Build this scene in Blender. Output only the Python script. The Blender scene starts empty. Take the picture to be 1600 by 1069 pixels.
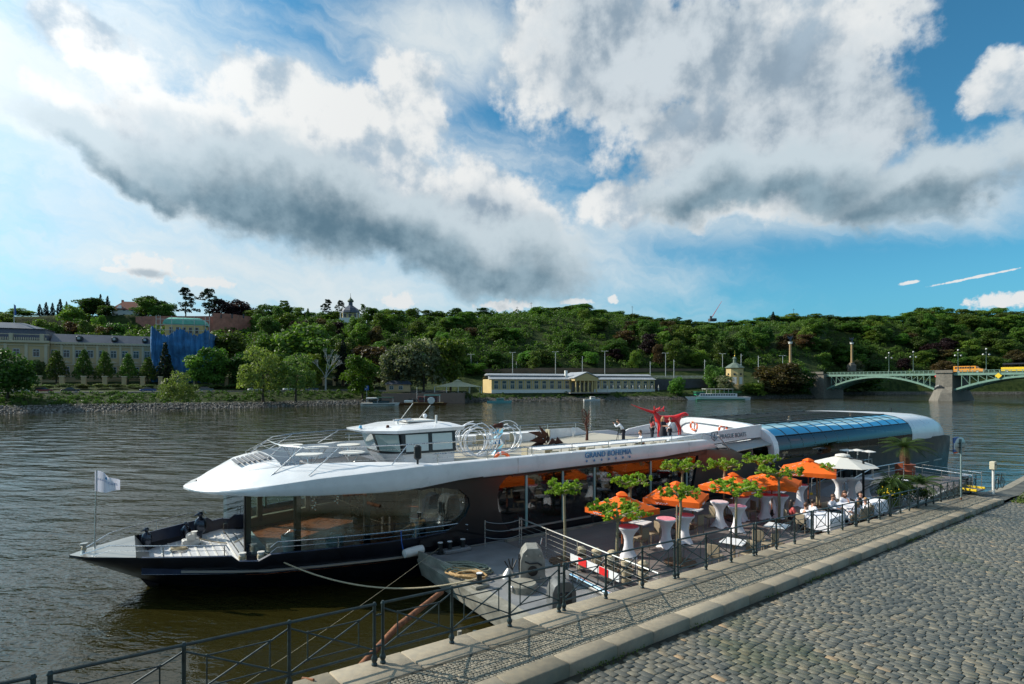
import bpy, bmesh, math, random
import numpy as np
from mathutils import Vector, Matrix, Quaternion
random.seed(7); R = math.radians
SC = bpy.context.scene; COL = SC.collection
# ------------------------------------------------------------------ camera
CZ = 7.3; FP = 890.0                       # camera height above the water, focal length in photo pixels
cd = bpy.data.cameras.new("camera"); cam = bpy.data.objects.new("camera", cd); COL.objects.link(cam)
cam.location = (0, 0, CZ); cam.rotation_euler = (R(90), 0, 0)
cd.sensor_width = 36; cd.lens = FP / 1600 * 36; cd.shift_y = 65.5 / 1600
cd.clip_start = 0.3; cd.clip_end = 6000
SC.camera = cam
SC.view_settings.view_transform = 'Standard'; SC.view_settings.look = 'None'
SC.view_settings.exposure = 0.36; SC.view_settings.gamma = 1
SC.cycles.max_bounces = 7; SC.cycles.transparent_max_bounces = 16; SC.cycles.caustics_reflective = False; SC.cycles.caustics_refractive = False
# ------------------------------------------------------------------ sun
SUND = Vector((-1.44, 0.41, 1.0)).normalized()
sl = bpy.data.lights.new("sun", 'SUN'); sl.energy = 4.6; sl.angle = R(0.6); sl.color = (1.0, 0.90, 0.76)
so = bpy.data.objects.new("sun", sl); COL.objects.link(so); so.rotation_euler = SUND.to_track_quat('Z', 'Y').to_euler()
# ------------------------------------------------------------------ node helper
class NT:
    """tiny expression builder for node trees"""
    def __init__(s, t): s.t = t
    def n(s, typ, **kw):
        o = s.t.nodes.new(typ)
        for k, v in kw.items(): setattr(o, k, v)
        return o
    def put(s, sock, v):
        if isinstance(v, bpy.types.NodeSocket): s.t.links.new(v, sock)
        elif v is not None: sock.default_value = v
    def m(s, op, a, b=None, c=None, clamp=False):
        o = s.n('ShaderNodeMath', operation=op); o.use_clamp = clamp
        for i, v in enumerate((a, b, c)): s.put(o.inputs[i], v) if v is not None else None
        return o.outputs[0]
    def add(s, a, b): return s.m('ADD', a, b)
    def sub(s, a, b): return s.m('SUBTRACT', a, b)
    def mul(s, a, b): return s.m('MULTIPLY', a, b)
    def mx(s, a, b): return s.m('MAXIMUM', a, b)
    def ss(s, x, a, b):
        o = s.n('ShaderNodeMapRange', interpolation_type='SMOOTHSTEP'); s.put(o.inputs[0], x); o.inputs[1].default_value = a; o.inputs[2].default_value = b
        return o.outputs[0]
    def lin(s, x, a, b, c=0., d=1.):
        o = s.n('ShaderNodeMapRange'); s.put(o.inputs[0], x)
        for i, v in enumerate((a, b, c, d)): o.inputs[i + 1].default_value = v
        return o.outputs[0]
    def xyz(s, a, b, c):
        o = s.n('ShaderNodeCombineXYZ')
        for i, v in enumerate((a, b, c)): s.put(o.inputs[i], v)
        return o.outputs[0]
    def sep(s, v):
        o = s.n('ShaderNodeSeparateXYZ'); s.put(o.inputs[0], v); return o.outputs
    def noise(s, vec, scale=5., detail=4., rough=.5, dist=0., lac=2., out=0, dims='3D'):
        o = s.n('ShaderNodeTexNoise', noise_dimensions=dims); s.put(o.inputs['Vector'], vec)
        o.inputs['Scale'].default_value = scale; o.inputs['Detail'].default_value = detail; o.inputs['Roughness'].default_value = rough
        o.inputs['Distortion'].default_value = dist; o.inputs['Lacunarity'].default_value = lac
        return o.outputs[out]
    def mixc(s, f, a, b, bt='MIX'):
        o = s.n('ShaderNodeMix', data_type='RGBA', blend_type=bt); s.put(o.inputs[0], f)
        s.put(o.inputs[6], a if not isinstance(a, tuple) else (*a, 1)[:4]); s.put(o.inputs[7], b if not isinstance(b, tuple) else (*b, 1)[:4])
        return o.outputs[2]
    def ramp(s, f, stops):
        o = s.n('ShaderNodeValToRGB'); s.put(o.inputs[0], f); e = o.color_ramp.elements
        while len(e) < len(stops): e.new(.5)
        for i, (p, c) in enumerate(stops): e[i].position = p; e[i].color = (*c, 1)
        return o.outputs[0]
    def vmul(s, v, k):
        o = s.n('ShaderNodeVectorMath', operation='MULTIPLY'); s.put(o.inputs[0], v); s.put(o.inputs[1], k); return o.outputs[0]
    def vadd(s, v, k):
        o = s.n('ShaderNodeVectorMath', operation='ADD'); s.put(o.inputs[0], v); s.put(o.inputs[1], k); return o.outputs[0]
    def bump(s, h, strength=.3, dist=.02, normal=None):
        o = s.n('ShaderNodeBump'); o.inputs['Strength'].default_value = strength; o.inputs['Distance'].default_value = dist; s.put(o.inputs['Height'], h)
        if normal is not None: s.put(o.inputs['Normal'], normal)
        return o.outputs[0]
# ------------------------------------------------------------------ sky (world)
def px_dir(px, py):                                  # photo pixel -> azimuth / elevation in degrees
    dx = (px - 800) / FP; dz = (600 - py) / FP
    return math.degrees(math.atan(dx)), math.degrees(math.atan(dz / math.hypot(1, dx)))
SKY_K = .10
def build_world():
    w = bpy.data.worlds.new("World"); SC.world = w; w.use_nodes = True
    t = w.node_tree; t.nodes.clear(); N = NT(t)
    sky = N.n('ShaderNodeTexSky', sky_type='NISHITA', sun_disc=False)
    sky.sun_elevation = math.asin(SUND.z); sky.sun_rotation = math.atan2(SUND.x, SUND.y)
    sky.altitude = 200; sky.air_density = 1.0; sky.dust_density = 0.6; sky.ozone_density = 2.2
    geo = N.n('ShaderNodeTexCoord'); D = geo.outputs['Generated']
    x, y, z = N.sep(D)
    az = N.mul(N.m('ARCTAN2', x, y), 180 / math.pi); el = N.mul(N.m('ARCSINE', z), 180 / math.pi)
    # warped coordinates give ragged, billowing outlines
    P = N.xyz(az, el, 0.0)
    w1 = N.noise(P, .06, 5, .5, out=1); w2 = N.noise(P, .25, 6, .6, out=1)
    wx, wy, _ = N.sep(w1); vx, vy, _ = N.sep(w2)
    A = N.add(N.add(az, N.mul(N.sub(wx, .5), 9)), N.mul(N.sub(vx, .5), 4.5))
    E = N.add(N.add(el, N.mul(N.sub(wy, .5), 8)), N.mul(N.sub(vy, .5), 4))
    def blob(px, py, rx, ry, rot=0, a=A, e=E):
        ca, ce = px_dir(px, py); k = math.degrees(1 / FP) * math.cos(R(ca))
        c, s_ = math.cos(R(rot)), math.sin(R(rot))
        dx = N.sub(a, ca); dy = N.sub(e, ce)
        u = N.mul(N.add(N.mul(dx, c), N.mul(dy, s_)), 1 / (rx * k)); v = N.mul(N.sub(N.mul(dy, c), N.mul(dx, s_)), 1 / (ry * k))
        return N.sub(1.0, N.m('SQRT', N.add(N.mul(u, u), N.mul(v, v))))
    def union(L):
        r = L[0]
        for q in L[1:]:
            o = N.n('ShaderNodeMath', operation='SMOOTH_MAX'); N.put(o.inputs[0], r); N.put(o.inputs[1], q); o.inputs[2].default_value = .25; r = o.outputs[0]
        return r
    # thin veils and wisps
    sx = N.add(A, N.mul(E, .9)); sy = N.sub(N.mul(E, 1.0), N.mul(A, .12))
    u1 = N.noise(N.xyz(N.mul(N.add(A, N.mul(E, -1.6)), .30), N.mul(N.add(E, N.mul(A, .30)), 1.25), 3.), .085, 9, .60, .12)
    u2 = N.noise(N.xyz(A, N.mul(E, 1.8), 9.), .045, 6, .55)
    veil_m = union([blob(330, 455, 560, 95, 0, az, el), blob(60, 430, 900, 230, 0, az, el), blob(160, 420, 760, 230, 0, az, el), blob(430, 170, 400, 95, -20, az, el), blob(100, 120, 300, 150, 0, az, el), blob(620, 330, 480, 110, -10, az, el), blob(1180, 330, 430, 62, -4, az, el), blob(700, 60, 160, 60, 0, az, el), blob(-500, 100, 500, 500, 0, az, el)])
    vm = N.add(N.lin(veil_m, -.7, .6), N.mul(N.ss(el, 33., 48.), .75))
    veil = N.mul(N.ss(N.add(N.add(N.mul(u1, 2.1), N.mul(u2, .8)), N.mul(vm, .95)), 1.68, 2.62), .90)
    # cumulus bodies
    lit = union([blob(240, 235, 170, 34, -14), blob(420, 245, 250, 50, -8), blob(560, 275, 250, 70, -14), blob(760, 350, 150, 90, -18), blob(520, 190, 200, 60, -5), blob(630, 150, 70, 62, -60), blob(150, 85, 85, 45, -10), blob(1000, 80, 200, 105, -10), blob(880, 60, 100, 120, 0), blob(1230, 90, 190, 150, 0), blob(1110, 215, 180, 75, 0), blob(1300, 190, 125, 100, 0), blob(1330, 60, 95, 100, 0), blob(970, 325, 62, 34, 0), blob(1600, 145, 50, 52, 0),
                 blob(1140, 300, 150, 58, 0), blob(1330, 300, 240, 46, 3)])
    small = union([blob(230, 418, 46, 20, 0, az, el), blob(175, 421, 16, 5, 0, az, el), blob(322, 440, 40, 9, 0, az, el), blob(1575, 470, 52, 13, 0, az, el), blob(622, 470, 28, 13, 0, az, el), blob(958, 468, 9, 7, -40, az, el), blob(900, 472, 26, 5, 0, az, el), blob(1420, 442, 12, 3, 4, az, el), blob(790, 478, 40, 9, 0, az, el), blob(1535, 431, 60, 2, 8, az, el)])
    DK = [(160, 246, 140, 38, -16), (235, 275, 70, 34, -35), (350, 290, 120, 62, -14), (480, 315, 200, 66, -14), (650, 370, 220, 56, -14), (800, 410, 140, 62, 0), (1110, 300, 100, 52, 5), (1220, 275, 140, 46, 8), (1400, 292, 205, 52, 3)]
    dark = union([blob(*q) for q in DK]); E2 = N.add(E, 2.6); dark2 = union([blob(*q, e=E2) for q in DK])
    sdark = union([blob(232, 427, 24, 6, 0, az, el)])
    soft_dark = union([blob(1045, 90, 130, 95, 20), blob(1330, 200, 150, 150, -60), blob(930, 60, 90, 90, 0), blob(300, 250, 120, 30, -10), blob(1130, 60, 60, 90, 20), blob(1200, 230, 200, 80, 0), blob(1180, 120, 60, 60, 0), blob(420, 270, 200, 30, -10), blob(760, 360, 120, 40, -10)])
    fine = N.noise(P, .26, 9, .58); fine2 = N.noise(P, 1.1, 6, .6)
    edge = N.add(N.mul(N.sub(fine, .5), 1.25), N.mul(N.sub(fine2, .5), .30))
    a_lit = N.ss(N.add(lit, edge), -.10, .30)
    a_small = N.ss(N.add(small, N.mul(N.sub(fine2, .5), 2.6)), -.15, .35); c_small = N.ss(N.add(sdark, N.mul(N.sub(fine2, .5), 1.2)), -.6, .6)
    a_dark = N.ss(N.add(dark, N.mul(edge, .62)), -.18, .40)
    P2 = N.xyz(N.add(az, 1.3), N.sub(el, 2.2), 0.0)
    rel = N.lin(N.sub(fine, N.noise(P2, .26, 9, .58)), -.24, .20)
    P3 = N.xyz(N.add(az, 3.), N.sub(el, 6.), 0.0)
    rel2 = N.lin(N.sub(N.noise(P, .075, 4, .5), N.noise(P3, .075, 4, .5)), -.20, .16)
    shade = N.add(N.mul(rel, .55), N.mul(rel2, .45))
    sd = N.ss(N.add(soft_dark, N.mul(edge, .9)), -.5, .6)
    litc = N.mixc(N.ss(shade, .22, .70), (.42, .53, .63), (.86, .88, .88))
    litc = N.mixc(N.mul(sd, .88), litc, N.mixc(N.ss(shade, .25, .85), (.26, .35, .44), (.60, .68, .74)))
    core = N.ss(N.add(dark2, N.mul(edge, .55)), -.35, .60)
    drk = N.mixc(N.ss(shade, .2, .95), (.115, .205, .275), (.30, .42, .50))
    darkc = N.mixc(core, (.58, .68, .74), drk)
    s1 = N.vmul(sky.outputs[0], (.48, 1.22, 1.34))
    hs = N.vmul(s1, (SKY_K, SKY_K, SKY_K))
    low = N.ss(el, 11., 0.)
    hs = N.mixc(N.mul(low, .78), hs, (.13, .40, .64))
    c = N.mixc(veil, hs, N.mixc(N.ss(u1, .3, .7), (.60, .72, .79), (.80, .85, .86)))
    c = N.mixc(a_lit, c, litc)
    c = N.mixc(a_small, c, N.mixc(c_small, (.80, .83, .84), (.44, .52, .58)))
    c = N.mixc(a_dark, c, darkc)
    back = N.ss(y, -.05, .25)                        # the half of the sky behind the camera: broken cloud
    bc = N.mixc(N.ss(N.noise(D, 2.2, 6, .55), .48, .62), hs, (.62, .66, .70))
    c = N.mixc(back, bc, c)
    dp = N.n('ShaderNodeVectorMath', operation='DOT_PRODUCT'); N.put(dp.inputs[0], D); dp.inputs[1].default_value = tuple(SUND)
    g_ = N.add(1.0, N.add(N.mul(N.ss(dp.outputs['Value'], .60, 1.0), .40), N.mul(N.ss(dp.outputs['Value'], .86, 1.0), 1.6)))       # thin cloud glows towards the sun
    c = N.vmul(c, N.xyz(g_, g_, g_))
    bg = N.n('ShaderNodeBackground'); N.put(bg.inputs[0], c); bg.inputs[1].default_value = 0.76
    out = N.n('ShaderNodeOutputWorld'); t.links.new(bg.outputs[0], out.inputs[0])
    w.cycles.sampling_method = 'MANUAL'; w.cycles.sample_map_resolution = 512
build_world()
# ------------------------------------------------------------------ frames of reference
FU = Vector((0.82610, 0.56353, 0)); FV = Vector((-0.56353, 0.82610, 0)); FANG = math.atan2(FU.y, FU.x)
def BF(s, t, z=0.): return FU * s + FV * (t + 24.45) + Vector((0, 0, z))          # along / across the ship
QA = 0.7597; QB = 0.6502; QS = -0.0566; QANG = math.atan2(QB, QA)
def qz(a):                                            # the quay slopes down to a landing
    if a < 37: return 2.59 + QS * a
    if a < 41: return 2.59 + QS * 37 + QS * (a - 37) * (1 - (a - 37) / 8)
    return 2.59 + QS * 37 + QS * 2
def QF(a, b, h=0.): return Vector((QA * a + QB * b, 11.1 + QB * a - QA * b, qz(a) + h))
# ------------------------------------------------------------------ mesh helper
class MB:
    def __init__(s): s.v = []; s.f = []
    def add(s, vs, fs):
        o = len(s.v); s.v += [tuple(p) for p in vs]; s.f += [tuple(i + o for i in f) for f in fs]; return s
    def box(s, c, d, rz=0., rot=None):
        c = Vector(c); h = Vector(d) / 2; M = rot if rot is not None else Matrix.Rotation(rz, 3, 'Z')
        vs = [c + M @ Vector((sx * h.x, sy * h.y, sz * h.z)) for sz in (-1, 1) for sx, sy in ((-1, -1), (1, -1), (1, 1), (-1, 1))]
        return s.add(vs, [(3, 2, 1, 0), (4, 5, 6, 7), (0, 1, 5, 4), (1, 2, 6, 5), (2, 3, 7, 6), (3, 0, 4, 7)])
    def bbox(s, c, d, b=.02, rz=0.):                  # box with chamfered top and side edges
        c = Vector(c); M = Matrix.Rotation(rz, 3, 'Z'); hx, hy, hz = d[0] / 2, d[1] / 2, d[2] / 2
        L = []
        for z, i in ((-hz, b), (-hz + b, 0), (hz - b, 0), (hz, b)):
            L.append([c + M @ Vector(p) for p in ((-hx + i + b, -hy + i, z), (hx - i - b, -hy + i, z), (hx - i, -hy + i + b, z), (hx - i, hy - i - b, z), (hx - i - b, hy - i, z), (-hx + i + b, hy - i, z), (-hx + i, hy - i - b, z), (-hx + i, -hy + i + b, z))])
        return s.loft(L, True, True)
    def loft(s, rings, cap=True, closed=True):
        n = len(rings[0]); vs = [p for r in rings for p in r]; fs = []
        for i in range(len(rings) - 1):
            for j in range(n if closed else n - 1):
                k = (j + 1) % n; fs.append((i * n + j, i * n + k, (i + 1) * n + k, (i + 1) * n + j))
        if cap: fs.append(tuple(range(n - 1, -1, -1))); fs.append(tuple((len(rings) - 1) * n + j for j in range(n)))
        return s.add(vs, fs)
    def lathe(s, prof, c=(0, 0, 0), n=16, axis=None, sx=1., sy=1.):
        c = Vector(c); q = Vector((0, 0, 1)).rotation_difference(Vector(axis)) if axis is not None else None; rs = []
        for r, z in prof:
            ring = []
            for k in range(n):
                p = Vector((math.cos(k * 2 * math.pi / n) * r * sx, math.sin(k * 2 * math.pi / n) * r * sy, z))
                if q: p = q @ p
                ring.append(c + p)
            rs.append(ring)
        return s.loft(rs)
    def tube(s, pts, r, n=8, cap=True):
        pts = [Vector(p) for p in pts]; rs = []; rad = r if isinstance(r, (list, tuple)) else [r] * len(pts)
        t0 = (pts[1] - pts[0]).normalized(); up = Vector((0, 0, 1)) if abs(t0.z) < .9 else Vector((1, 0, 0)); nx = t0.cross(up).normalized()
        for i, p in enumerate(pts):
            t = ((pts[min(i + 1, len(pts) - 1)] - pts[max(i - 1, 0)])); t = t.normalized() if t.length > 1e-9 else t0
            nx = (nx - t * nx.dot(t)); nx = nx.normalized() if nx.length > 1e-6 else t.orthogonal().normalized(); ny = t.cross(nx)
            rs.append([p + (nx * math.cos(k * 2 * math.pi / n) + ny * math.sin(k * 2 * math.pi / n)) * rad[i] for k in range(n)])
        return s.loft(rs, cap)
    def cyl(s, p, q, r, r2=None, n=10): return s.tube([p, q], [r, r if r2 is None else r2], n)
    def sphere(s, c, r, n=10, m=6, sc=(1, 1, 1)):
        c = Vector(c); rs = []
        for i in range(m + 1):
            a = math.pi * i / m; rr = max(math.sin(a), .02)
            rs.append([c + Vector((rr * math.cos(k * 2 * math.pi / n) * r * sc[0], rr * math.sin(k * 2 * math.pi / n) * r * sc[1], -math.cos(a) * r * sc[2])) for k in range(n)])
        return s.loft(rs)
    def prism(s, poly, z0, z1):                       # poly in xy, ccw
        return s.loft([[(p[0], p[1], z0) for p in poly], [(p[0], p[1], z1) for p in poly]])
    def extr(s, poly, vec):                           # 3-D polygon pushed along vec
        vec = Vector(vec); return s.loft([[Vector(p) for p in poly], [Vector(p) + vec for p in poly]])
    def quad(s, *p): return s.add(p, [tuple(range(len(p)))])
    def build(s, name, mat, parent=None, smooth=False, bevel=0.):
        me = bpy.data.meshes.new(name); me.from_pydata([tuple(p) for p in s.v], [], s.f); me.update()
        bm = bmesh.new(); bm.from_mesh(me); bmesh.ops.recalc_face_normals(bm, faces=bm.faces); bm.to_mesh(me); bm.free()
        for m in (mat if isinstance(mat, (list, tuple)) else [mat]): me.materials.append(m)
        if smooth:
            me.polygons.foreach_set('use_smooth', [True] * len(me.polygons))
            if smooth != 'all': me.set_sharp_from_angle(angle=R(38))
        o = bpy.data.objects.new(name, me); COL.objects.link(o)
        if parent is not None: o.parent = parent
        if bevel:
            b = o.modifiers.new('bevel', 'BEVEL'); b.width = bevel; b.segments = 2; b.limit_method = 'ANGLE'
        return o
def np_mesh(name, V, Fq, mat, parent=None, attrs=None, smooth=False):
    """fast mesh from an (n,3) array and an (m,k) index array, attrs = {name: per-face float}"""
    me = bpy.data.meshes.new(name); V = np.asarray(V, np.float32); Fq = np.asarray(Fq, np.int32); m, k = Fq.shape
    me.vertices.add(len(V)); me.vertices.foreach_set('co', V.ravel()); me.loops.add(m * k); me.loops.foreach_set('vertex_index', Fq.ravel())
    me.polygons.add(m); me.polygons.foreach_set('loop_start', np.arange(0, m * k, k, dtype=np.int32)); me.polygons.foreach_set('loop_total', np.full(m, k, np.int32))
    me.update(calc_edges=True)
    for nm, arr in (attrs or {}).items():
        at = me.attributes.new(nm, 'FLOAT', 'FACE'); at.data.foreach_set('value', np.asarray(arr, np.float32))
    if smooth: me.polygons.foreach_set('use_smooth', [True] * m)
    for q in (mat if isinstance(mat, (list, tuple)) else [mat]): me.materials.append(q)
    o = bpy.data.objects.new(name, me); COL.objects.link(o)
    if parent is not None: o.parent = parent
    return o
def tag(o, label, cat, group=None):
    o['label'] = label; o['category'] = cat
    if group: o['group'] = group
    return o
def struct(o): o['kind'] = 'structure'; return o
def thing(name, loc, label, cat, rz=0., group=None, scale=None):
    o = bpy.data.objects.new(name, None); COL.objects.link(o); o.location = loc; o.rotation_euler = (0, 0, rz); o.empty_display_size = .3
    if scale: o.scale = (scale,) * 3
    return tag(o, label, cat, group)
def dup(o, loc=None, rz=None, label=None, scale=None, cat=None):
    kids = [c for c in bpy.data.objects if c.parent == o]
    def cp(q, par):
        c = q.copy(); COL.objects.link(c); c.parent = par
        for k in KIDS.get(q.name, []): cp(k, c)
        return c
    KIDS = {}
    for c in bpy.data.objects:
        if c.parent is not None: KIDS.setdefault(c.parent.name, []).append(c)
    r = o.copy(); COL.objects.link(r)
    for k in kids: cp(k, r)
    if loc is not None: r.location = loc
    if rz is not None: r.rotation_euler = (0, 0, rz)
    if label: r['label'] = label
    if cat: r['category'] = cat
    if scale is not None: r.scale = scale if isinstance(scale, (tuple, list)) else (scale,) * 3
    return r
# ------------------------------------------------------------------ materials
def mat(name, col, rough=.5, metal=0., var=.0, vs=6., bump=0., bs=40., bd=.01, spec=None, coat=0., emit=None):
    m = bpy.data.materials.new(name); m.use_nodes = True; t = m.node_tree; N = NT(t); b = t.nodes['Principled BSDF']
    b.inputs['Roughness'].default_value = rough; b.inputs['Metallic'].default_value = metal
    if spec is not None: b.inputs['Specular IOR Level'].default_value = spec
    if coat: b.inputs['Coat Weight'].default_value = coat
    tc = N.n('ShaderNodeTexCoord').outputs['Object']
    if var:
        f = N.noise(tc, vs, 6, .62); f2 = N.ss(f, .3, .7)
        N.put(b.inputs['Base Color'], N.mixc(f2, tuple(c * (1 - var) for c in col), tuple(min(1, c * (1 + var * .8)) for c in col)))
        N.put(b.inputs['Roughness'], N.lin(f, .3, .7, max(0, rough - .08), min(1, rough + .1)))
    else: b.inputs['Base Color'].default_value = (*col, 1)
    if bump: N.put(b.inputs['Normal'], N.bump(N.noise(tc, bs, 5, .6), bump, bd))
    if emit: b.inputs['Emission Color'].default_value = (*col, 1); b.inputs['Emission Strength'].default_value = emit
    return m
M = {}
M['steel'] = mat('brushed_steel', (.58, .58, .57), .28, 1., .12, 20)
M['chrome'] = mat('polished_steel', (.75, .75, .74), .08, 1.)
M['rail_grey'] = mat('rail_grey', (.42, .42, .40), .35, .7)
M['white'] = mat('white_gelcoat', (.74, .75, .76), .30, 0, .09, .9, .03, 6, .02, coat=.25)
M['offwhite'] = mat('off_white', (.68, .67, .63), .45, 0, .06, 3)
M['navy'] = mat('navy_hull_paint', (.006, .008, .014), .34, 0, .3, 1.5, spec=.35)
M['black'] = mat('black_panel', (.008, .008, .010), .3)
M['darkmetal'] = mat('dark_metal', (.03, .032, .034), .4, .5)
M['iron'] = mat('green_black_iron', (.022, .036, .036), .38, .2, .5, 9, .25, 60, .003)
M['cream'] = mat('cream_leather', (.55, .50, .36), .5, 0, .08, 8)
M['orange'] = mat('orange_canvas', (.92, .13, .012), .75, 0, .08, 5)
M['canvas'] = mat('white_canvas', (.72, .70, .64), .85, 0, .05, 5)
M['cloth'] = mat('white_cloth', (.76, .76, .80), .8, 0, .03, 6)
M['pink'] = mat('pink_cloth', (.72, .24, .30), .8, 0, .15, 10)
M['deck'] = mat('grey_ship_deck', (.13, .14, .16), .65, 0, .15, 3)
M['bowdeck'] = mat('light_bow_deck', (.50, .52, .55), .6, 0, .06, 6)
M['redwood'] = mat('red_wood_floor', (.34, .10, .04), .3, 0, .4, 4)
M['yellow'] = mat('yellow_paint', (.80, .55, .02), .5, 0, .1, 10)
M['red'] = mat('gloss_red', (.62, .012, .010), .25, 0, .06, 3, coat=.4)
M['rust'] = mat('rusted_steel', (.085, .028, .016), .75, .2, .5, 7, .4, 40, .01)
M['lifering'] = mat('orange_lifebuoy', (.85, .14, .03), .5)
M['bronze'] = mat('dark_bronze', (.04, .05, .07), .2, .7)
M['wire'] = mat('dull_steel_wire', (.20, .20, .19), .6, .3)
M['flag'] = None
M['rope'] = mat('pale_rope', (.42, .36, .24), .9, 0, .3, 30)
M['ropeg'] = mat('green_grey_rope', (.22, .23, .17), .9, 0, .35, 30)
M['ropey'] = mat('tan_rope', (.42, .27, .12), .9, 0, .35, 30)
M['terracotta'] = mat('terracotta', (.33, .085, .04), .5, 0, .1, 6)
M['bark'] = mat('plane_bark', (.24, .21, .13), .85, 0, .35, 25, .4, 50, .01)
M['skin'] = mat('skin', (.50, .26, .17), .55)
M['hair_dark'] = mat('dark_hair', (.018, .010, .007), .5)
M['hair_brown'] = mat('brown_hair', (.09, .04, .02), .5)
M['hair_blond'] = mat('blonde_hair', (.36, .20, .07), .5)
M['shirt'] = mat('white_shirt', (.74, .76, .82), .8)
M['navycloth'] = mat('navy_trousers', (.010, .012, .022), .8)
M['redcloth'] = mat('red_blouse', (.42, .06, .06), .8)
M['wicker'] = mat('taupe_wicker', (.26, .21, .14), .7, 0, .2, 30)
M['log'] = mat('rusty_pipe', (.20, .075, .03), .8, 0, .6, 8, .3, 20, .01)
M['white_sign'] = mat('white_sign_board', (.75, .75, .75), .4)
M['red_sign'] = mat('red_sign_paint', (.70, .02, .02), .4)
M['blue_sign'] = mat('blue_sign_paint', (.02, .09, .35), .4)
M['text_grey'] = mat('grey_lettering', (.10, .13, .17), .5)
M['text_blue'] = mat('blue_lettering', (.05, .25, .50), .35)
M['glassblue'] = mat('tinted_roof_glass', (.010, .035, .05), .04, 0, spec=.9, coat=1.)
def glass(name, tint=(.86, .94, .93), refl=(.9, .95, 1.), base=.03, k=1.25):
    m = bpy.data.materials.new(name); m.use_nodes = True; t = m.node_tree; t.nodes.clear(); N = NT(t)
    fr = N.n('ShaderNodeFresnel'); fr.inputs[0].default_value = 1.5
    f = N.m('ADD', N.mul(fr.outputs[0], k), base, clamp=True)
    tr = N.n('ShaderNodeBsdfTransparent'); tr.inputs[0].default_value = (*tint, 1)
    gl = N.n('ShaderNodeBsdfGlossy'); gl.inputs[0].default_value = (*refl, 1); gl.inputs[1].default_value = .015
    mx = N.n('ShaderNodeMixShader'); N.put(mx.inputs[0], f); t.links.new(tr.outputs[0], mx.inputs[1]); t.links.new(gl.outputs[0], mx.inputs[2])
    o = N.n('ShaderNodeOutputMaterial'); t.links.new(mx.outputs[0], o.inputs[0]); return m
M['glass'] = glass('clear_window_glass')
M['smoke'] = glass('smoked_window_glass', (.34, .38, .38), (.85, .92, 1.), .03, .85)
M['roofglass'] = glass('blue_tinted_glass', (.05, .12, .16), (.62, .92, 1.), .42, 2.4)
def leafmat(name, c1, c2, sat=.12):
    m = bpy.data.materials.new(name); m.use_nodes = True; t = m.node_tree; N = NT(t); b = t.nodes['Principled BSDF']
    oi = N.n('ShaderNodeObjectInfo').outputs['Random']; at = N.n('ShaderNodeAttribute'); at.attribute_name = 'rnd'
    c = N.mixc(at.outputs['Fac'], c1, c2)
    hs = N.n('ShaderNodeHueSaturation'); N.put(hs.inputs['Color'], c); N.put(hs.inputs['Hue'], N.lin(oi, 0, 1, .5 - sat * .28, .5 + sat * .2)); N.put(hs.inputs['Value'], N.lin(N.m('FRACT', N.mul(oi, 7.31)), 0, 1, 1 - sat * 2.6, 1 + sat * 2.6))
    N.put(b.inputs['Base Color'], hs.outputs[0]); b.inputs['Roughness'].default_value = .55; b.inputs['Specular IOR Level'].default_value = .25
    tl = N.n('ShaderNodeBsdfTranslucent'); N.put(tl.inputs[0], N.vmul(hs.outputs[0], (1.3, 1.5, .8)))
    mx = N.n('ShaderNodeMixShader'); mx.inputs[0].default_value = .35; t.links.new(b.outputs[0], mx.inputs[1]); t.links.new(tl.outputs[0], mx.inputs[2])
    t.links.new(mx.outputs[0], t.nodes['Material Output'].inputs[0]); return m

def thin_cloth(name, col, k=.5):
    m = mat(name, col, .8); t = m.node_tree; N = NT(t); b = t.nodes['Principled BSDF']; tl = N.n('ShaderNodeBsdfTranslucent'); tl.inputs[0].default_value = (*col, 1); mx = N.n('ShaderNodeMixShader'); mx.inputs[0].default_value = k
    t.links.new(b.outputs[0], mx.inputs[1]); t.links.new(tl.outputs[0], mx.inputs[2]); t.links.new(mx.outputs[0], t.nodes['Material Output'].inputs[0]); return m
M['flag'] = thin_cloth('white_flag_cloth', (.85, .85, .90)); M['orange'] = thin_cloth('orange_canvas_thin', (.96, .18, .012), .3); M['canvas'] = thin_cloth('white_canvas_thin', (.76, .74, .68), .25)
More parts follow.
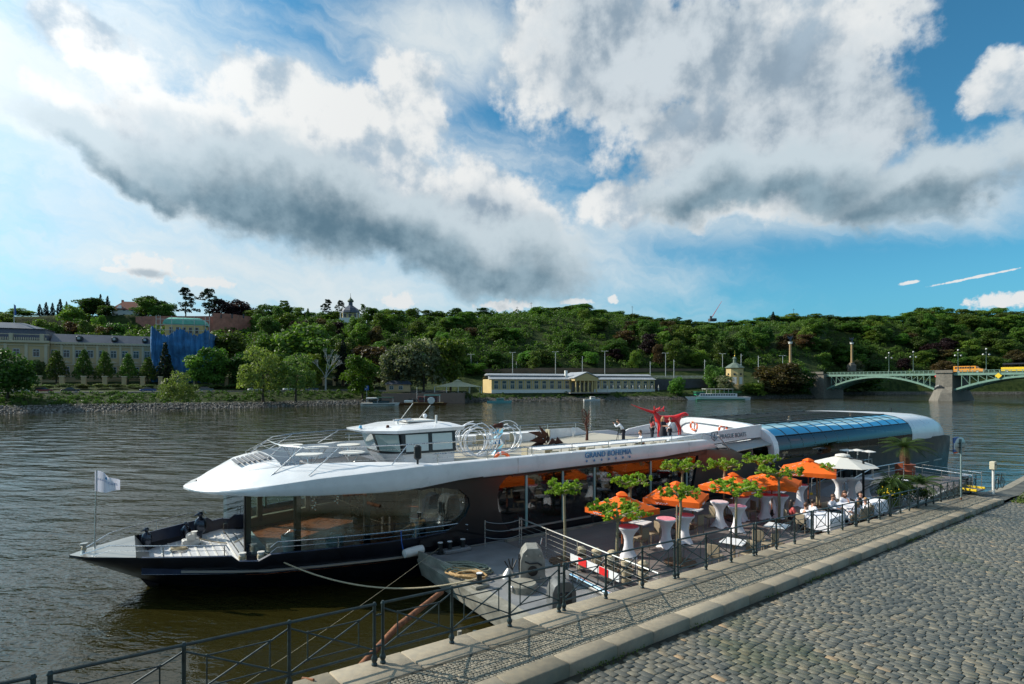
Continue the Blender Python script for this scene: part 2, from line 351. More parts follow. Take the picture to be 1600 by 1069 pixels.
# ================================================================== WATER
def build_water():
    m = bpy.data.materials.new('river_water'); m.use_nodes = True; t = m.node_tree; N = NT(t); b = t.nodes['Principled BSDF']
    P = N.n('ShaderNodeNewGeometry').outputs['Position']
    b.inputs['Base Color'].default_value = (.019, .017, .004, 1); b.inputs['Roughness'].default_value = .045; b.inputs['IOR'].default_value = 1.33
    b.inputs['Specular IOR Level'].default_value = .5
    # wind waves: crests run roughly across the stream
    rot = N.n('ShaderNodeVectorRotate', rotation_type='Z_AXIS'); N.put(rot.inputs['Vector'], P); rot.inputs['Angle'].default_value = R(12)
    a = N.vmul(rot.outputs[0], (.55, 1.5, 1))
    n1 = N.noise(a, .75, 4, .5, .5); n2 = N.noise(N.vmul(rot.outputs[0], (.8, 1.5, 1)), 2.6, 3, .5, .3); n3 = N.noise(P, .10, 2, .5); n0 = N.noise(N.vmul(rot.outputs[0], (.62, 1.5, 1)), .30, 2, .45, .4)
    px, py, pz = N.sep(P)
    # sheltered water between ship, pontoon and quay is nearly flat
    calm = N.mul(N.ss(N.sub(py, N.mul(px, .68)), 30., 17.), N.ss(px, -15., -7.))
    amp = N.mul(N.lin(n3, .3, .7, .75, 1.2), N.lin(calm, 0, 1, 1., .16))
    h = N.add(N.mul(n0, N.lin(py, 18., 60., .75, 1.9)), N.add(N.mul(n1, N.lin(py, 30., 90., .62, .35)), N.mul(n2, N.lin(py, 20., 60., .30, .05))))
    bp = N.n('ShaderNodeBump'); bp.inputs['Distance'].default_value = .30; N.put(bp.inputs['Strength'], N.m('MULTIPLY', amp, .85, clamp=True)); N.put(bp.inputs['Height'], h)
    N.put(b.inputs['Normal'], bp.outputs[0])
    V = []; Fs = []
    xs = [-900, -300, -120, -60, -30, 0, 30, 60, 120, 300, 900]; ys = [-40, 0, 10, 20, 40, 80, 160, 260, 400, 700]
    for yy in ys:
        for xx in xs: V.append((xx, yy, 0))
    n = len(xs)
    for j in range(len(ys) - 1):
        for i in range(n - 1): Fs.append((j * n + i, j * n + i + 1, (j + 1) * n + i + 1, (j + 1) * n + i))
    struct(np_mesh('water', V, Fs, m))
build_water()
# ================================================================== QUAY
def stonemat(name, stops, rough=.75, bump=.5, bs=25., moss=0.):
    m = bpy.data.materials.new(name); m.use_nodes = True; t = m.node_tree; N = NT(t); b = t.nodes['Principled BSDF']
    at = N.n('ShaderNodeAttribute'); at.attribute_name = 'rnd'; tc = N.n('ShaderNodeNewGeometry').outputs['Position']
    c = N.ramp(at.outputs['Fac'], stops); f = N.noise(tc, 9., 6, .65); f3 = N.noise(tc, 1.1, 5, .6)
    c = N.mixc(N.mul(N.ss(f, .35, .7), .45), c, N.vmul(c, (1.55, 1.5, 1.4))); c = N.mixc(N.mul(N.ss(f3, .5, .72), .35), c, N.vmul(c, (.62, .62, .62)))
    if moss: c = N.mixc(N.mul(N.ss(N.noise(tc, .28, 6, .62), .56, .68), moss), c, (.05, .07, .018))
    N.put(b.inputs['Base Color'], c); b.inputs['Specular IOR Level'].default_value = .35; N.put(b.inputs['Roughness'], N.lin(f, .3, .7, rough - .2, rough + .12))
    N.put(b.inputs['Normal'], N.bump(N.noise(tc, bs, 6, .6), bump, .012)); return m
def stones(name, C, U, W, L, B, H, tilt, mt, rnd, inset=.055):
    """C centres (n,3); U unit long axis (n,3); W unit cross axis; L, B half sizes; H height; each stone is a worn little block"""
    n = len(C); up = np.cross(U, W); up /= np.linalg.norm(up, axis=1)[:, None]; up *= np.sign(up[:, 2])[:, None]
    rows = []
    rg = np.random.default_rng(3)
    corner = [(-1, -1), (1, -1), (1, 1), (-1, 1)]
    jit = 1 + rg.uniform(-.07, .03, (n, 4, 2))
    for lev, (k, z) in enumerate(((1.0, -1.0), (1.0, -.10), (1 - inset, 0.0))):
        for ci, (a, b) in enumerate(corner):
            zz = H * z if lev < 2 else 0
            tl = tilt[:, 0] * a + tilt[:, 1] * b if lev > 0 else 0
            p = C + U * (a * L * k * jit[:, ci, 0])[:, None] + W * (b * B * k * jit[:, ci, 1])[:, None] + up * (zz + tl)[:, None]
            rows.append(p)
    V = np.stack(rows, 1).reshape(-1, 3)
    f = []
    for lev in (0, 1):
        for i in range(4): j = (i + 1) % 4; f.append((lev * 4 + i, lev * 4 + j, lev * 4 + 4 + j, lev * 4 + 4 + i))
    f.append((8, 9, 10, 11)); f = np.array(f)
    Fq = (np.arange(n) * 12)[:, None, None] + f[None]
    return np_mesh(name, V, Fq.reshape(-1, 4), mt, attrs={'rnd': np.repeat(rnd, 9)})
def qf_arr(a, b, h):
    z = np.where(a < 37, 2.59 + QS * a, np.where(a < 41, 2.59 + QS * 37 + QS * (a - 37) * (1 - (a - 37) / 8), 2.59 + QS * 39))
    return np.stack([QA * a + QB * b, 11.1 + QB * a - QA * b, z + h], -1)
def build_quay():
    rg = np.random.default_rng(11)
    granite = stonemat('granite_slab', [(0, (.17, .15, .11)), (.5, (.23, .20, .15)), (1, (.30, .26, .195))], .75, .35, 60.)
    cob = stonemat('road_cobble', [(0, (.064, .068, .062)), (.3, (.094, .096, .084)), (.55, (.128, .122, .098)), (.8, (.160, .144, .106)), (.95, (.21, .17, .115)), (1, (.31, .22, .13))], .5, .5, 30., .42)
    sett = stonemat('mosaic_sett', [(0, (.12, .115, .09)), (.5, (.20, .185, .145)), (.85, (.28, .25, .19)), (1, (.36, .25, .16))], .75, .4, 60.)
    dirt = mat('joint_dirt', (.045, .042, .028), .95, 0, .5, 1.2, .4, 30)
    # earth body below everything (road bed), following the quay's slope
    AA = [-40, -10, -3, 3, 10, 20, 30, 37, 39, 41, 46, 60, 90, 160]; V = []; Fs = []
    BBq = [1.80, 6, 15, 40, 90]
    for a in AA:
        for bb in BBq:
            h = -.226
            V.append(QF(a, bb, h))
    nb = len(BBq)
    for i in range(len(AA) - 1):
        for j in range(nb - 1): Fs.append((i * nb + j, i * nb + j + 1, (i + 1) * nb + j + 1, (i + 1) * nb + j))
    struct(np_mesh('road_bed', V, Fs, dirt))
    # cobbles: rows run across the quay
    rows_w = .155; A_, B_, Lh, Bh, hz = [], [], [], [], []
    a = -3.5
    while a < 62:
        rw = rows_w * random.uniform(.92, 1.08) * (1 if a < 40 else 1.6); b = 1.86 + random.uniform(0, .2)
        bmax = min(34, 6 + (a + 4) * 1.1)
        bmin = 1.86 if a < 36.6 else 1.86
        if a >= 36.4: b = bmin
        while b < bmax:
            l = random.uniform(.155, .275) * (1 if a < 40 else 1.6)
            A_.append(a + rw / 2 + .06 * math.sin(b * .7)); B_.append(b + l / 2); Lh.append(l / 2 - .005); Bh.append(rw / 2 - .005); b += l
        a += rw
    A_, B_, Lh, Bh = map(np.array, (A_, B_, Lh, Bh)); n = len(A_)
    und = .007 * np.sin(A_ * .9 + B_ * .5) + .006 * np.sin(B_ * 1.3)
    C = qf_arr(A_, B_, -.20 + und + rg.uniform(-.006, .006, n))
    yaw = rg.normal(0, .018, n); e = np.array([QB, -QA, 0.]); d = np.array([QA * .9984, QB * .9984, QS])
    U = e[None] * np.cos(yaw)[:, None] + d[None] * np.sin(yaw)[:, None]; W = d[None] * np.cos(yaw)[:, None] - e[None] * np.sin(yaw)[:, None]
    rnd = np.clip(rg.beta(1.6, 2.4, n) + .10 * np.sin(A_ * .35 + B_ * .2), 0, 1)
    struct(stones('cobbled_road', C, U, W, Lh, Bh, np.full(n, .07), rg.normal(0, .0026, (n, 2)), cob, rnd))
    # moss and weeds along the kerb foot
    # pavement mosaic: segmental arcs
    A_, B_, th, s_, w_ = [], [], [], [], []
    b0, b1 = .62, 1.36; Rr = .60; a = -4.2
    cx = -5.
    while cx < 36.2:
        k = 0; r0 = 0
        # arcs advancing along the pavement, bowed
        for bb in np.arange(b0, b1, .066):
            x = (bb - (b0 + b1) / 2) / ((b1 - b0) / 2)
            off = .20 * (1 - x * x)
            A_.append(cx + off + rg.normal(0, .004)); B_.append(bb + .03 + rg.normal(0, .004)); th.append(math.atan2(-2 * .20 * x / ((b1 - b0) / 2), 1)); s_.append(rg.uniform(.026, .031)); w_.append(rg.uniform(.024, .029))
        cx += .064
    A_, B_, th, s_, w_ = map(np.array, (A_, B_, th, s_, w_)); n = len(A_)
    C = qf_arr(A_, B_, 0.0 + rg.uniform(-.004, .002, n) + .006 * np.sin(A_ * 2))
    U = e[None] * np.cos(th)[:, None] + d[None] * np.sin(th)[:, None]; W = d[None] * np.cos(th)[:, None] - e[None] * np.sin(th)[:, None]
    yaw = rg.normal(0, .16, n); U2 = U * np.cos(yaw)[:, None] + W * np.sin(yaw)[:, None]; W2 = W * np.cos(yaw)[:, None] - U * np.sin(yaw)[:, None]
    struct(stones('pavement_mosaic', C, U2, W2, s_, w_, np.full(n, .025), rg.normal(0, .0015, (n, 2)), sett, np.clip(rg.beta(2, 3, n), 0, 1), .22))
    # bed under the mosaic
    bed = MB(); A2 = [-9 + 3 * i for i in range(15)] + [36.2]
    for i in range(len(A2) - 1):
        a0, a1 = A2[i], A2[i + 1]; bed.quad(QF(a0, .50, -.012), QF(a0, 1.46, -.012), QF(a1, 1.46, -.012), QF(a1, .50, -.012))
    struct(bed.build('pavement_bed', dirt))
    # edge slabs over the wall and kerb stones
    def slabs(name, b0, b1, top, hgt, step, off, a0=-9., a1=36.2, skew=0.):
        Vs, Fs_, rn = [], [], []; a = a0 + off
        while a < a1:
            l = step * random.uniform(.85, 1.12); l = min(l, a1 - a)
            if l < .2: break
            g = .006; ch = .018; dz = random.uniform(-.004, .003); o = len(Vs)
            for (h, i) in ((-hgt, 0), (-ch, 0), (0, ch)):
                for (aa, bb) in ((a + g + i, b0 + i), (a + l - g - i, b0 + i), (a + l - g - i, b1 - i), (a + g + i, b1 - i)):
                    Vs.append(QF(aa, bb, top + h + dz))
            for lev in (0, 4):
                for i in range(4): j = (i + 1) % 4; Fs_.append((o + lev + i, o + lev + j, o + lev + 4 + j, o + lev + 4 + i))
            Fs_.append((o + 8, o + 9, o + 10, o + 11)); rn += [random.random()] * 9; a += l
        return struct(np_mesh(name, [tuple(p) for p in Vs], Fs_, granite, attrs={'rnd': rn}))
    slabs('quay_edge', -.22, .54, 0.0, .35, 1.35, 0., a1=38.4)
    slabs('kerb', 1.40, 1.80, .005, .32, 1.25, .5)
    # end of the raised pavement: a kerb return
    cap = MB()
    for k in range(1): cap.loft([[QF(36.2, .56, .002), QF(36.2, 1.80, .002), QF(36.2, 1.80, -.3), QF(36.2, .56, -.3)], [QF(36.55, .56, -.006), QF(36.55, 1.80, -.006), QF(36.55, 1.80, -.3), QF(36.55, .56, -.3)]])
    struct(cap.build('kerb_end', mat('granite_end', (.26, .24, .20), .8, 0, .2, 8, .3, 60), bevel=.015))
    # quay wall down into the water and landing beyond
    wm = bpy.data.materials.new('quay_masonry'); wm.use_nodes = True; t = wm.node_tree; N = NT(t); b = t.nodes['Principled BSDF']
    P = N.n('ShaderNodeNewGeometry').outputs['Position']; x, y, z = N.sep(P)
    br = N.n('ShaderNodeTexBrick'); N.put(br.inputs['Vector'], N.xyz(N.add(N.mul(x, QA), N.mul(y, QB)), z, 0)); br.inputs['Scale'].default_value = 1.; br.inputs['Brick Width'].default_value = .9; br.inputs['Row Height'].default_value = .4; br.inputs['Mortar Size'].default_value = .012
    br.inputs['Color1'].default_value = (.16, .145, .11, 1); br.inputs['Color2'].default_value = (.10, .095, .08, 1); br.inputs['Mortar'].default_value = (.04, .04, .03, 1)
    N.put(b.inputs['Base Color'], N.mixc(N.ss(z, .5, -.05), br.outputs[0], (.03, .035, .015))); b.inputs['Roughness'].default_value = .8
    wl = MB(); A3 = [-40, -20, -9, 0, 10, 20, 30, 36.5, 38.4]
    for i in range(len(A3) - 1):
        a0, a1 = A3[i], A3[i + 1]
        wl.loft([[QF(a0, -.17, -.33), QF(a0, .5, -.33), QF(a0, .5, -5.5), QF(a0, -.17, -5.5)], [QF(a1, -.17, -.33), QF(a1, .5, -.33), QF(a1, .5, -5.5), QF(a1, -.17, -5.5)]])
    struct(wl.build('quay_wall', wm))
    # landing to the right: the bank line turns away from the pavement
    L = [(38.4, -.2), (41, .25), (44, .6), (51, .7), (60, .8), (80, 1.0), (160, 1.4)]; ld = MB()
    hL = lambda a: -.02 - .165 * min(1, max(0, (a - 38.4) / 2.6))
    for p, q in zip(L[:-1], L[1:]):
        ld.loft([[QF(r[0], r[1], hL(r[0])), QF(r[0], r[1] + .45, hL(r[0])), QF(r[0], r[1] + .45, -4), QF(r[0], r[1] - .1, -4)] for r in (p, q)])
    struct(ld.build('landing_edge', granite_plain))
    lf = MB()
    for p, q in zip(L[:-1], L[1:]): lf.quad(QF(p[0], p[1] + .44, hL(p[0]) - .012), QF(p[0], 1.84, hL(p[0]) - .012), QF(q[0], 1.84, hL(q[0]) - .012), QF(q[0], q[1] + .44, hL(q[0]) - .012))
    lf.quad(QF(36.5, -.2, -.06), QF(36.5, 1.84, -.06), QF(38.45, 1.84, -.05), QF(38.45, -.2, -.05))
    struct(lf.build('landing', mat('landing_cobble_far', (.085, .088, .078), .75, 0, .35, .9, .6, 6, .03)))
granite_plain = mat('granite_plain', (.25, .23, .18), .8, 0, .25, 4, .3, 50)
build_quay()
# weeds on the kerb foot and on the landing
def leaf_cards(n, fn, size, seed=1, flat=0.):
    """n little bent leaves: fn(rng, n) -> (n,3) centres"""
    rg = np.random.default_rng(seed); C = fn(rg, n); m = len(C)
    a = rg.normal(size=(m, 3)); a[:, 2] *= (1 - flat); a /= np.linalg.norm(a, axis=1)[:, None]
    b = rg.normal(size=(m, 3)); b -= a * (a * b).sum(1)[:, None]; b /= np.linalg.norm(b, axis=1)[:, None]
    s = (size * rg.uniform(.6, 1.35, m))[:, None]
    V = np.stack([C - a * s, C + b * s * .62, C + a * s, C - b * s * .62], 1).reshape(-1, 3)
    Fq = (np.arange(m) * 4)[:, None] + np.arange(4)[None]
    return V, Fq, rg.random(m)
M['weed'] = leafmat('weed_leaf', (.05, .085, .015), (.10, .15, .03))
def weeds():
    def f(rg, n):
        a = rg.uniform(-2, 34, n) ; b = 1.84 + np.abs(rg.normal(0, .05, n)); keep = (np.sin(a * 2.1) + np.sin(a * .7 + 1) + rg.normal(0, .3, n)) > .55
        a, b = a[keep], b[keep]; return qf_arr(a, b, -.20 + rg.uniform(0, .07, len(a)))
    V, F, r = leaf_cards(2600, f, .022, 5)
    def g(rg, n):
        a = rg.uniform(37, 60, n); b = 1.9 + rg.gamma(2., .5, n); return qf_arr(a, b, -.16 + rg.uniform(0, .05, n))
    V2, F2, r2 = leaf_cards(3000, g, .07, 6)
    o = np_mesh('weeds', np.vstack([V, V2]), np.vstack([F, F2 + len(V)]), M['weed'], attrs={'rnd': np.concatenate([r, r2])})
    o['kind'] = 'stuff'; tag(o, 'green weeds and moss growing at the foot of the kerb and on the landing', 'weeds')
weeds()
# ================================================================== RAILING: one thing per three-bay panel
def rail_panel(i, a0, label):
    L = 4.22; root = thing('quay_railing', QF(a0, 0, 0), label, 'railing', QANG, 'iron railing panels along the quay')
    inv = root.matrix_basis.inverted()
    def P(a, h): return inv @ QF(a0 + a, 0, h)
    xs = [.075, .075 + (L - .15) / 3, .075 + (L - .15) * 2 / 3, L - .075]
    for x in xs:
        p = MB(); prof = [(.045, .0), (.05, .02), (.034, .05), (.052, .09), (.055, .12), (.035, .155), (.030, .18), (.027, .22), (.027, .96), (.036, .97), (.036, .985), (.026, 1.0), (.018, 1.02)]
        p.lathe(prof, P(x, 0), 10); p.build('post', M['iron'], root, True)
    r = MB(); r.tube([P(0.05, .985), P(L - .05, .985)], .024, 8); r.build('top_rail', M['iron'], root, True)
    r = MB(); r.tube([P(0.05, .215), P(L - .05, .215)], .021, 8); r.build('bottom_rail', M['iron'], root, True)
    for k in range(3):
        x0, x1 = xs[k], xs[k + 1]; w = x1 - x0; m = MB(); q = .20; hl, hh = .215, .93; u0, u1 = x0 + w * q, x1 - w * q; z0 = hl + (hh - hl) * q * 1.05; z1 = hh - (hh - hl) * q * 1.05
        for s in (((x0, hl + .03), (x1, hh - .03)), ((x0, hh - .03), (x1, hl + .03))): m.tube([P(*s[0]), P(*s[1])], .014, 6)
        for s in (((u0, z0), (u1, z0)), ((u0, z1), (u1, z1)), ((u0, z0), (u0, z1)), ((u1, z0), (u1, z1))): m.tube([P(*s[0]), P(*s[1])], .011, 6)
        for (ux, uz) in ((u0, z0), (u1, z0), (u0, z1), (u1, z1)): m.sphere(P(ux, uz), .022, 6, 4)
        m.build('cross_bracing', M['iron'], root, True)
    if 1:
        for z in (.30, .80): h = MB(); h.tube([P(L - .06, z), P(L - .02, z), P(L, z), P(L + .02, z), P(L + .05, z)], [.014, .014, .024, .014, .014], 6); h.build('link', M['iron'], root, True)
    return root
RL = ['nearest railing panel, cut off by the lower left corner over open water', 'dark green iron railing panel over the water in front of the ship bow', 'dark green iron railing panel in front of the leaning rusty pipe', 'dark green iron railing panel before the pontoon corner with the coiled ropes', 'dark green iron railing panel in front of the red and white barrier board', 'dark green iron railing panel before the second and third orange parasols', 'iron railing panel between the lone tall tables and the dark haired girl', 'iron railing panel before the two seated men seen from behind', 'dark green iron railing panel in front of the group seated under the white parasol', 'dark green iron railing panel beside the tall table next to the shrubs', 'dark green iron railing panel in front of the potted palm shrubs', 'last railing panel, ending at the yellow edged gangplank behind the round sign']
for i in range(12):
    rail_panel(i, 1.37 + 4.22 * (i - 3), RL[i])
# ================================================================== FAR BANK TERRAIN
def at(px, Y, z=0.): return Vector(((px - 800) / FP * Y, Y, z))
def zof(py, Y): return CZ + (600 - py) * Y / FP
TC = [(-400, [(105, -1), (112, 1.6), (124, 4.6), (136, 4.8), (165, 7), (210, 12), (265, 30), (290, 36), (294, 44), (600, 46)]),
 (0, [(135, -1), (141, 1.6), (153, 4.6), (165, 4.8), (190, 7), (235, 12), (280, 30), (300, 36), (304, 44), (600, 46)]),
 (200, [(152, -1), (158, 1.6), (170, 4.6), (182, 4.8), (202, 7), (240, 12), (285, 30), (300, 36), (304, 44), (600, 44)]),
 (400, [(173, -1), (180, 1.6), (191, 4.6), (203, 4.8), (222, 7), (250, 12), (285, 28), (310, 38), (330, 43), (600, 44)]),
 (560, [(199, -1), (206, 1.6), (216, 4.6), (230, 5), (246, 7), (268, 11), (300, 26), (335, 40), (365, 47), (600, 48)]),
 (640, [(212, -1), (213, 1.2), (216, 3.9), (236, 4.4), (255, 7), (275, 11), (305, 26), (345, 41), (375, 48), (600, 50)]),
 (728, [(216, -1), (217, 1.2), (219, 3.9), (240, 4.5), (262, 7), (282, 11), (312, 27), (352, 43), (388, 51), (600, 53)]),
 (735, [(229, -1), (231, .6), (240, 3.0), (258, 3.5), (270, 8), (285, 11), (315, 27), (355, 43), (390, 52), (620, 54)]),
 (900, [(245, -1), (248, .6), (256, 3.2), (284, 4), (292, 10.5), (305, 15), (335, 30), (385, 52), (425, 61), (650, 62)]),
 (1060, [(262, -1), (265, .6), (272, 3.4), (285, 4), (300, 11), (315, 15), (345, 27), (395, 41), (430, 50), (650, 52)]),
 (1130, [(272, -1), (275, 1.5), (280, 4), (292, 5.5), (308, 11), (322, 15), (355, 28), (405, 43), (445, 52), (670, 55)]),
 (1240, [(286, -1), (290, 2), (295, 5), (304, 9), (318, 11.5), (335, 15), (370, 30), (425, 49), (470, 58), (700, 60)]),
 (1284, [(294, -1), (298, 2), (303, 5), (312, 11), (325, 11.5), (345, 15), (385, 32), (440, 52), (490, 62), (720, 64)]),
 (1292, [(392, -1), (394, 1.5), (396, 2.0), (404, 2.2), (406, 9), (425, 12), (455, 28), (495, 52), (530, 66), (760, 70)]),
 (1420, [(404, -1), (406, 1.5), (408, 2.0), (416, 2.2), (418, 9), (430, 12), (460, 30), (500, 56), (530, 66), (760, 70)]),
 (1700, [(400, -1), (402, 1.5), (404, 2.0), (412, 2.2), (414, 9), (430, 12), (460, 30), (500, 56), (530, 66), (760, 70)]),
 (2300, [(400, -1), (402, 1.5), (404, 2.0), (412, 2.2), (414, 9), (430, 12), (460, 30), (500, 56), (530, 66), (760, 70)])]
def tcol(px):
    for i in range(len(TC) - 1):
        if TC[i][0] <= px <= TC[i + 1][0]:
            f = (px - TC[i][0]) / (TC[i + 1][0] - TC[i][0]); A, B = TC[i][1], TC[i + 1][1]
            return [(a[0] + (b[0] - a[0]) * f, a[1] + (b[1] - a[1]) * f) for a, b in zip(A, B)]
    return TC[0][1] if px < TC[0][0] else TC[-1][1]
def gz(px, Y):
    c = tcol(px)
    if Y <= c[0][0]: return c[0][1]
    for a, b in zip(c[:-1], c[1:]):
        if a[0] <= Y <= b[0]: return a[1] + (b[1] - a[1]) * (Y - a[0]) / (b[0] - a[0])
    return c[-1][1]
def build_terrain():
    m = bpy.data.materials.new('bank_ground'); m.use_nodes = True; t = m.node_tree; N = NT(t); b = t.nodes['Principled BSDF']
    P = N.n('ShaderNodeNewGeometry').outputs['Position']; x, y, z = N.sep(P)
    g = N.mixc(N.ss(N.noise(P, .35, 7, .65), .35, .65), (.014, .028, .007), (.045, .062, .017))
    st = N.mixc(N.ss(N.noise(P, 1.6, 6, .7), .4, .62), (.03, .03, .025), (.13, .125, .11))
    N.put(b.inputs['Base Color'], N.mixc(N.ss(N.add(z, N.mul(N.noise(P, .3, 4), 1.6)), 2.9, 2.1), g, st)); b.inputs['Roughness'].default_value = .9; b.inputs['Specular IOR Level'].default_value = .1
    N.put(b.inputs['Normal'], N.bump(N.noise(P, 1.2, 6, .7), .8, .6))
    pxs = sorted(set([c[0] for c in TC] + list(range(-400, 2301, 30)))); V = []; rows = []
    for p in pxs:
        c = tcol(p); r = []
        for i, (a, b_) in enumerate(zip(c[:-1], c[1:])):
            n = 1 if i < 5 else 4
            for k in range(n): r.append((a[0] + (b_[0] - a[0]) * k / n, a[1] + (b_[1] - a[1]) * k / n))
        r.append(c[-1]); rows.append(len(r)); V += [at(p, Y, zz + (random.uniform(-.8, .8) if i > 7 and i < len(r) - 1 else 0)) for i, (Y, zz) in enumerate(r)]
    n = rows[0]; Fs = [(i * n + j, (i + 1) * n + j, (i + 1) * n + j + 1, i * n + j + 1) for i in range(len(pxs) - 1) for j in range(n - 1)]
    struct(np_mesh('far_bank_hill', V, Fs, m, smooth=True))
    road = MB(); pr = None
    for p in list(range(-300, 721, 40)):
        c = tcol(p); q = (at(p, c[2][0] + 2.0, c[2][1] + .10), at(p, c[3][0] - 1.5, c[3][1] + .10))
        if pr: road.quad(pr[0], q[0], q[1], pr[1])
        pr = q
    struct(road.build('far_road', mat('far_asphalt', (.07, .07, .07), .8, 0, .15, .5)))
    pv = MB(); pr = None
    for p in list(range(-300, 621, 30)):                       # low parapet that edges the road
        c = tcol(p); q = [at(p, c[2][0] + .8, c[2][1] - .3), at(p, c[2][0] + 1.5, c[2][1] - .3), at(p, c[2][0] + 1.5, c[2][1] + .35), at(p, c[2][0] + .8, c[2][1] + .35)]
        if pr: pv.loft([pr, q])
        pr = q
    tag(pv.build('road_parapet', M['offstone']), 'long low grey parapet between the far road and the grassy bank', 'parapet')
M['offstone'] = mat('grey_stone', (.20, .19, .17), .85, 0, .25, 1.5, .3, 10)
build_terrain()
def riprap():
    rg = np.random.default_rng(9); n = 5200; V = []; F = []
    base = np.array([(1, 0, 0), (0, 1, 0), (-1, 0, 0), (0, -1, 0), (0, 0, 1), (0, 0, -1)], float); fc = [(0, 1, 4), (1, 2, 4), (2, 3, 4), (3, 0, 4), (1, 0, 5), (2, 1, 5), (3, 2, 5), (0, 3, 5)]
    rn = []
    for i in range(n):
        p = rg.uniform(-60, 1120) if i % 3 else rg.uniform(-60, 560); c = tcol(p); Y = c[0][0] + rg.uniform(1.0, 6.4 if p < 620 else 4.2) ; s = rg.uniform(.14, .42) * (1 if p < 620 else .7)
        q = rg.normal(size=(3, 3)); q, _ = np.linalg.qr(q); w = (base * rg.uniform(.55, 1.2, (6, 1)) * s) @ q.T
        P = at(p, Y, gz(p, Y) + .05); V.append(w + np.array(P)); F.append(np.array(fc) + 6 * i); rn += [rg.beta(2, 2)] * 8
    m = stonemat('riprap_stone', [(0, (.05, .05, .045)), (.5, (.12, .115, .105)), (1, (.28, .27, .25))], .85, .2, 6.)
    o = np_mesh('bank_stones', np.vstack(V), np.vstack(F), m, attrs={'rnd': rn}); o['kind'] = 'stuff'; tag(o, 'grey riprap stones piled along the far waterline', 'stones')
riprap()
# ================================================================== FOLIAGE
def lobe_cloud(rg, lobes, n, leaf, shell=(.72, 1.06)):
    L = np.array(lobes); wts = L[:, 3] ** 2; idx = rg.choice(len(L), n, p=wts / wts.sum())
    d = rg.normal(size=(n, 3)); d /= np.linalg.norm(d, axis=1)[:, None]; d[:, 2] = np.where(d[:, 2] < -.45, -d[:, 2], d[:, 2])
    r = L[idx, 3] * rg.uniform(*shell, n) * (1 + .16 * np.sin(d[:, 0] * 9 + idx) * np.cos(d[:, 2] * 8 + idx * 2))
    C = L[idx, :3] + d * r[:, None]
    lr = rg.random(len(L)); rnd = np.clip(lr[idx] * .6 + rg.random(n) * .4, 0, 1)
    a = rg.normal(size=(n, 3)) + d * .2; a /= np.linalg.norm(a, axis=1)[:, None]; b = np.cross(a, d + rg.normal(size=(n, 3)) * .6); b /= np.linalg.norm(b, axis=1)[:, None]
    s = (leaf * rg.uniform(.55, 1.3, n))[:, None]
    V = np.stack([C - a * s, C + b * s * .8, C + a * s, C - b * s * .8], 1).reshape(-1, 3)
    return V, (np.arange(n) * 4)[:, None] + np.arange(4)[None], rnd
def lobes_broad(rg, k=30, flat=1.):
    L = []
    for i in range(k):
        z = rg.uniform(.12, .84); w = math.sin(math.pi * min(1, max(.06, (z + .05) / 1.06))) ** .5; a = rg.uniform(0, 6.28); rr = rg.uniform(.4, 1) * .34 * w
        L.append((math.cos(a) * rr, math.sin(a) * rr, z * flat, rg.uniform(.09, .17)))
    return L + [(0, 0, .4, .24), (0, 0, .65, .22)]
def lobes_cone(rg, k=30):
    L = []
    for i in range(k):
        z = .18 + .76 * (i / k) ** .9; a = i * 2.4; rr = .36 * (1 - (z - .12) / .92) * .75
        L.append((math.cos(a) * rr, math.sin(a) * rr, z, .055 + .10 * (1 - z)))
    return L
def lobes_conifer(rg, k=70):
    L = []
    for i in range(k):
        z = .14 + .84 * (i / k); a = i * 2.39996; rr = .30 * (1 - z) ** .8 * rg.uniform(.4, 1)
        L.append((math.cos(a) * rr, math.sin(a) * rr, z - .03, .022 + .05 * (1 - z)))
    return L
def lobes_cedar(rg):
    L = []
    for z in (.32, .45, .56, .68, .78, .88, .96):
        R0 = .42 * (1 - z) ** .55 + .05
        for k in range(9):
            a = rg.uniform(0, 6.28); rr = R0 * rg.uniform(.15, 1); L.append((math.cos(a) * rr, math.sin(a) * rr, z + rg.normal(0, .015), rg.uniform(.035, .065)))
    return L
def lobes_willow(rg):
    L = lobes_broad(rg, 16)
    for i in range(26):
        a = rg.uniform(0, 6.28); rr = rg.uniform(.26, .40)
        for z in (.50, .40, .30, .22): L.append((math.cos(a) * rr * (1.0 + (.5 - z) * .3), math.sin(a) * rr * (1.0 + (.5 - z) * .3), z + rg.uniform(-.03, .03), .055))
    return L
def lobes_shrub(rg, k=16):
    return [(math.cos(a) * r, math.sin(a) * r, z, rg.uniform(.16, .24)) for a, r, z in ((rg.uniform(0, 6.28), rg.uniform(0, .34), rg.uniform(.18, .74)) for _ in range(k))]
GR = dict(dark=((.024, .060, .010), (.074, .136, .021)), mid=((.042, .096, .012), (.130, .220, .030)), light=((.042, .085, .014), (.105, .175, .028)), pale=((.065, .10, .03), (.15, .20, .065)),
          yellow=((.06, .11, .01), (.15, .22, .02)), copper=((.012, .006, .008), (.035, .016, .018)), brown=((.035, .028, .010), (.095, .062, .022)), conifer=((.006, .014, .008), (.020, .036, .020)),
          linden=((.022, .060, .008), (.062, .13, .018)), willow=((.10, .145, .03), (.21, .27, .07)), bloom=((.03, .06, .012), (.22, .23, .15)))
LM = {k: leafmat('foliage_' + k, *v) for k, v in GR.items()}
TB = mat('tree_bark_dark', (.055, .042, .03), .9, 0, .3, 3)
TBW = mat('pale_bare_bark', (.42, .42, .38), .8, 0, .15, 3)
CM = {}
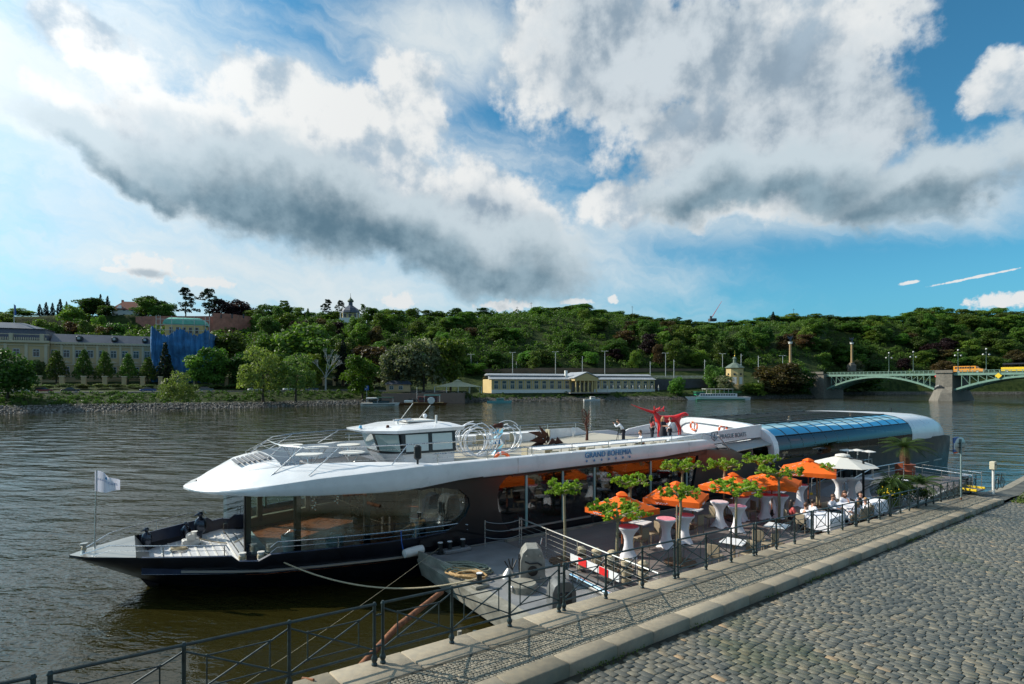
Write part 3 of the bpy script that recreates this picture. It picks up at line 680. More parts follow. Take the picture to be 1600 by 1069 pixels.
def crown_mesh(shape, col, seed):
    key = (shape, col, seed)
    if key in CM: return CM[key]
    rg = np.random.default_rng(seed * 17 + 3)
    fn, n, leaf = dict(broad=(lobes_broad, 5200, .024), cone=(lobes_cone, 3600, .020), conifer=(lobes_conifer, 3600, .020), cedar=(lobes_cedar, 3200, .018), willow=(lobes_willow, 5200, .018), shrub=(lobes_shrub, 2600, .034))[shape]
    V, F, r = lobe_cloud(rg, fn(rg), n, leaf)
    o = np_mesh('crown', V, F, LM[col], attrs={'rnd': r}); CM[key] = o.data; bpy.data.objects.remove(o); return CM[key]
TM = {}
def trunk_mesh(kind, seed):
    key = (kind, seed)
    if key in TM: return TM[key]
    rg = random.Random(seed); m = MB(); top = .5 if kind != 'conifer' else .95
    m.tube([(0, 0, -.06), (0, 0, .02), (rg.uniform(-.01, .01), rg.uniform(-.01, .01), .25), (rg.uniform(-.02, .02), 0, top)], [.034, .026, .020, .008], 7)
    if kind != 'conifer':
        for k in range(6):
            a = k * 1.1 + rg.random(); z0 = rg.uniform(.2, .4); r = rg.uniform(.16, .28); m.tube([(0, 0, z0), (math.cos(a) * r * .5, math.sin(a) * r * .5, z0 + .14), (math.cos(a) * r, math.sin(a) * r, z0 + .34)], [.012, .008, .003], 5)
    o = m.build('trunk', TB, None, True); TM[key] = o.data; bpy.data.objects.remove(o); return TM[key]
def tree(px, Y, ytop, wpx, shape, col, label, name='tree', seed=0, group=None, base=None, cat='tree', trunk=True):
    z0 = gz(px, Y) if base is None else base; h = zof(ytop, Y) - z0; w = wpx * Y / FP
    root = thing(name, at(px, Y, z0), label, cat, random.uniform(0, 6.28), group)
    c = bpy.data.objects.new('crown', crown_mesh(shape, col, seed)); COL.objects.link(c); c.parent = root; k = dict(broad=.86, cone=.80, conifer=.66, cedar=.80, willow=.94, shrub=1.0)[shape]
    c.scale = (w / k, w / k, h)
    if trunk:
        t = bpy.data.objects.new('trunk', trunk_mesh('conifer' if shape == 'conifer' else 'b', seed % 3)); COL.objects.link(t); t.parent = root; t.scale = (h * .8, h * .8, h)
    return root
def front_trees():
    T = tree
    T(12, 150, 541, 84, 'broad', 'dark', 'big dark dense tree on the bank at the left edge of the photo', 'broadleaf_tree', 1)
    for i, (px, yt, w) in enumerate([(88, 546, 40), (131, 545, 36), (164, 547, 34), (200, 551, 34), (231, 557, 34), (263, 561, 28)]):
        T(px, 197 + i * 3, yt, w, 'cone', 'linden', ['cone shaped linden furthest left before the long beige palace', 'cone shaped linden second from the left before the palace', 'cone shaped linden third from the left before the palace', 'cone shaped linden fourth from the left before the palace', 'cone shaped linden fifth from the left, close to the blue netting', 'small cone shaped linden below the blue scaffolding netting'][i], 'linden_tree', i % 3, 'lindens in front of the palace')
    T(55, 200, 560, 34, 'broad', 'pale', 'sparse pale sapling left of the palace lindens', 'sapling', 2)
    T(280, 156, 575, 60, 'willow', 'willow', 'round pale green willow bush overhanging the stony waterline', 'willow_bush', 1, base=1.2, trunk=False, cat='bush')
    T(258, 208, 532, 34, 'conifer', 'conifer', 'dark blue-green conifer standing in front of the blue netting', 'conifer_tree', 0)
    T(350, 236, 514, 92, 'broad', 'dark', 'wide dark tree right behind the blue netted palace wing', 'broadleaf_tree', 2)
    T(306, 206, 552, 46, 'broad', 'mid', 'green tree at the right corner of the blue netting', 'broadleaf_tree', 3)
    T(335, 208, 541, 60, 'broad', 'mid', 'mid green tree behind the beige pillars right of the round willow bush', 'broadleaf_tree', 4)
    T(375, 212, 548, 56, 'broad', 'dark', 'dark green tree left of the two riverside willows', 'broadleaf_tree', 0)
    T(411, 182, 533, 74, 'willow', 'willow', 'left of two pale green willows on the far bank', 'willow_tree', 0, base=2.6)
    T(462, 185, 543, 76, 'willow', 'willow', 'right of two pale green willows on the far bank', 'willow_tree', 2, base=2.6)
    T(475, 240, 497, 122, 'broad', 'light', 'huge light green plane tree towering behind the willows', 'plane_tree', 1)
    T(428, 246, 516, 60, 'broad', 'light', 'light green tree at the left shoulder of the huge plane tree', 'broadleaf_tree', 2)
    T(487, 222, 549, 42, 'broad', 'yellow', 'bright yellow-green tree left of the bare white tree', 'broadleaf_tree', 3)
    T(536, 238, 528, 40, 'conifer', 'conifer', 'dark slim conifer right of the bare white tree', 'conifer_tree', 1)
    T(580, 240, 538, 80, 'broad', 'brown', 'brown leaved beech left of the white flowering chestnuts', 'copper_beech_tree', 4)
    T(566, 207, 553, 66, 'broad', 'yellow', 'light yellow-green tree on the bank behind the small white cabin boat', 'broadleaf_tree', 0, base=3.)
    T(622, 224, 532, 74, 'broad', 'bloom', 'left of three white flowering chestnuts', 'chestnut_tree', 1)
    T(662, 227, 523, 80, 'broad', 'bloom', 'middle and tallest of three white flowering chestnuts', 'chestnut_tree', 2)
    T(704, 232, 525, 72, 'broad', 'mid', 'right of three big chestnuts, greener than the others', 'chestnut_tree', 3)
    T(835, 298, 547, 26, 'broad', 'light', 'single light green tree behind the long bathhouse roof', 'broadleaf_tree', 4)
    T(1058, 268, 587, 32, 'broad', 'mid', 'small round dark tree by the water right of the bathhouse', 'broadleaf_tree', 1)
    T(1117, 284, 569, 36, 'broad', 'light', 'green tree immediately left of the small rotunda', 'broadleaf_tree', 0)
    T(1133, 279, 585, 40, 'broad', 'bloom', 'white flowering tree below the small rotunda', 'flowering_tree', 3)
    T(1178, 283, 596, 40, 'broad', 'mid', 'low green tree at the waterline right of the rotunda', 'broadleaf_tree', 2, base=.4)
    T(1212, 290, 566, 84, 'broad', 'brown', 'wide brownish green tree between the rotunda and the bridge', 'broadleaf_tree', 0, base=1.)
    T(1248, 293, 572, 60, 'broad', 'dark', 'dark tree touching the left end of the iron bridge', 'broadleaf_tree', 1, base=1.)
    T(1335, 385, 560, 34, 'shrub', 'bloom', 'white flowering bush below the right column of the bridge', 'flowering_bush', 1, base=9.5, cat='bush', trunk=False)
    T(1350, 392, 583, 90, 'shrub', 'dark', 'dark trees seen through the left arch of the bridge', 'riverside_tree', 2, base=.5)
    # hedge of pale bushes behind the parked cars
    for i in range(15):
        px = 20 + i * 26.5 + random.uniform(-4, 4)
        if 262 < px < 300: continue
        Y = tcol(px)[3][0] + 8; T(px, Y, 599 + random.uniform(-1.5, 1.5), 30, 'shrub', 'pale', 'pale bush in the hedge behind the cars parked on the far road', 'hedge_bush', i % 3, 'pale hedge bushes along the far road', cat='bush', trunk=False)
    # bare white tree
    root = thing('bare_tree', at(509, 221, gz(509, 221)), 'bare white dead tree between green trees on the far bank', 'tree'); H = zof(541, 221) - gz(509, 221); m = MB(); tk = MB(); rg = random.Random(4)
    tk.tube([(0, 0, -.3), (0, 0, H * .25), (.2, 0, H * .42)], [.4, .3, .22], 7)
    def br(p, d, l, r, dep):
        q = p + d * l; m.tube([p, (p + q) / 2 + Vector((rg.uniform(-.1, .1), 0, .1)), q], [r, r * .8, r * .55], 5)
        if dep:
            for k in range(3): br(q, (d + Vector((rg.uniform(-.7, .7), rg.uniform(-.6, .6), rg.uniform(0, .5)))).normalized(), l * .72, r * .6, dep - 1)
    for k in range(5): br(Vector((.2, 0, H * (.24 + .05 * k))), Vector((rg.uniform(-.7, .7), rg.uniform(-.5, .5), 1)).normalized(), H * .2, .17, 3)
    tk.build('trunk', TBW, root, True); m.build('branches', TBW, root, True)
front_trees()
SKY = [(-60, 480), (0, 488), (35, 482), (48, 488), (110, 478), (145, 466), (190, 490), (230, 462), (265, 478), (400, 476), (443, 472), (467, 482), (497, 490), (565, 477), (583, 476), (600, 474), (625, 480), (655, 484), (690, 484), (715, 480), (760, 478), (790, 492), (840, 476), (870, 474), (905, 467), (935, 480), (960, 483), (1000, 488), (1030, 492), (1060, 497), (1090, 500), (1120, 497), (1150, 500), (1185, 492), (1215, 487), (1240, 492), (1280, 487), (1320, 488), (1350, 487), (1400, 486), (1450, 475), (1470, 480), (1520, 479), (1560, 480), (1620, 480), (1720, 480)]
def skyt(px):
    for a, b in zip(SKY[:-1], SKY[1:]):
        if a[0] <= px <= b[0]: return a[1] + (b[1] - a[1]) * (px - a[0]) / (b[0] - a[0])
    return 482
def hill_trees():
    rg = random.Random(5)
    # skyline specimens one can tell apart
    S = [(62, 474, 13, 'conifer', 'conifer', 'small dark conifer leftmost in the row above the palace roof'), (72, 471, 14, 'conifer', 'conifer', 'dark conifer second in the row above the palace roof'), (82, 472, 12, 'conifer', 'conifer', 'dark conifer third in the row above the palace roof'), (94, 466, 17, 'conifer', 'conifer', 'tallest dark conifer of the row above the palace roof'), (104, 470, 12, 'conifer', 'conifer', 'dark conifer rightmost in the row above the palace roof'),
         (145, 465, 66, 'broad', 'dark', 'big dark round tree left of the red roofed villa'), (157, 458, 15, 'conifer', 'conifer', 'tall thin conifer left of the red roofed villa'), (168, 461, 17, 'conifer', 'conifer', 'conifer touching the red roofed villa on its left'), (232, 461, 52, 'broad', 'dark', 'round dark tree immediately right of the red roofed villa'), (262, 470, 34, 'broad', 'dark', 'dark tree between the villa and the tall cedar'),
         (290, 450, 40, 'cedar', 'conifer', 'tall layered cedar on the brick terrace'), (327, 453, 44, 'cedar', 'conifer', 'wide layered pine left of the dark purple trees'), (352, 466, 44, 'broad', 'copper', 'left dark purple beech above the brick bastion'), (378, 466, 46, 'broad', 'copper', 'right dark purple beech above the brick bastion'),
         (443, 471, 36, 'cedar', 'dark', 'lone tree with flat layered crown on the skyline above the plane tree'), (481, 481, 10, 'cone', 'dark', 'slim poplar on the skyline left of the pavilion'), (512, 469, 28, 'cedar', 'conifer', 'dark pine left of the domed pavilion'), (532, 471, 24, 'cedar', 'conifer', 'dark pine right beside the domed pavilion on its left'), (567, 476, 22, 'cedar', 'dark', 'thin crowned tree right beside the domed pavilion'), (1060, 496, 26, 'cedar', 'dark', 'small flat topped pine on the hill crest above the bathhouse right end'), (1140, 500, 20, 'cedar', 'conifer', 'dark pine on the crest right of the red needle'), (1208, 486, 14, 'conifer', 'conifer', 'pointed dark conifer on the crest above the rotunda'), (1235, 489, 36, 'broad', 'yellow', 'bright yellow-green tree on the crest above the left column')]
    for i, (px, yt, w, sh, co, lb) in enumerate(S):
        c = tcol(px); Y = c[8][0] + (12 if px < 420 else 0); tree(px, Y, yt, w, sh, co, lb, {'conifer': 'conifer_tree', 'cedar': 'cedar_tree'}.get(sh, 'broadleaf_tree'), i % 3)
    # the crest row and the wood on the slope
    px = -60
    while px < 1660:
        w = rg.uniform(26, 46); c = tcol(px); Y = c[8][0] + rg.uniform(-8, 14)
        if not (175 < px < 226 or 270 < px < 392 or 535 < px < 560 or 50 < px < 110):
            tree(px, Y, skyt(px) + rg.uniform(-3, 8), w, 'broad', rg.choice(['mid', 'dark', 'mid', 'light', 'dark']), 'green tree on the skyline of the long hill', 'hilltop_tree', rg.randrange(5), 'trees on the crest of the hill')
        px += w * .62
    n = 0
    for _ in range(1400):
        if n >= 240: break
        px = rg.uniform(-40, 1640); c = tcol(px); f = rg.random(); Y = c[5][0] + (c[8][0] - c[5][0]) * f
        if px < 400 and (f < .15 or f > (.30 if px > 190 else .62)): continue
        if 620 < px < 1010 and rg.random() < .4 and f > .25: continue
        w = rg.uniform(22, 44); h = rg.uniform(7, 12) * (1.25 if px > 1000 or px < 620 else .9)
        z0 = gz(px, Y); yt = 600 - (z0 + h - CZ) * FP / Y
        if yt < skyt(px) + 6: continue
        tree(px, Y, yt, w, 'broad', rg.choice(['mid', 'dark', 'mid', 'mid', 'light', 'light', 'brown'] if rg.random() < .93 else ['copper', 'dark']), 'green tree in the wood covering the hillside', 'hillside_tree', rg.randrange(5), 'trees of the wooded slope', trunk=False); n += 1
hill_trees()
def scrub():
    rg = np.random.default_rng(21); L = []
    for i in range(4200):
        px = rg.uniform(-80, 1680); c = tcol(px); f = rg.random(); i0 = 4 if px > 735 and px < 1280 else 5; Y = c[i0][0] + (c[8][0] + 15 - c[i0][0]) * f
        if px < 392 and Y > c[7][0] - 3: continue
        if px < 330 and Y < c[5][0] + 6: continue
        if i0 == 4 and Y < c[5][0] + 2: continue
        p = at(px, Y, gz(px, Y)); L.append((p.x, p.y, p.z + rg.uniform(.3, 1.6), rg.uniform(1.3, 3.4)))
    V, F, r = lobe_cloud(rg, L, 260000, .46)
    o = np_mesh('hillside_scrub', V, F, LM['mid'], attrs={'rnd': r}); o['kind'] = 'stuff'; tag(o, 'dense green scrub and undergrowth covering the hillside', 'undergrowth')
    L = []
    for i in range(900):
        px = rg.uniform(-60, 735 if i % 2 else 1240); c = tcol(px); lo = c[1][0] + 1; Y = rg.uniform(lo, c[2][0] + .4)
        if 600 < px < 733: continue
        p = at(px, Y, gz(px, Y)); L.append((p.x, p.y, p.z, rg.uniform(.25, .85)))
    V, F, r = lobe_cloud(rg, L, 42000, .17)
    o = np_mesh('bank_grass', V, F, LM['light'], attrs={'rnd': r}); o['kind'] = 'stuff'; tag(o, 'long grass and weeds on the far river bank', 'grass')
scrub()
# ================================================================== FAR BUILDINGS
M['stucco'] = mat('beige_stucco', (.46, .34, .19), .85, 0, .08, .3)
M['stucco2'] = mat('yellow_stucco', (.56, .42, .19), .85, 0, .08, .3)
M['trim'] = mat('pale_trim', (.50, .43, .31), .8, 0, .06, .5)
M['slate'] = mat('slate_roof', (.055, .07, .10), .5, 0, .18, .4)
M['zinc'] = mat('pale_zinc_roof', (.36, .38, .40), .5, .2, .1, .3)
M['win'] = mat('dark_window', (.020, .028, .034), .12)
M['winframe'] = mat('white_window_frame', (.40, .42, .42), .5)
M['redtile'] = mat('red_roof_tile', (.20, .06, .035), .8, 0, .25, .6)
M['brick'] = mat('red_brick', (.34, .14, .10), .9, 0, .25, .5)
M['verdigris'] = mat('verdigris_copper', (.10, .36, .28), .6, 0, .18, .6)
M['netting'] = mat('blue_netting', (.03, .15, .34), .75, 0, .35, .35, .6, .8, .5)
M['darkstone'] = mat('dark_retaining_stone', (.065, .068, .075), .9, 0, .25, .4)
M['brownwall'] = mat('brown_retaining_wall', (.13, .095, .065), .9, 0, .25, .3)
M['green_iron'] = mat('pale_green_iron', (.15, .26, .20), .6, 0, .15, 1.)
M['pierstone'] = mat('bridge_pier_stone', (.155, .14, .115), .85, 0, .25, 1.2, .4, 2.)
M['lampgrey'] = mat('lamp_post_grey', (.42, .45, .45), .5)
M['gold'] = mat('gilded_metal', (.75, .48, .08), .3, .8)
M['ochre'] = mat('ochre_column', (.30, .20, .09), .7, 0, .15, 1.)
def bldg(name, p0, p1, z, label, cat):
    d = Vector((p1.x - p0.x, p1.y - p0.y, 0)); L = d.length
    return thing(name, Vector((p0.x, p0.y, z)), label, cat, math.atan2(d.y, d.x)), L
def window(par, x, z, w, h, y=-.02, frame=True, mullion=True, arch=False):
    f = MB(); f.box((x, y, z + h / 2), (w + .24, .12, h + .24)); o = f.build('window', M['winframe'], par)
    g = MB()
    if mullion:
        for s in (-1, 1): g.box((x + s * w * .255, y - .055, z + h * .33), (w * .44, .06, h * .60)); g.box((x + s * w * .255, y - .055, z + h * .83), (w * .44, .06, h * .28))
    else: g.box((x, y - .055, z + h / 2), (w, .06, h))
    g.build('pane', M['win'], o); return o
def gable(m, x0, x1, y0, y1, z0, z1, hip=0.):
    ym = (y0 + y1) / 2
    return m.add([(x0, y0, z0), (x1, y0, z0), (x1, y1, z0), (x0, y1, z0), (x0 + hip, ym, z1), (x1 - hip, ym, z1)], [(0, 1, 5, 4), (1, 2, 5), (2, 3, 4, 5), (3, 0, 4), (0, 3, 2, 1)])
def palace():
    p0 = at(79, 207); p1 = at(236, 220); b, L = bldg('palace', p0, p1, 6.5, 'long beige palace with slate roof and a taller left pavilion', 'palace'); ze = 22.6 - 6.5; zr = 25.8 - 6.5
    w = MB(); w.box((L / 2, 8, ze / 2), (L, 16, ze)); w.build('wall', M['stucco'], b)
    c = MB()
    for z, d, h in ((ze - .35, .7, .7), (ze - 1.5, .25, .25), (7.9, .3, .4), (3.5, .25, .3)): c.box((L / 2, -d / 2, z), (L, d, h))
    for k in range(int(L / .9)): c.box((.45 + k * .9, -.28, ze - .85), (.4, .5, .3))
    c.build('cornice', M['trim'], b)
    r = MB(); r.loft([[(0, -.6, ze), (L, -.6, ze), (L, 17, ze), (0, 17, ze)], [(0, 3.5, zr), (L, 3.5, zr), (L, 12, zr), (0, 12, zr)]]); ro = r.build('roof', M['slate'], b)
    for k, fx in enumerate((.27, .62, .935)):
        d = MB(); x = L * fx; d.bbox((x, .9, ze + 1.5), (1.9, 2.4, 1.9), .3); o = d.build('dormer', M['darkmetal'], ro); q = MB(); q.lathe([(.45, 0), (.5, .05), (.3, .1)], (x, -.35, ze + 1.6), 12, (0, -1, 0)); q.build('pane', M['winframe'], o)
    for k in range(9):
        x = L * (.035 + k * .1155)
        window(b, x, 10.6, 1.7, 2.6); window(b, x, 4.6, 1.7, 2.5)
        s = MB(); s.add([(x - 1.5, -.35, 8.6), (x + 1.5, -.35, 8.6), (x, -.35, 9.4), (x - 1.5, 0, 8.6), (x + 1.5, 0, 8.6), (x, 0, 9.4)], [(0, 1, 2), (3, 5, 4), (0, 2, 5, 3), (1, 4, 5, 2), (0, 3, 4, 1)]); s.build('pediment', M['trim'], b)
    for k in range(10):
        x = L * (-.02 + k * .1155) + .3
        if x > .3: s = MB(); s.box((x, -.12, 11.6), (.7, .24, 7.)); s.build('pilaster', M['trim'], b)
    # left pavilion
    X0 = -30.; w = MB(); w.box((X0 / 2 - .01, 7, ze / 2 + .1), (-X0, 18, ze + .2)); w.build('pavilion_wall', M['stucco'], b)
    c = MB()
    for z, d, h in ((ze - .2, .8, .8), (ze - 1.5, .25, .25), (7.9, .3, .4), (ze + 2.35, .4, .25)): c.box((X0 / 2, -2 - d / 2, z), (-X0 + .4, d, h))
    for k in range(46): c.lathe([(.14, 0), (.2, .5), (.14, 1.0)], (X0 + .8 + k * .63, -2.1, ze + .3), 6)
    for k in range(4): c.box((X0 + 2 + k * 8.7, -2.1, ze + 1.4), (1.1, 1.0, 2.4))
    c.build('balustrade', M['trim'], b)
    r = MB(); r.loft([[(X0, -1, ze + .2), (-.5, -1, ze + .2), (-.5, 15, ze + .2), (X0, 15, ze + .2)], [(X0, 1, ze + 4.6), (-2, 1, ze + 4.6), (-2, 13, ze + 4.6), (X0, 13, ze + 4.6)], [(X0, .4, ze + 4.6), (-1.6, .4, ze + 4.6), (-1.6, 13.6, ze + 4.6), (X0, 13.6, ze + 4.6)], [(X0, 5, ze + 6.9), (-9, 5, ze + 6.9), (-9, 9, ze + 6.9), (X0, 9, ze + 6.9)]]); r.build('pavilion_roof', M['slate'], b)
    for x in (-3.6, -9.2, -15, -21):
        window(b, x, 10.6, 1.7, 2.6, -2.02); window(b, x, 4.6, 1.7, 2.5, -2.02); s = MB(); s.box((x + 2.8, -2.12, 11.6), (.9, .24, 7.)); s.build('pilaster', M['trim'], b)
    w = MB(); w.box((L * 1.0 - 12, -6.2, 1.1), (L * 1.5, .6, 2.2)); w.build('garden_wall', M['stucco'], b)
    # flagpole on the pavilion roof
    f = thing('roof_flagpole', at(22, 208, 27.), 'tall thin flagpole standing on the palace roof at far left', 'flagpole'); q = MB(); q.cyl((0, 0, 0), (0, 0, 9.5), .14, .07); q.build('pole', M['lampgrey'], f); q = MB(); q.add([(.1, 0, 9.2), (.1, .05, 5.5), (.5, .3, 5.4), (.4, .2, 9.0)], [(0, 1, 2, 3)]); q.add([(.1, .08, 9.2), (.1, .13, 5.5), (.5, .38, 5.4), (.4, .28, 9.0)], [(3, 2, 1, 0)]); q.build('flag', M['blue_sign'], f)
palace()
def netted_wing():
    p0 = at(237, 214); p1 = at(327, 220); b, L = bldg('domed_wing', p0, p1, 6.5, 'palace wing wrapped in blue netting under a green copper dome', 'building'); H = zof(521, 217) - 6.5
    w = MB(); w.box((L / 2, 9, (H - 1) / 2), (L - 1.5, 16, H - 1)); w.build('wall', M['stucco'], b)
    n = MB(); rings = []; rg = random.Random(2)
    for k in range(9):
        z = H * k / 8 * 1.02; ring = []
        for j in range(57):
            x = L * j / 56; ring.append((x, -.9 + .35 * math.sin(j * 1.15 + k * .5) + rg.uniform(-.35, .25) - .9 * (.5 - .5 * math.cos(k * 1.6)), z + (rg.uniform(-.7, .9) + 1.3 * math.cos(j * .22) if k == 8 else 0)))
        for j in range(9): ring.append((L + rg.uniform(-.1, .3), 1 + j * 2, z))
        for j in range(9): ring.append((-rg.uniform(-.1, .3), 17 - j * 2, z))
        rings.append(ring)
    n.loft(rings, False, True); n.build('blue_netting', M['netting'], b, True)
    t = MB(); t.box((L * .54, 6, H + 1.0), (13, 9, 5)); t.build('tower', M['stucco2'], b)
    for x in (-4.4, -2.2, 0, 2.2, 4.4): window(b, L * .54 + x, H + .2, 1.0, 2.2, 1.46, mullion=False)
    d = MB(); rr = []
    for k in range(7):
        a = math.pi / 2 * k / 6; z = H + 3.6 + math.sin(a) * 2.7; i = (1 - math.cos(a)) * 3.; rr.append([(L * .54 - 7.2 + i, 1.2 + i * .7, z), (L * .54 + 7.2 - i, 1.2 + i * .7, z), (L * .54 + 7.2 - i, 10.5 - i * .7, z), (L * .54 - 7.2 + i, 10.5 - i * .7, z)])
    d.loft(rr); d.build('dome', M['verdigris'], b, True)
    s = MB()
    for x in (-9, -7.6, -3.8, 0, 3.8, 7.6, 9):
        s.cyl((L * .54 + x, -.2, H - 2), (L * .54 + x, -.2, H + 6.6), .09, n=5)
    for z in (H + 1.2, H + 3.2, H + 5.2): s.cyl((L * .54 - 9, -.2, z), (L * .54 + 9, -.2, z), .09, n=5)
    s.build('scaffolding', M['lampgrey'], b)
netted_wing()
def pillars():
    pr = None
    for i, px in enumerate([61, 97, 131, 164, 194, 223, 251, 305, 330, 354, 378, 401, 487, 506, 522, 536, 546]):
        Y = tcol(px)[4][0] - 6 if px < 470 else tcol(px)[4][0] - 3; z = gz(px, Y); o = thing('fence_pillar', at(px, Y, z), 'square beige pillar of the palace garden fence', 'pillar', .42, 'beige pillars of the garden fence')
        w = 1.25 if px < 470 else 1.1
        m = MB(); m.bbox((0, 0, 1.5), (w, w, 3.6), .05); m.build('shaft', M['stucco'], o); m = MB(); m.bbox((0, 0, 3.42), (w + .35, w + .35, .3), .06); m.build('cap', M['trim'], o)
        q = at(px, Y, z)
        if pr and (q - pr).length < 12 and px > 300:
            f = MB(); d = q - pr
            for k in range(1, 20): p = pr + d * k / 20; f.cyl(p + Vector((0, 0, .2)), p + Vector((0, 0, 2.6)), .05, n=4)
            for h in (.5, 2.3): f.cyl(pr + Vector((0, 0, h)), q + Vector((0, 0, h)), .06, n=4)
            tag(f.build('iron_fence', M['darkmetal']), 'dark iron bars between the beige garden pillars', 'fence', 'iron fence sections between the pillars')
        pr = q
pillars()
def villa():
    Y = 322; b = thing('villa', at(200, Y, 44), 'white villa with red hipped roof among trees on the hilltop', 'villa', .25); W = 16; z = zof(484, Y) - 44
    m = MB(); m.box((0, 5, z / 2), (W, 10, z)); m.build('wall', M['offwhite'], b)
    r = MB(); gable(r, -W / 2 - .6, W / 2 + .6, -.8, 10.8, z, z + 5.2, 4.5); ro = r.build('roof', M['redtile'], b)
    for x in (-5, 3): q = MB(); q.box((x, 6.5, z + 5), (1., 1., 2.4)); q.build('chimney', M['brick'], ro)
    q = MB(); gable(q, -5.6, -3.0, -.5, 2.5, z + .6, z + 2.6, .8); q.build('dormer', M['offwhite'], ro)
    for x in (-5.5, -2, 2, 5.5):
        for zz in (1.2, 4.6): window(b, x, zz, 1.1, 1.6)
villa()
def bastion():
    b = thing('brick_bastion', at(300, 298, 34), 'red brick bastion wall below the hilltop terrace', 'wall'); m = MB(); pts = []
    for px, y0, Y in ((212, 495, 303), (240, 494, 301), (270, 494, 299), (300, 494, 297), (333, 494, 296)): pts.append((px, y0, Y))
    def seg(L, th=2.):
        pr = None; w = MB()
        for px, y0, Y in L:
            zt = zof(y0, Y); zb = zof(518, Y) - 3; p = at(px, Y, 0) - Vector(b.location); p.z = 0; q = [Vector((p.x, p.y, zb - 34)), Vector((p.x, p.y + th, zb - 34)), Vector((p.x, p.y + th, zt - 34)), Vector((p.x, p.y, zt - 34))]
            if pr: w.loft([pr, q])
            pr = q
        return w
    seg(pts).build('wall_face', M['brick'], b); seg([(333, 489, 294), (352, 490, 294), (372, 492, 296), (392, 495, 302)]).build('raised_bastion', M['brick'], b)
    l = seg([(75, 503, 304), (110, 504, 304), (150, 505, 304), (212, 504, 304)], 1.); l.build('low_wall', M['brick'], b)
    c = MB()
    for px in (345, 362, 380): p = at(px, 293.6, zof(494, 294)) - Vector(b.location); c.box((p.x, p.y + .4, p.z), (.5, .6, 2.2))
    c.build('embrasures', M['darkstone'], b)
bastion()
def pavilion():
    Y = 345; b = thing('hilltop_pavilion', at(547, Y, zof(503, Y)), 'ornate domed pavilion with lantern spire on the hill crest', 'pavilion', .2)
    m = MB(); m.box((0, 4, .8), (12.5, 9, 3.2)); m.build('terrace', M['offwhite'], b)
    m = MB(); m.bbox((0, 4, 4.0), (9.5, 7, 3.6), .2); w = m.build('wall', M['stucco2'], b)
    for x in (-3.2, 0, 3.2): window(b, x, 2.9, 1.8, 2.0, .46, mullion=False)
    m = MB(); m.lathe([(5.6, 0), (5.3, 1.2), (4.2, 2.8), (2.4, 4.0), (1.5, 4.7)], (0, 4, 5.7), 8); m.lathe([(1.3, 0), (1.2, 2.2), (1.7, 2.4)], (0, 4, 10.3), 8); ro = m.build('roof', M['slate'], b)
    m = MB(); m.lathe([(1.8, 0), (1.9, .7), (1.1, 1.7), (.4, 2.3), (.12, 3.2), (.08, 5.4)], (0, 4, 12.6), 10); m.build('lantern', mat('dull_green_copper', (.10, .12, .07), .6), ro)
    m = MB()
    for x in (-5.6, -4, 4, 5.6):
        for y in (-.3,): m.lathe([(.3, 0), (.24, .3), (.24, 2.9), (.34, 3.1)], (x, y, 2.4), 8)
    m.build('columns', M['offwhite'], b)
pavilion()
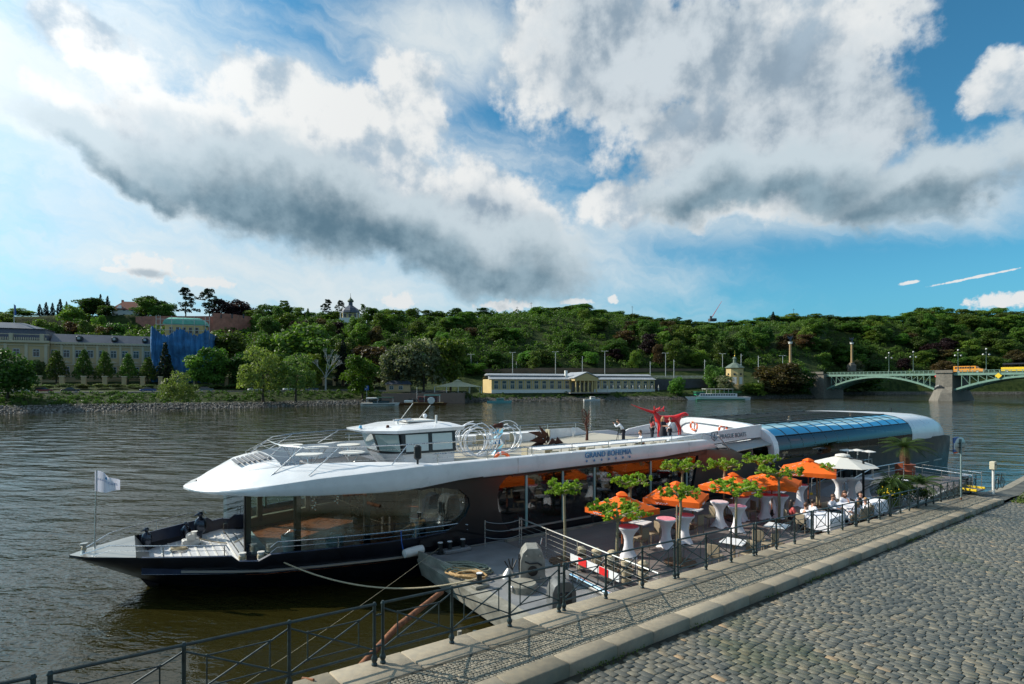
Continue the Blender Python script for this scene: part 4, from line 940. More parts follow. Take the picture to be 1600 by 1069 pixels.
def bathhouse():
    p0 = at(768, 246); p1 = at(1023, 276); b, L = bldg('bathhouse', p0, p1, 3.3, 'long low yellow bathhouse with grey roof and columned portico', 'building'); ze = zof(592.5, 247) - 3.3; zr = zof(583.5, 252) - 3.3
    xa, xb = L * .455, L * .60
    for k, (x0, x1) in enumerate(((0, xa), (xb, L))):
        w = MB(); w.box(((x0 + x1) / 2, 6, ze / 2), (x1 - x0, 12, ze)); w.build('wall', M['stucco2'], b)
        q = MB(); q.box(((x0 + x1) / 2, -.1, .75), (x1 - x0 + .1, .2, 1.5)); q.build('plinth', M['offwhite'], b)
        r = MB(); r.add([(x0 - .4, -.8, ze), (x1 + .4, -.8, ze), (x1 + .4, 3.4, ze + 1.3), (x0 - .4, 3.4, ze + 1.3), (x0 - .4, 3.4, ze), (x1 + .4, 3.4, ze)], [(0, 1, 2, 3), (0, 3, 4), (1, 5, 2), (0, 4, 5, 1), (3, 2, 5, 4)])
        r.add([(x0 - .4, 8.6, ze + 1.3), (x1 + .4, 8.6, ze + 1.3), (x1 + .4, 12.8, ze), (x0 - .4, 12.8, ze)], [(0, 1, 2, 3)])
        gable(r, x0 - .5, x1 + .5, 2.9, 9.1, zr - .9, zr); ro = r.build('roof', M['zinc'], b)
        c = MB(); c.box(((x0 + x1) / 2, 6, (ze + 1.0 + zr - .9) / 2), (x1 - x0, 5.0, zr - .9 - ze - .6)); c.build('clerestory', M['win'], b)
        n = 10 if k == 0 else 9
        for i in range(n):
            x = x0 + (i + .55) * (x1 - x0) / n
            window(b, x, 1.9, 1.7, 1.9, -.03); window(b, x, 4.25, 1.7, 1.0, -.03, mullion=False)
            if i < n - 1: s = MB(); s.box((x + (x1 - x0) / n / 2, -.09, (ze + 1.5) / 2), (.5, .2, ze - 1.5)); s.build('pilaster', M['trim'], b)
    # portico
    xm = (xa + xb) / 2; w = MB(); w.box((xm, 7, ze / 2), (xb - xa, 12, ze)); w.build('hall_wall', M['stucco2'], b)
    e = MB(); e.box((xm, -1.6, ze - .1), (xb - xa, 5.4, 1.1)); e.build('entablature', M['stucco2'], b)
    r = MB(); gable_y = [(xa - .2, -4.4, ze + .45), (xb + .2, -4.4, ze + .45), (xm, -4.4, ze + 2.9)]; r.extr(gable_y, (0, .5, 0)); r.build('pediment', M['stucco2'], b)
    r = MB(); 
    for s, xx in ((1, xa - .5), (-1, xb + .5)): r.loft([[(xx, -4.7, ze + .5), (xm, -4.7, ze + 3.1), (xm, -4.7, ze + 3.4), (xx, -4.7, ze + .8)], [(xx, 12, ze + .5), (xm, 12, ze + 3.1), (xm, 12, ze + 3.4), (xx, 12, ze + .8)]])
    r.build('portico_roof', M['zinc'], b)
    for k in range(6): c = MB(); c.lathe([(.5, 0), (.42, .25), (.34, .4), (.30, ze - 1.1), (.45, ze - .7)], (xa + .8 + k * (xb - xa - 1.6) / 5, -3.9, .1), 10); c.build('column', M['stucco2'], b)
    for k in range(5): g = MB(); g.box((xa + .8 + (k + .5) * (xb - xa - 1.6) / 5, .94, 2.5), ((xb - xa) / 5 - 1.0, .1, 4.2)); g.build('glazed_door', M['win'], b)
    c = MB(); c.box((xa - .8, 3, ze + 1.6), (1.1, 1.1, 5)); c.build('chimney', M['offwhite'], b)
    s = MB(); s.box((xm, -6, .0), (xb - xa + 8, 4, .5)); s.build('terrace', M['offstone'], b)
    s = MB()
    for k in range(7): s.box((-1.5, -2. - k * .6, -.2 - k * .35), (5, .7, .35))
    s.build('steps', M['offstone'], b)
    for i, px in enumerate((937, 949, 958, 969, 980, 989, 999, 1009, 1019, 1029)):
        Y = 246 + (px - 768) / 255 * 30 - 5; o = thing('folded_parasol', at(px, Y, gz(px, Y)), 'folded white parasol on the bathhouse terrace', 'parasol', 0, 'folded white parasols along the bathhouse'); m = MB(); m.lathe([(.06, .1), (.06, .9)], n=6); m.build('pole', M['lampgrey'], o); m = MB(); m.lathe([(.12, .8), (.30, 1.1), (.2, 2.6), (.06, 3.4)], n=8); m.build('canopy', M['canvas'], o, True)
bathhouse()
def fringe():
    # beige marquee, embankment wall, kiosk
    Y = 224; o = thing('marquee', at(715, Y, 4.0), 'beige open marquee on the brick embankment wall', 'marquee', .15); m = MB(); m.loft([[(-9.2, -4, 2.2), (9.2, -4, 2.2), (9.2, 4, 2.2), (-9.2, 4, 2.2)], [(-1.5, -.9, 4.1), (1.5, -.9, 4.1), (1.5, .9, 4.1), (-1.5, .9, 4.1)], [(-1.7, -1.0, 4.3), (1.7, -1.0, 4.3), (1.7, 1.0, 4.3), (-1.7, 1.0, 4.3)], [(-.3, -.2, 5.0), (.3, -.2, 5.0), (.3, .2, 5.0), (-.3, .2, 5.0)]]); m.build('canopy', mat('beige_tarp', (.40, .38, .25), .8, 0, .1, .4), o)
    for x in (-9, -4.5, 0, 4.5, 9):
        for y in (-3.9, 3.9): q = MB(); q.cyl((x, y, -.3), (x, y, 2.3), .09); q.build('pole', M['offwhite'], o)
    br = stonemat('bank_masonry', [(0, (.20, .14, .11)), (1, (.30, .22, .18))], .85, .5, 3.)
    w = MB(); L = [at(596, 205), at(640, 213.5), at(726, 215.6), at(729, 227)]
    for a, b in zip(L[:-1], L[1:]): w.loft([[a + Vector((0, 0, -1.5)), a + Vector((0, 1.2, -1.5)), a + Vector((0, 1.2, 3.9)), a + Vector((0, 0, 3.9))], [b + Vector((0, 0, -1.5)), b + Vector((0, 1.2, -1.5)), b + Vector((0, 1.2, 3.9)), b + Vector((0, 0, 3.9))]])
    tag(w.build('embankment_wall', br), 'brick and stone embankment wall below the beige marquee', 'wall')
    o = thing('kiosk', at(622, 219, 4.4), 'small kiosk with grey roof behind the moored brown boat', 'kiosk', .1); m = MB(); m.box((0, 2, 1.3), (9, 4, 2.8)); m.build('wall', M['stucco'], o); m = MB(); gable(m, -5, 5, -.5, 4.5, 2.7, 4.2, 1.); m.build('roof', M['slate'], o)
    for x in (-2.5, 1): window(o, x, .8, 1.4, 1.3)
    # retaining walls and upper road
    def wall(name, L, h, th, m, label):
        w = MB(); pr = None
        for px, Y, z in L:
            p = at(px, Y, z); q = [p, p + Vector((0, th, 0)), p + Vector((0, th, h)), p + Vector((0, 0, h))]
            if pr: w.loft([pr, q])
            pr = q
        return tag(w.build(name, m), label, 'wall')
    wall('retaining_wall', [(1018, 284, 3), (1060, 287, 3), (1120, 293, 3.5), (1150, 297, 4)], zof(592, 288) - 3.2, 1., M['darkstone'], 'dark stone retaining wall right of the bathhouse')
    wall('upper_retaining_wall', [(735, 290, 9), (848, 296, 10), (960, 303, 10), (1130, 320, 10)], zof(574.5, 300) - 10.2, 1., M['brownwall'], 'long brown retaining wall at the foot of the wooded hill')
    f = MB()
    for i in range(70):
        px = 1020 + i * 1.95; Y = 286 + (px - 1020) * .07; p = at(px, Y, zof(591, 288)); f.box((p.x, p.y, p.z + .7), (.12, .12, 1.3))
    for i in range(2): a = at(1018, 286, zof(592, 288) + .4 + i * .9); b_ = at(1157, 296, zof(592, 288) + .4 + i * .9); f.cyl(a, b_, .07, n=5)
    tag(f.build('road_railing', M['lampgrey']), 'grey railing on top of the dark retaining wall', 'railing')
    o = thing('rotunda', at(1148, 290, zof(601, 290)), 'small yellow octagonal rotunda with green roof and gold finial', 'rotunda'); h = zof(575, 290) - zof(601, 290)
    m = MB(); m.lathe([(4.9, -4), (4.9, 0), (4.5, 0), (4.4, h - .4), (4.9, h - .2), (4.9, h)], n=8); m.build('wall', M['stucco2'], o)
    m = MB(); m.lathe([(5.2, h), (3.4, h + 1.3), (1.5, h + 2.4), (1.1, h + 2.6)], n=8); m.lathe([(.9, h + 2.5), (.8, h + 4.6), (1.3, h + 4.7), (.2, h + 5.8)], n=8); ro = m.build('roof', mat('grey_green_roof', (.11, .15, .12), .7, 0, .2, .5), o)
    m = MB(); m.lathe([(.2, 0), (.3, .3), (.1, .7), (.06, 3.2)], (0, 0, h + 5.7), 8); m.build('finial', M['gold'], ro)
    for k in range(8):
        a = (k + .5) * math.pi / 4; c = Vector((math.cos(a), math.sin(a), 0)) * 4.12
        q = MB(); q.lathe([(.55, 0), (.55, .12)], c + Vector((0, 0, h * .62)), 10, (c.x, c.y, 0)); q.build('round_window', M['win'], o)
        q = MB(); q.box((0, 0, 0), (1.9, .1, 3.6)); 
        q.v = [tuple(Matrix.Rotation(a + math.pi / 2, 3, 'Z') @ Vector(v) + c + Vector((0, 0, 2.0))) for v in q.v]; q.build('niche', M['offwhite'], o)
    # metronome needle
    Y = 440; o = thing('giant_metronome', at(1113, Y, zof(502, Y)), 'thin red metronome needle leaning on the crest of the hill', 'monument'); m = MB(); m.box((0, 0, 1), (5, 5, 2)); m.build('base', M['darkstone'], o)
    m = MB(); m.tube([(-1, 0, 2), (7.3, 0, 15.5)], [.30, .10], 5); m.build('needle', M['red'], o); m = MB(); m.box((-1.2, 0, 3.2), (1.3, .8, 1.6)); m.build('weight', M['darkstone'], o)
    for px, yt, Y, z in ((1240, 482, 470, 55), (830, 472, 430, 55), (808, 479, 430, 52), (988, 478, 440, 55)):
        o = thing('mast', at(px, Y, z), 'thin antenna mast rising from the skyline trees', 'mast', 0, 'antenna masts on the hill'); m = MB(); h = zof(yt, Y) - z; m.cyl((0, 0, 0), (0, 0, h), .22, .1, 5); m.build('pole', M['darkmetal'], o); q = MB(); q.cyl((-.9, 0, h * .93), (.9, 0, h * .93), .1, n=4); q.build('antenna', M['darkmetal'], o)
fringe()
def lamps():
    def lp(px, yt, Y, z0, label, heads=2, group='tall grey street lamps behind the bathhouse'):
        o = thing('street_lamp', at(px, Y, z0), label, 'street lamp', 0, group); h = zof(yt, Y) - z0; m = MB(); m.cyl((0, 0, 0), (0, 0, h), .20, .12, 7); m.build('pole', M['lampgrey'], o)
        for s in ((-1, 1) if heads == 2 else (1,)):
            q = MB(); q.cyl((0, 0, h), (s * 1.1, 0, h + .1), .07, n=5); q.bbox((s * 1.3, 0, h + .1), (.9, .35, .2), .05); q.build('lamp_head', M['offwhite'], o)
    for px, yt in ((736, 554), (801, 551), (868, 550), (945, 549), (1040, 552), (1129, 553), (1223, 556)): lp(px, yt, 288 if px < 1000 else 300, gz(px, 288), 'tall grey twin headed street lamp along the road behind the bathhouse')
    for px, yt in ((746, 566), (807, 565), (910, 557), (1053, 562), (1016, 565), (1101, 562), (1158, 553), (1185, 556)):
        o = thing('catenary_mast', at(px, 298, 10), 'plain grey tram mast along the upper road', 'mast', 0, 'tram masts along the upper road'); m = MB(); m.cyl((0, 0, -2), (0, 0, zof(yt, 298) - 10), .2, .15, 7); m.build('pole', M['lampgrey'], o); q = MB(); q.cyl((0, 0, zof(yt, 298) - 11), (0, -2.4, zof(yt, 298) - 10.8), .05, n=4); q.build('arm', M['lampgrey'], o)
lamps()
# ================================================================== BRIDGE
def bridge():
    P1 = Vector((190, 250, 0)); dr = Vector((-.56, .83, 0)).normalized(); nr = Vector((dr.y, -dr.x, 0))                # nr: downstream, away from the camera side? sign checked below
    if nr.y > 0: nr = -nr
    ZD = 12.0; W = 16.
    b = thing('arch_bridge', P1, 'green iron arch bridge on stone piers at the right', 'bridge', math.atan2(dr.y, dr.x))
    inv = b.matrix_basis.inverted()
    side = -1 if (inv.to_3x3() @ nr).y < 0 else 1       # local y of the face we see
    def box(n, c, d, m): q = MB(); q.box(c, d); return q.build(n, m, b)
    X0, X1, X2 = -64, 0, 51                            # local x: pier 2 (off frame), pier 1, abutment
    box('deck', ((X0 - 50 + X2 + 8) / 2, -side * W / 2, ZD - .35), (X2 + 58 - X0, W, .7), M['offstone'])
    box('fascia', ((X0 + X2) / 2, side * .12, ZD - .5), (X2 - X0, .3, .9), M['green_iron'])
    for fx in (.06, W): pass
    # parapet
    p = MB(); x = X0
    while x < X2:
        p.box((x, side * .1, ZD + .6), (.25, .22, 1.1)); x += 1.8
    p.box(((X0 + X2) / 2, side * .1, ZD + 1.15), (X2 - X0, .25, .14)); p.box(((X0 + X2) / 2, side * .1, ZD + .25), (X2 - X0, .2, .1))
    for k in range(int((X2 - X0) / .45)): p.box((X0 + k * .45, side * .1, ZD + .7), (.06, .06, .8))
    p.build('parapet', M['green_iron'], b)
    # arches
    for (a, c) in ((X1 + 3.2, X2), (X0 + 3.2, X1 - 3.2)):
        for yy in (0, 5.3, 10.6, 15.8):
            m = MB(); n = 26; ring = []
            for k in range(n + 1):
                f = k / n; x = a + (c - a) * f; z = 4.6 + (ZD - 1.35 - 4.6) * (1 - (2 * f - 1) ** 2); h = .42
                ring.append([(x, side * (.25 - yy), z - h), (x, side * (-.25 - yy), z - h), (x, side * (-.25 - yy), z + h), (x, side * (.25 - yy), z + h)])
            m.loft(ring); m.build('arch_rib', M['green_iron'], b)
        s = MB(); n = 20; s.box(((a + c) / 2, 0, ZD - .98), (c - a, .2, .14))
        for k in range(1, n):
            f = k / n; x = a + (c - a) * f; zt = 4.6 + (ZD - 1.35 - 4.6) * (1 - (2 * f - 1) ** 2) + .4
            if ZD - .9 - zt > .25:
                s.box((x, side * .0, (zt + ZD - .9) / 2), (.22, .22, ZD - .9 - zt))
                x2 = a + (c - a) * ((k + (1 if f < .5 else -1)) / n); s.tube([(x, 0, ZD - .95), (x2 - (x2 - x) * .0, 0, max(zt, 4.6 + (ZD - 1.35 - 4.6) * (1 - (2 * ((x2 - a) / (c - a)) - 1) ** 2) + .35))], .10, 4)
        s.build('spandrel_lattice', M['green_iron'], b)
    for X in (X1, X0):
        m = MB(); m.loft([[(X - 4.6, side * 5.5, -1), (X, side * 8.5, -1), (X + 4.6, side * 5.5, -1), (X + 4.6, -side * 21, -1), (X - 4.6, -side * 21, -1)], [(X - 3.6, side * 3.2, 3.2), (X, side * 5, 3.2), (X + 3.6, side * 3.2, 3.2), (X + 3.6, -side * 19, 3.2), (X - 3.6, -side * 19, 3.2)], [(X - 3.1, side * 1.2, 6), (X, side * 1.6, 6), (X + 3.1, side * 1.2, 6), (X + 3.1, -side * 17, 6), (X - 3.1, -side * 17, 6)], [(X - 3, side * 1.0, ZD + .2), (X, side * 1.0, ZD + .2), (X + 3, side * 1.0, ZD + .2), (X + 3, -side * 17, ZD + .2), (X - 3, -side * 17, ZD + .2)]]); pr = m.build('pier', M['pierstone'], b)
        q = MB(); q.box((X, side * 1.1, ZD + .7), (6.6, .8, 1.3)); q.build('pier_parapet', M['pierstone'], pr)
        q = MB(); q.lathe([(.2, 0), (1.7, .1), (1.9, .4), (1.4, .6), (.3, .5)], (X + 1.4, side * 1.9, 5.0), 12, (0, side, 0)); q.build('wreath', M['darkmetal'], pr)
    m = MB(); m.box((X2 + 6, -side * 7, 5.8), (12, 20, 13.4)); m.build('abutment', M['pierstone'], b)
    q = MB(); q.box((X2 + 6, side * 3.2, ZD + .9), (12, .5, 1.2)); q.build('abutment_parapet', M['pierstone'], b)
    def loc(x, y, z): return b.matrix_basis @ Vector((x, side * y, z))
    # ornate lamps on the parapet
    for i, px in enumerate((1389, 1427, 1497, 1541)):
        k = (px - 800) / FP; x = (k * P1.y - P1.x) / (dr.x - k * dr.y); o = thing('bridge_lamp', loc(x, 0, ZD + 1.), 'ornate green candelabra lamp on the bridge parapet', 'street lamp', 0, 'candelabra lamps on the bridge')
        m = MB(); m.lathe([(.34, 0), (.2, .8), (.13, 1.2), (.11, 7.2), (.22, 7.4), (.1, 7.8)], n=8); m.build('post', mat('dark_green_iron', (.06, .11, .09), .5), o)
        for s in (-1, 0, 1):
            q = MB(); q.tube([(0, 0, 7.0), (s * .9, 0, 7.2), (s * 1.3, 0, 6.9 if s else 8.6)], .07, 5); a = q.build('arm', M['iron'], o); g = MB(); g.sphere((s * 1.3, 0, (6.6 if s else 8.9)), .34, 8, 6); g.build('globe', M['offwhite'], a)
    # columns with winged statues
    for px, Y, ys, yb, lb in ((1235, 305, 534, 583, 'left yellow column topped by a winged bronze statue'), (1331, 362, 535, 580, 'right yellow column topped by a winged bronze statue')):
        z0 = zof(yb, Y); h = zof(ys, Y) - z0; o = thing('statue_column', at(px, Y, z0), lb, 'column', 0, 'columns at the bridge head')
        m = MB(); m.bbox((0, 0, 2), (3.6, 3.6, 4.4), .2); m.bbox((0, 0, 4.7), (2.4, 2.4, 1.2), .15); m.build('pedestal', M['pierstone'], o)
        m = MB(); m.lathe([(.85, 5.1), (.7, 5.7), (.62, h - 1.2)], n=14); m.build('shaft', M['ochre'], o, True)
        m = MB(); m.lathe([(.85, h - 1.2), (1.05, h - .8), (.9, h - .5), (1.25, h - .1), (1.25, h)], n=12); m.build('capital', M['offwhite'], o)
        m = MB(); m.lathe([(.35, h), (.5, h + .5), (.35, h + 1.6), (.45, h + 2.2), (.18, h + 2.5), (.24, h + 2.9), (.1, h + 3.1)], n=8)
        for s in (-1, 1): m.add([(s * .15, .1, h + 2.1), (s * 1.5, .3, h + 3.3), (s * 1.2, .3, h + 1.9), (s * .2, .1, h + 1.2), (s * .15, .25, h + 2.1), (s * 1.5, .4, h + 3.3), (s * 1.2, .4, h + 1.9), (s * .2, .25, h + 1.2)], [(0, 1, 2, 3), (7, 6, 5, 4), (0, 4, 5, 1), (1, 5, 6, 2), (2, 6, 7, 3), (3, 7, 4, 0)])
        m.build('winged_statue', M['bronze'], o, True)
    # navigation signs on the bridge
    for px, c, lb in ((1466, 'red_sign', 'red and white diamond navigation sign on the bridge edge'), (1561, 'yellow', 'yellow diamond navigation sign on the bridge edge')):
        k = (px - 800) / FP; x = (k * P1.y - P1.x) / (dr.x - k * dr.y); o = thing('navigation_sign', loc(x, .6, ZD - 1.3), lb, 'sign', math.atan2(dr.y, dr.x)); m = MB(); m.extr([(0, side * .1, -1.2), (1.2, side * .1, 0), (0, side * .1, 1.2), (-1.2, side * .1, 0)], (0, side * .1, 0)); m.build('board', M[c], o)
        if c == 'red_sign': m = MB(); m.extr([(.0, side * .24, -.75), (0.75, side * .24, 0), (0, side * .24, .75)], (0, side * .03, 0)); m.build('white_half', M['white_sign'], o)
        q = MB(); q.box((0, side * .05, 1.2), (.15, .1, 1.2)); q.build('bracket', M['darkmetal'], o)
    return loc, dr, P1, ZD
BLOC, BDR, BP1, BZD = bridge()
# ================================================================== VEHICLES
def wheel(par, x, y, r, w=.22):
    m = MB(); m.lathe([(r * .62, -w / 2), (r, -w / 2), (r, w / 2), (r * .62, w / 2)], (x, y, r), 14, (0, 1, 0)); o = m.build('wheel', M['black'], par, True); q = MB(); q.lathe([(r * .6, -w / 2 - .01), (.05, -w / 2 - .03), (.05, w / 2 + .03), (r * .6, w / 2 + .01)], (x, y, r), 10, (0, 1, 0)); q.build('rim', M['lampgrey'], o)
def car(px, colr, label, name='parked_car', wagon=False, dz=0.):
    c = tcol(px); Y = c[2][0] + 4.5; p = at(px, Y, gz(px, Y) + .13); p2 = at(px + 5, tcol(px + 5)[2][0] + 4.5); o = thing(name, p, label, 'car', math.atan2(p2.y - p.y, p2.x - p.x), 'cars on the far river road')
    L = 4.4; b = MB(); prof = [(-2.2, .35), (-2.18, .75), (-2.0, .88), (-1.0, .95), (1.2, .98), (1.95, .92), (2.2, .72), (2.2, .35)]
    rs = [[(x, y * s, z) for x, z in prof] for y, s in ((-.88, 1), (-.80, 1.0), (.80, 1.0), (.88, 1))]; b.loft([[(x, y, z) for x, z in prof] for y in (-.86, .86)]); m = mat('car_paint', colr, .3, .2, coat=.6); b.build('body', m, o, bevel=.05)
    g = MB(); top = 1.42 if not wagon else 1.5; pr = [(-1.9 if wagon else -1.45, .93), (-1.55 if wagon else -.75, top), (.45, top), (1.2, .96)]; g.loft([[(x, y * (.78 if z > 1.2 else .84) / .84, z) for x, z in pr] for y in (-.84, .84)]); g.build('greenhouse', M['win'], o); r = MB(); r.bbox(((-.55 if wagon else -.15), 0, top + .01), (1.9 if wagon else 1.15, 1.45, .06), .02); r.build('roof', m, o)
    for x in (-1.35, 1.35):
        for y in (-.8, .8): wheel(o, x, y, .32)
    for y in (-.6, .6): h = MB(); h.bbox((2.19, y, .68), (.06, .34, .15), .02); h.build('headlight', M['white_sign'], o)
    return o
for a in ((30, (.62, .66, .68), 'white car parked at the left end of the far road', 'parked_car'), (68, (.16, .015, .02), 'dark red estate car parked on the far road', 'parked_car', True), (110, (.012, .014, .02), 'black car parked behind the dark red estate car', 'parked_car'), (231, (.02, .06, .22), 'bright blue car parked below the lindens', 'parked_car'), (398, (.60, .62, .62), 'silver car parked just left of the two willows', 'parked_car'), (452, (.65, .66, .66), 'white estate car half hidden between the willow trunks', 'parked_car', True), (487, (.02, .035, .12), 'dark blue car right of the willows on the far road', 'parked_car'), (322, (.10, .12, .13), 'dark grey van right of the round willow bush', 'parked_van', True)): car(*a)
def bus(px0, px1, colr, label, openroof=False):
    k = ((px0 + px1) / 2 - 800) / FP; x = (k * BP1.y - BP1.x) / (BDR.x - k * BDR.y); base = BP1 + BDR * x + Vector((0, 0, BZD)); nr = Vector((-BDR.y, BDR.x, 0)); nr = nr if nr.y > 0 else -nr
    o = thing('tour_bus', base + nr * 4, label, 'bus', math.atan2(-BDR.y, -BDR.x)); L = 10.5; m = mat('bus_paint', colr, .35, 0, .1, 1.); b = MB()
    b.loft([[(xx, y, z) for xx, z in ((-L / 2, .6), (-L / 2, 3.0 if not openroof else 2.2), (L / 2 - 2.6, 3.0 if not openroof else 2.2), (L / 2 - 1.6, 1.9), (L / 2, 1.6), (L / 2, .6))] for y in (-1.2, 1.2)]); b.build('body', m, o, bevel=.08)
    for kx in range(8 if not openroof else 0):
        q = MB(); q.box((-L / 2 + .9 + kx * .88, 0, 2.3), (.72, 2.46, .75)); q.build('window', M['win'], o)
    q = MB(); q.loft([[(L / 2 - 2.45, y, 1.95), (L / 2 - 2.45, y, 2.75), (L / 2 - 1.75, y, 1.95)] for y in (-1.215, 1.215)]); q.build('windscreen', M['win'], o)
    if openroof:
        q = MB(); q.box((-1, 0, 3.6), (7.4, 2.4, .5)); q.build('canopy', M['navycloth'], o); q = MB()
        for xx in (-4.6, -2, .6, 2.6):
            for y in (-1.1, 1.1): q.cyl((xx, y, 2.1), (xx, y, 3.5), .05, n=5)
        q.build('roof_posts', M['darkmetal'], o)
    for xx in (-3.2, 3.2):
        for y in (-1.1, 1.1): wheel(o, xx, y, .5)
bus(1489, 1528, (.72, .28, .02), 'orange vintage style tour bus driving on the bridge'); bus(1564, 1608, (.75, .50, .02), 'yellow open top tour bus at the right end of the bridge', True)
# ================================================================== FAR BOATS
def hull_mb(L, B, H, rake=.12, z0=-.3, st=.85):
    m = MB(); rs = []
    for k in range(11):
        f = k / 10; x = -L / 2 + L * f; w = B / 2 * (st + (1 - st) * min(1, f * 3)) * (1 - max(0, (f - .55) / .45) ** 2.2); w = max(w, .03); zt = H + .18 * H * max(0, (f - .5) / .5) ** 2; xo = L * rake * .5 * max(0, (f - .5) / .5) ** 2
        rs.append([(x, -w * .75, z0), (x, w * .75, z0), (x + xo, w, zt), (x + xo, -w, zt)])
    return m.loft(rs)
def far_boat(px0, px1, yw, label, kind):
    Y = CZ * FP / (yw - 600); L = (px1 - px0) * Y / FP; p = at((px0 + px1) / 2, Y - 1.5); o = thing({'p': 'passenger_ship', 'c': 'cabin_boat', 'w': 'wooden_boat', 's': 'small_boat'}[kind], p, label, 'boat', .08 + (math.pi if kind == 'p' else 0))
    def part(n, m_, mt, par=o): return m_.build(n, mt, par)
    if kind == 'p':
        part('hull', hull_mb(L, 5, 1.3), M['white_sign']); g = mat('green_boat_paint', (.02, .22, .10), .4); q = MB(); q.box((0, 0, .28), (L * .8, 5.06, .32)); part('green_stripe', q, g)
        q = MB(); q.bbox((1, 0, 2.05), (L * .62, 4.4, 1.6), .1); part('saloon', q, M['white_sign'])
        for k in range(14):
            q = MB(); q.box((-L * .26 + k * L * .042 + 1, 0, 2.3), (L * .032, 4.46, .7)); part('window', q, M['win'])
        q = MB(); q.bbox((L * .33, 0, 2.9), (4, 3.4, 1.6), .1); w = part('wheelhouse', q, g); q = MB(); q.box((L * .33, 0, 3.1), (4.05, 3.46, .7)); q.build('window', M['win'], w)
        q = MB(); q.box((L * .02, 0, 5.0), (L * .46, 4.6, .18)); part('sun_roof', q, M['canvas'])
        q = MB()
        for k in range(7):
            for y in (-2.2, 2.2): q.cyl((-L * .2 + k * L * .073, y, 2.8), (-L * .2 + k * L * .073, y, 5.), .05, n=5)
        part('roof_posts', q, M['offwhite']); q = MB()
        for z in (3.3, 3.8): q.cyl((-L * .42, -2.25, z), (L * .25, -2.25, z), .04, n=5)
        part('railing', q, g)
    elif kind == 'c':
        part('hull', hull_mb(L, 3.4, .9), M['offwhite']); q = MB(); q.box((0, 0, .45), (L * .86, 3.5, .12)); part('rubbing_strake', q, M['darkmetal'])
        q = MB(); q.bbox((-L * .18, 0, 2.5), (4.0, 2.6, .5), .1); part('canopy', q, M['offwhite']); q = MB(); q.bbox((L * .16, 0, 2.7), (5.5, 2.8, .35), .08); part('green_canopy', q, mat('dark_green_tarp', (.02, .07, .05), .7))
        q = MB()
        for x in (-L * .18 - 1.8, -L * .18 + 1.8, L * .16 - 2.5, L * .16 + 2.5):
            for y in (-1.2, 1.2): q.cyl((x, y, .8), (x, y, 2.6), .05, n=5)
        part('canopy_posts', q, M['lampgrey']); q = MB(); q.bbox((L * .05, 0, 1.25), (L * .45, 2.0, .8), .1); part('cabin', q, M['win'])
    elif kind == 'w':
        part('hull', hull_mb(L, 4, .7), mat('brown_boat_hull', (.12, .05, .02), .5, 0, .2, 2)); q = MB(); q.box((L * .06, 0, .8), (L * .8, 3.9, .15)); part('deck_edge', q, mat('tan_boat_trim', (.42, .26, .10), .5))
        q = MB(); q.bbox((L * .12, 0, 1.9), (L * .42, 3.2, 2.1), .1); c = part('cabin', q, mat('dark_red_cabin', (.10, .03, .025), .5)); 
        for k in range(5): q = MB(); q.box((L * -.04 + k * L * .08, 0, 2.1), (L * .05, 3.26, .8)); q.build('window', M['win'], c)
        q = MB(); q.bbox((L * .22, 0, 3.4), (L * .36, 3.8, .16), .04); part('sun_roof', q, mat('teal_canopy', (.03, .20, .20), .6)); q = MB(); q.lathe([(1.1, -.1), (1.25, 0), (1.1, .1)], (L * .2, -2.05, 1.6), 14, (0, 1, 0)); part('paddle_ring', q, M['offwhite'])
        q = MB()
        for x in (L * .05, L * .38): 
            for y in (-1.8, 1.8): q.cyl((x, y, .9), (x, y, 3.4), .06, n=5)
        part('roof_posts', q, M['offwhite']); q = MB(); q.bbox((-L * .3, 0, 1.2), (3, 2, .9), .15); part('dinghy', q, M['offwhite'])
        q = MB(); q.cyl((-L * .12, 0, 1), (-L * .12, 0, 6.2), .07, n=5); part('mast', q, M['offwhite'])
    else:
        part('hull', hull_mb(L, 2.4, .75), mat('small_boat_paint', (.16, .42, .42) if yw > 628 else (.6, .62, .62), .5)); q = MB(); q.bbox((L * .05, 0, 1.3), (L * .3, 1.8, 1.1), .1); c = part('cabin', q, mat('teal_cabin', (.10, .30, .28), .5) if yw > 628 else M['offwhite']); q = MB(); q.box((L * .05, 0, 1.5), (L * .24, 1.86, .4)); q.build('window', M['win'], c)
        q = MB()
        for x in (-L * .4, -L * .2, L * .35): q.cyl((x, -1.05, .7), (x, -1.05, 1.5), .03, n=4)
        q.cyl((-L * .4, -1.05, 1.5), (L * .35, -1.05, 1.5), .03, n=4); part('handrail', q, M['lampgrey'])
far_boat(565, 621, 633.6, 'white open cabin boat with two canopies moored left of the brown boat', 'c')
far_boat(625, 695, 632.6, 'brown wooden boat with teal sun roof moored at the brick wall', 'w')
far_boat(761, 798, 629.4, 'small teal boat moored below the left end of the bathhouse', 's')
far_boat(912, 937, 626.4, 'small white boat moored below the bathhouse portico', 's')
far_boat(1075, 1171, 624.6, 'green and white double deck passenger ship moored before the rotunda', 'p')
def bank_sign():
    o = thing('parking_sign', at(573, 203, 2.), 'blue square navigation sign on a post behind the white cabin boat', 'sign'); m = MB(); m.cyl((0, 0, -1), (0, 0, 3.4), .08); m.build('post', M['lampgrey'], o); m = MB(); m.box((0, -.1, 3.9), (1.5, .08, 1.7)); q = m.build('board', M['blue_sign'], o)
    m = MB(); m.box((-.25, -.16, 3.9), (.2, .03, 1.1)); m.box((.05, -.16, 4.35), (.5, .03, .2)); m.box((.05, -.16, 3.95), (.5, .03, .2)); m.box((.28, -.16, 4.15), (.2, .03, .5)); m.build('letter', M['white_sign'], q)
bank_sign()
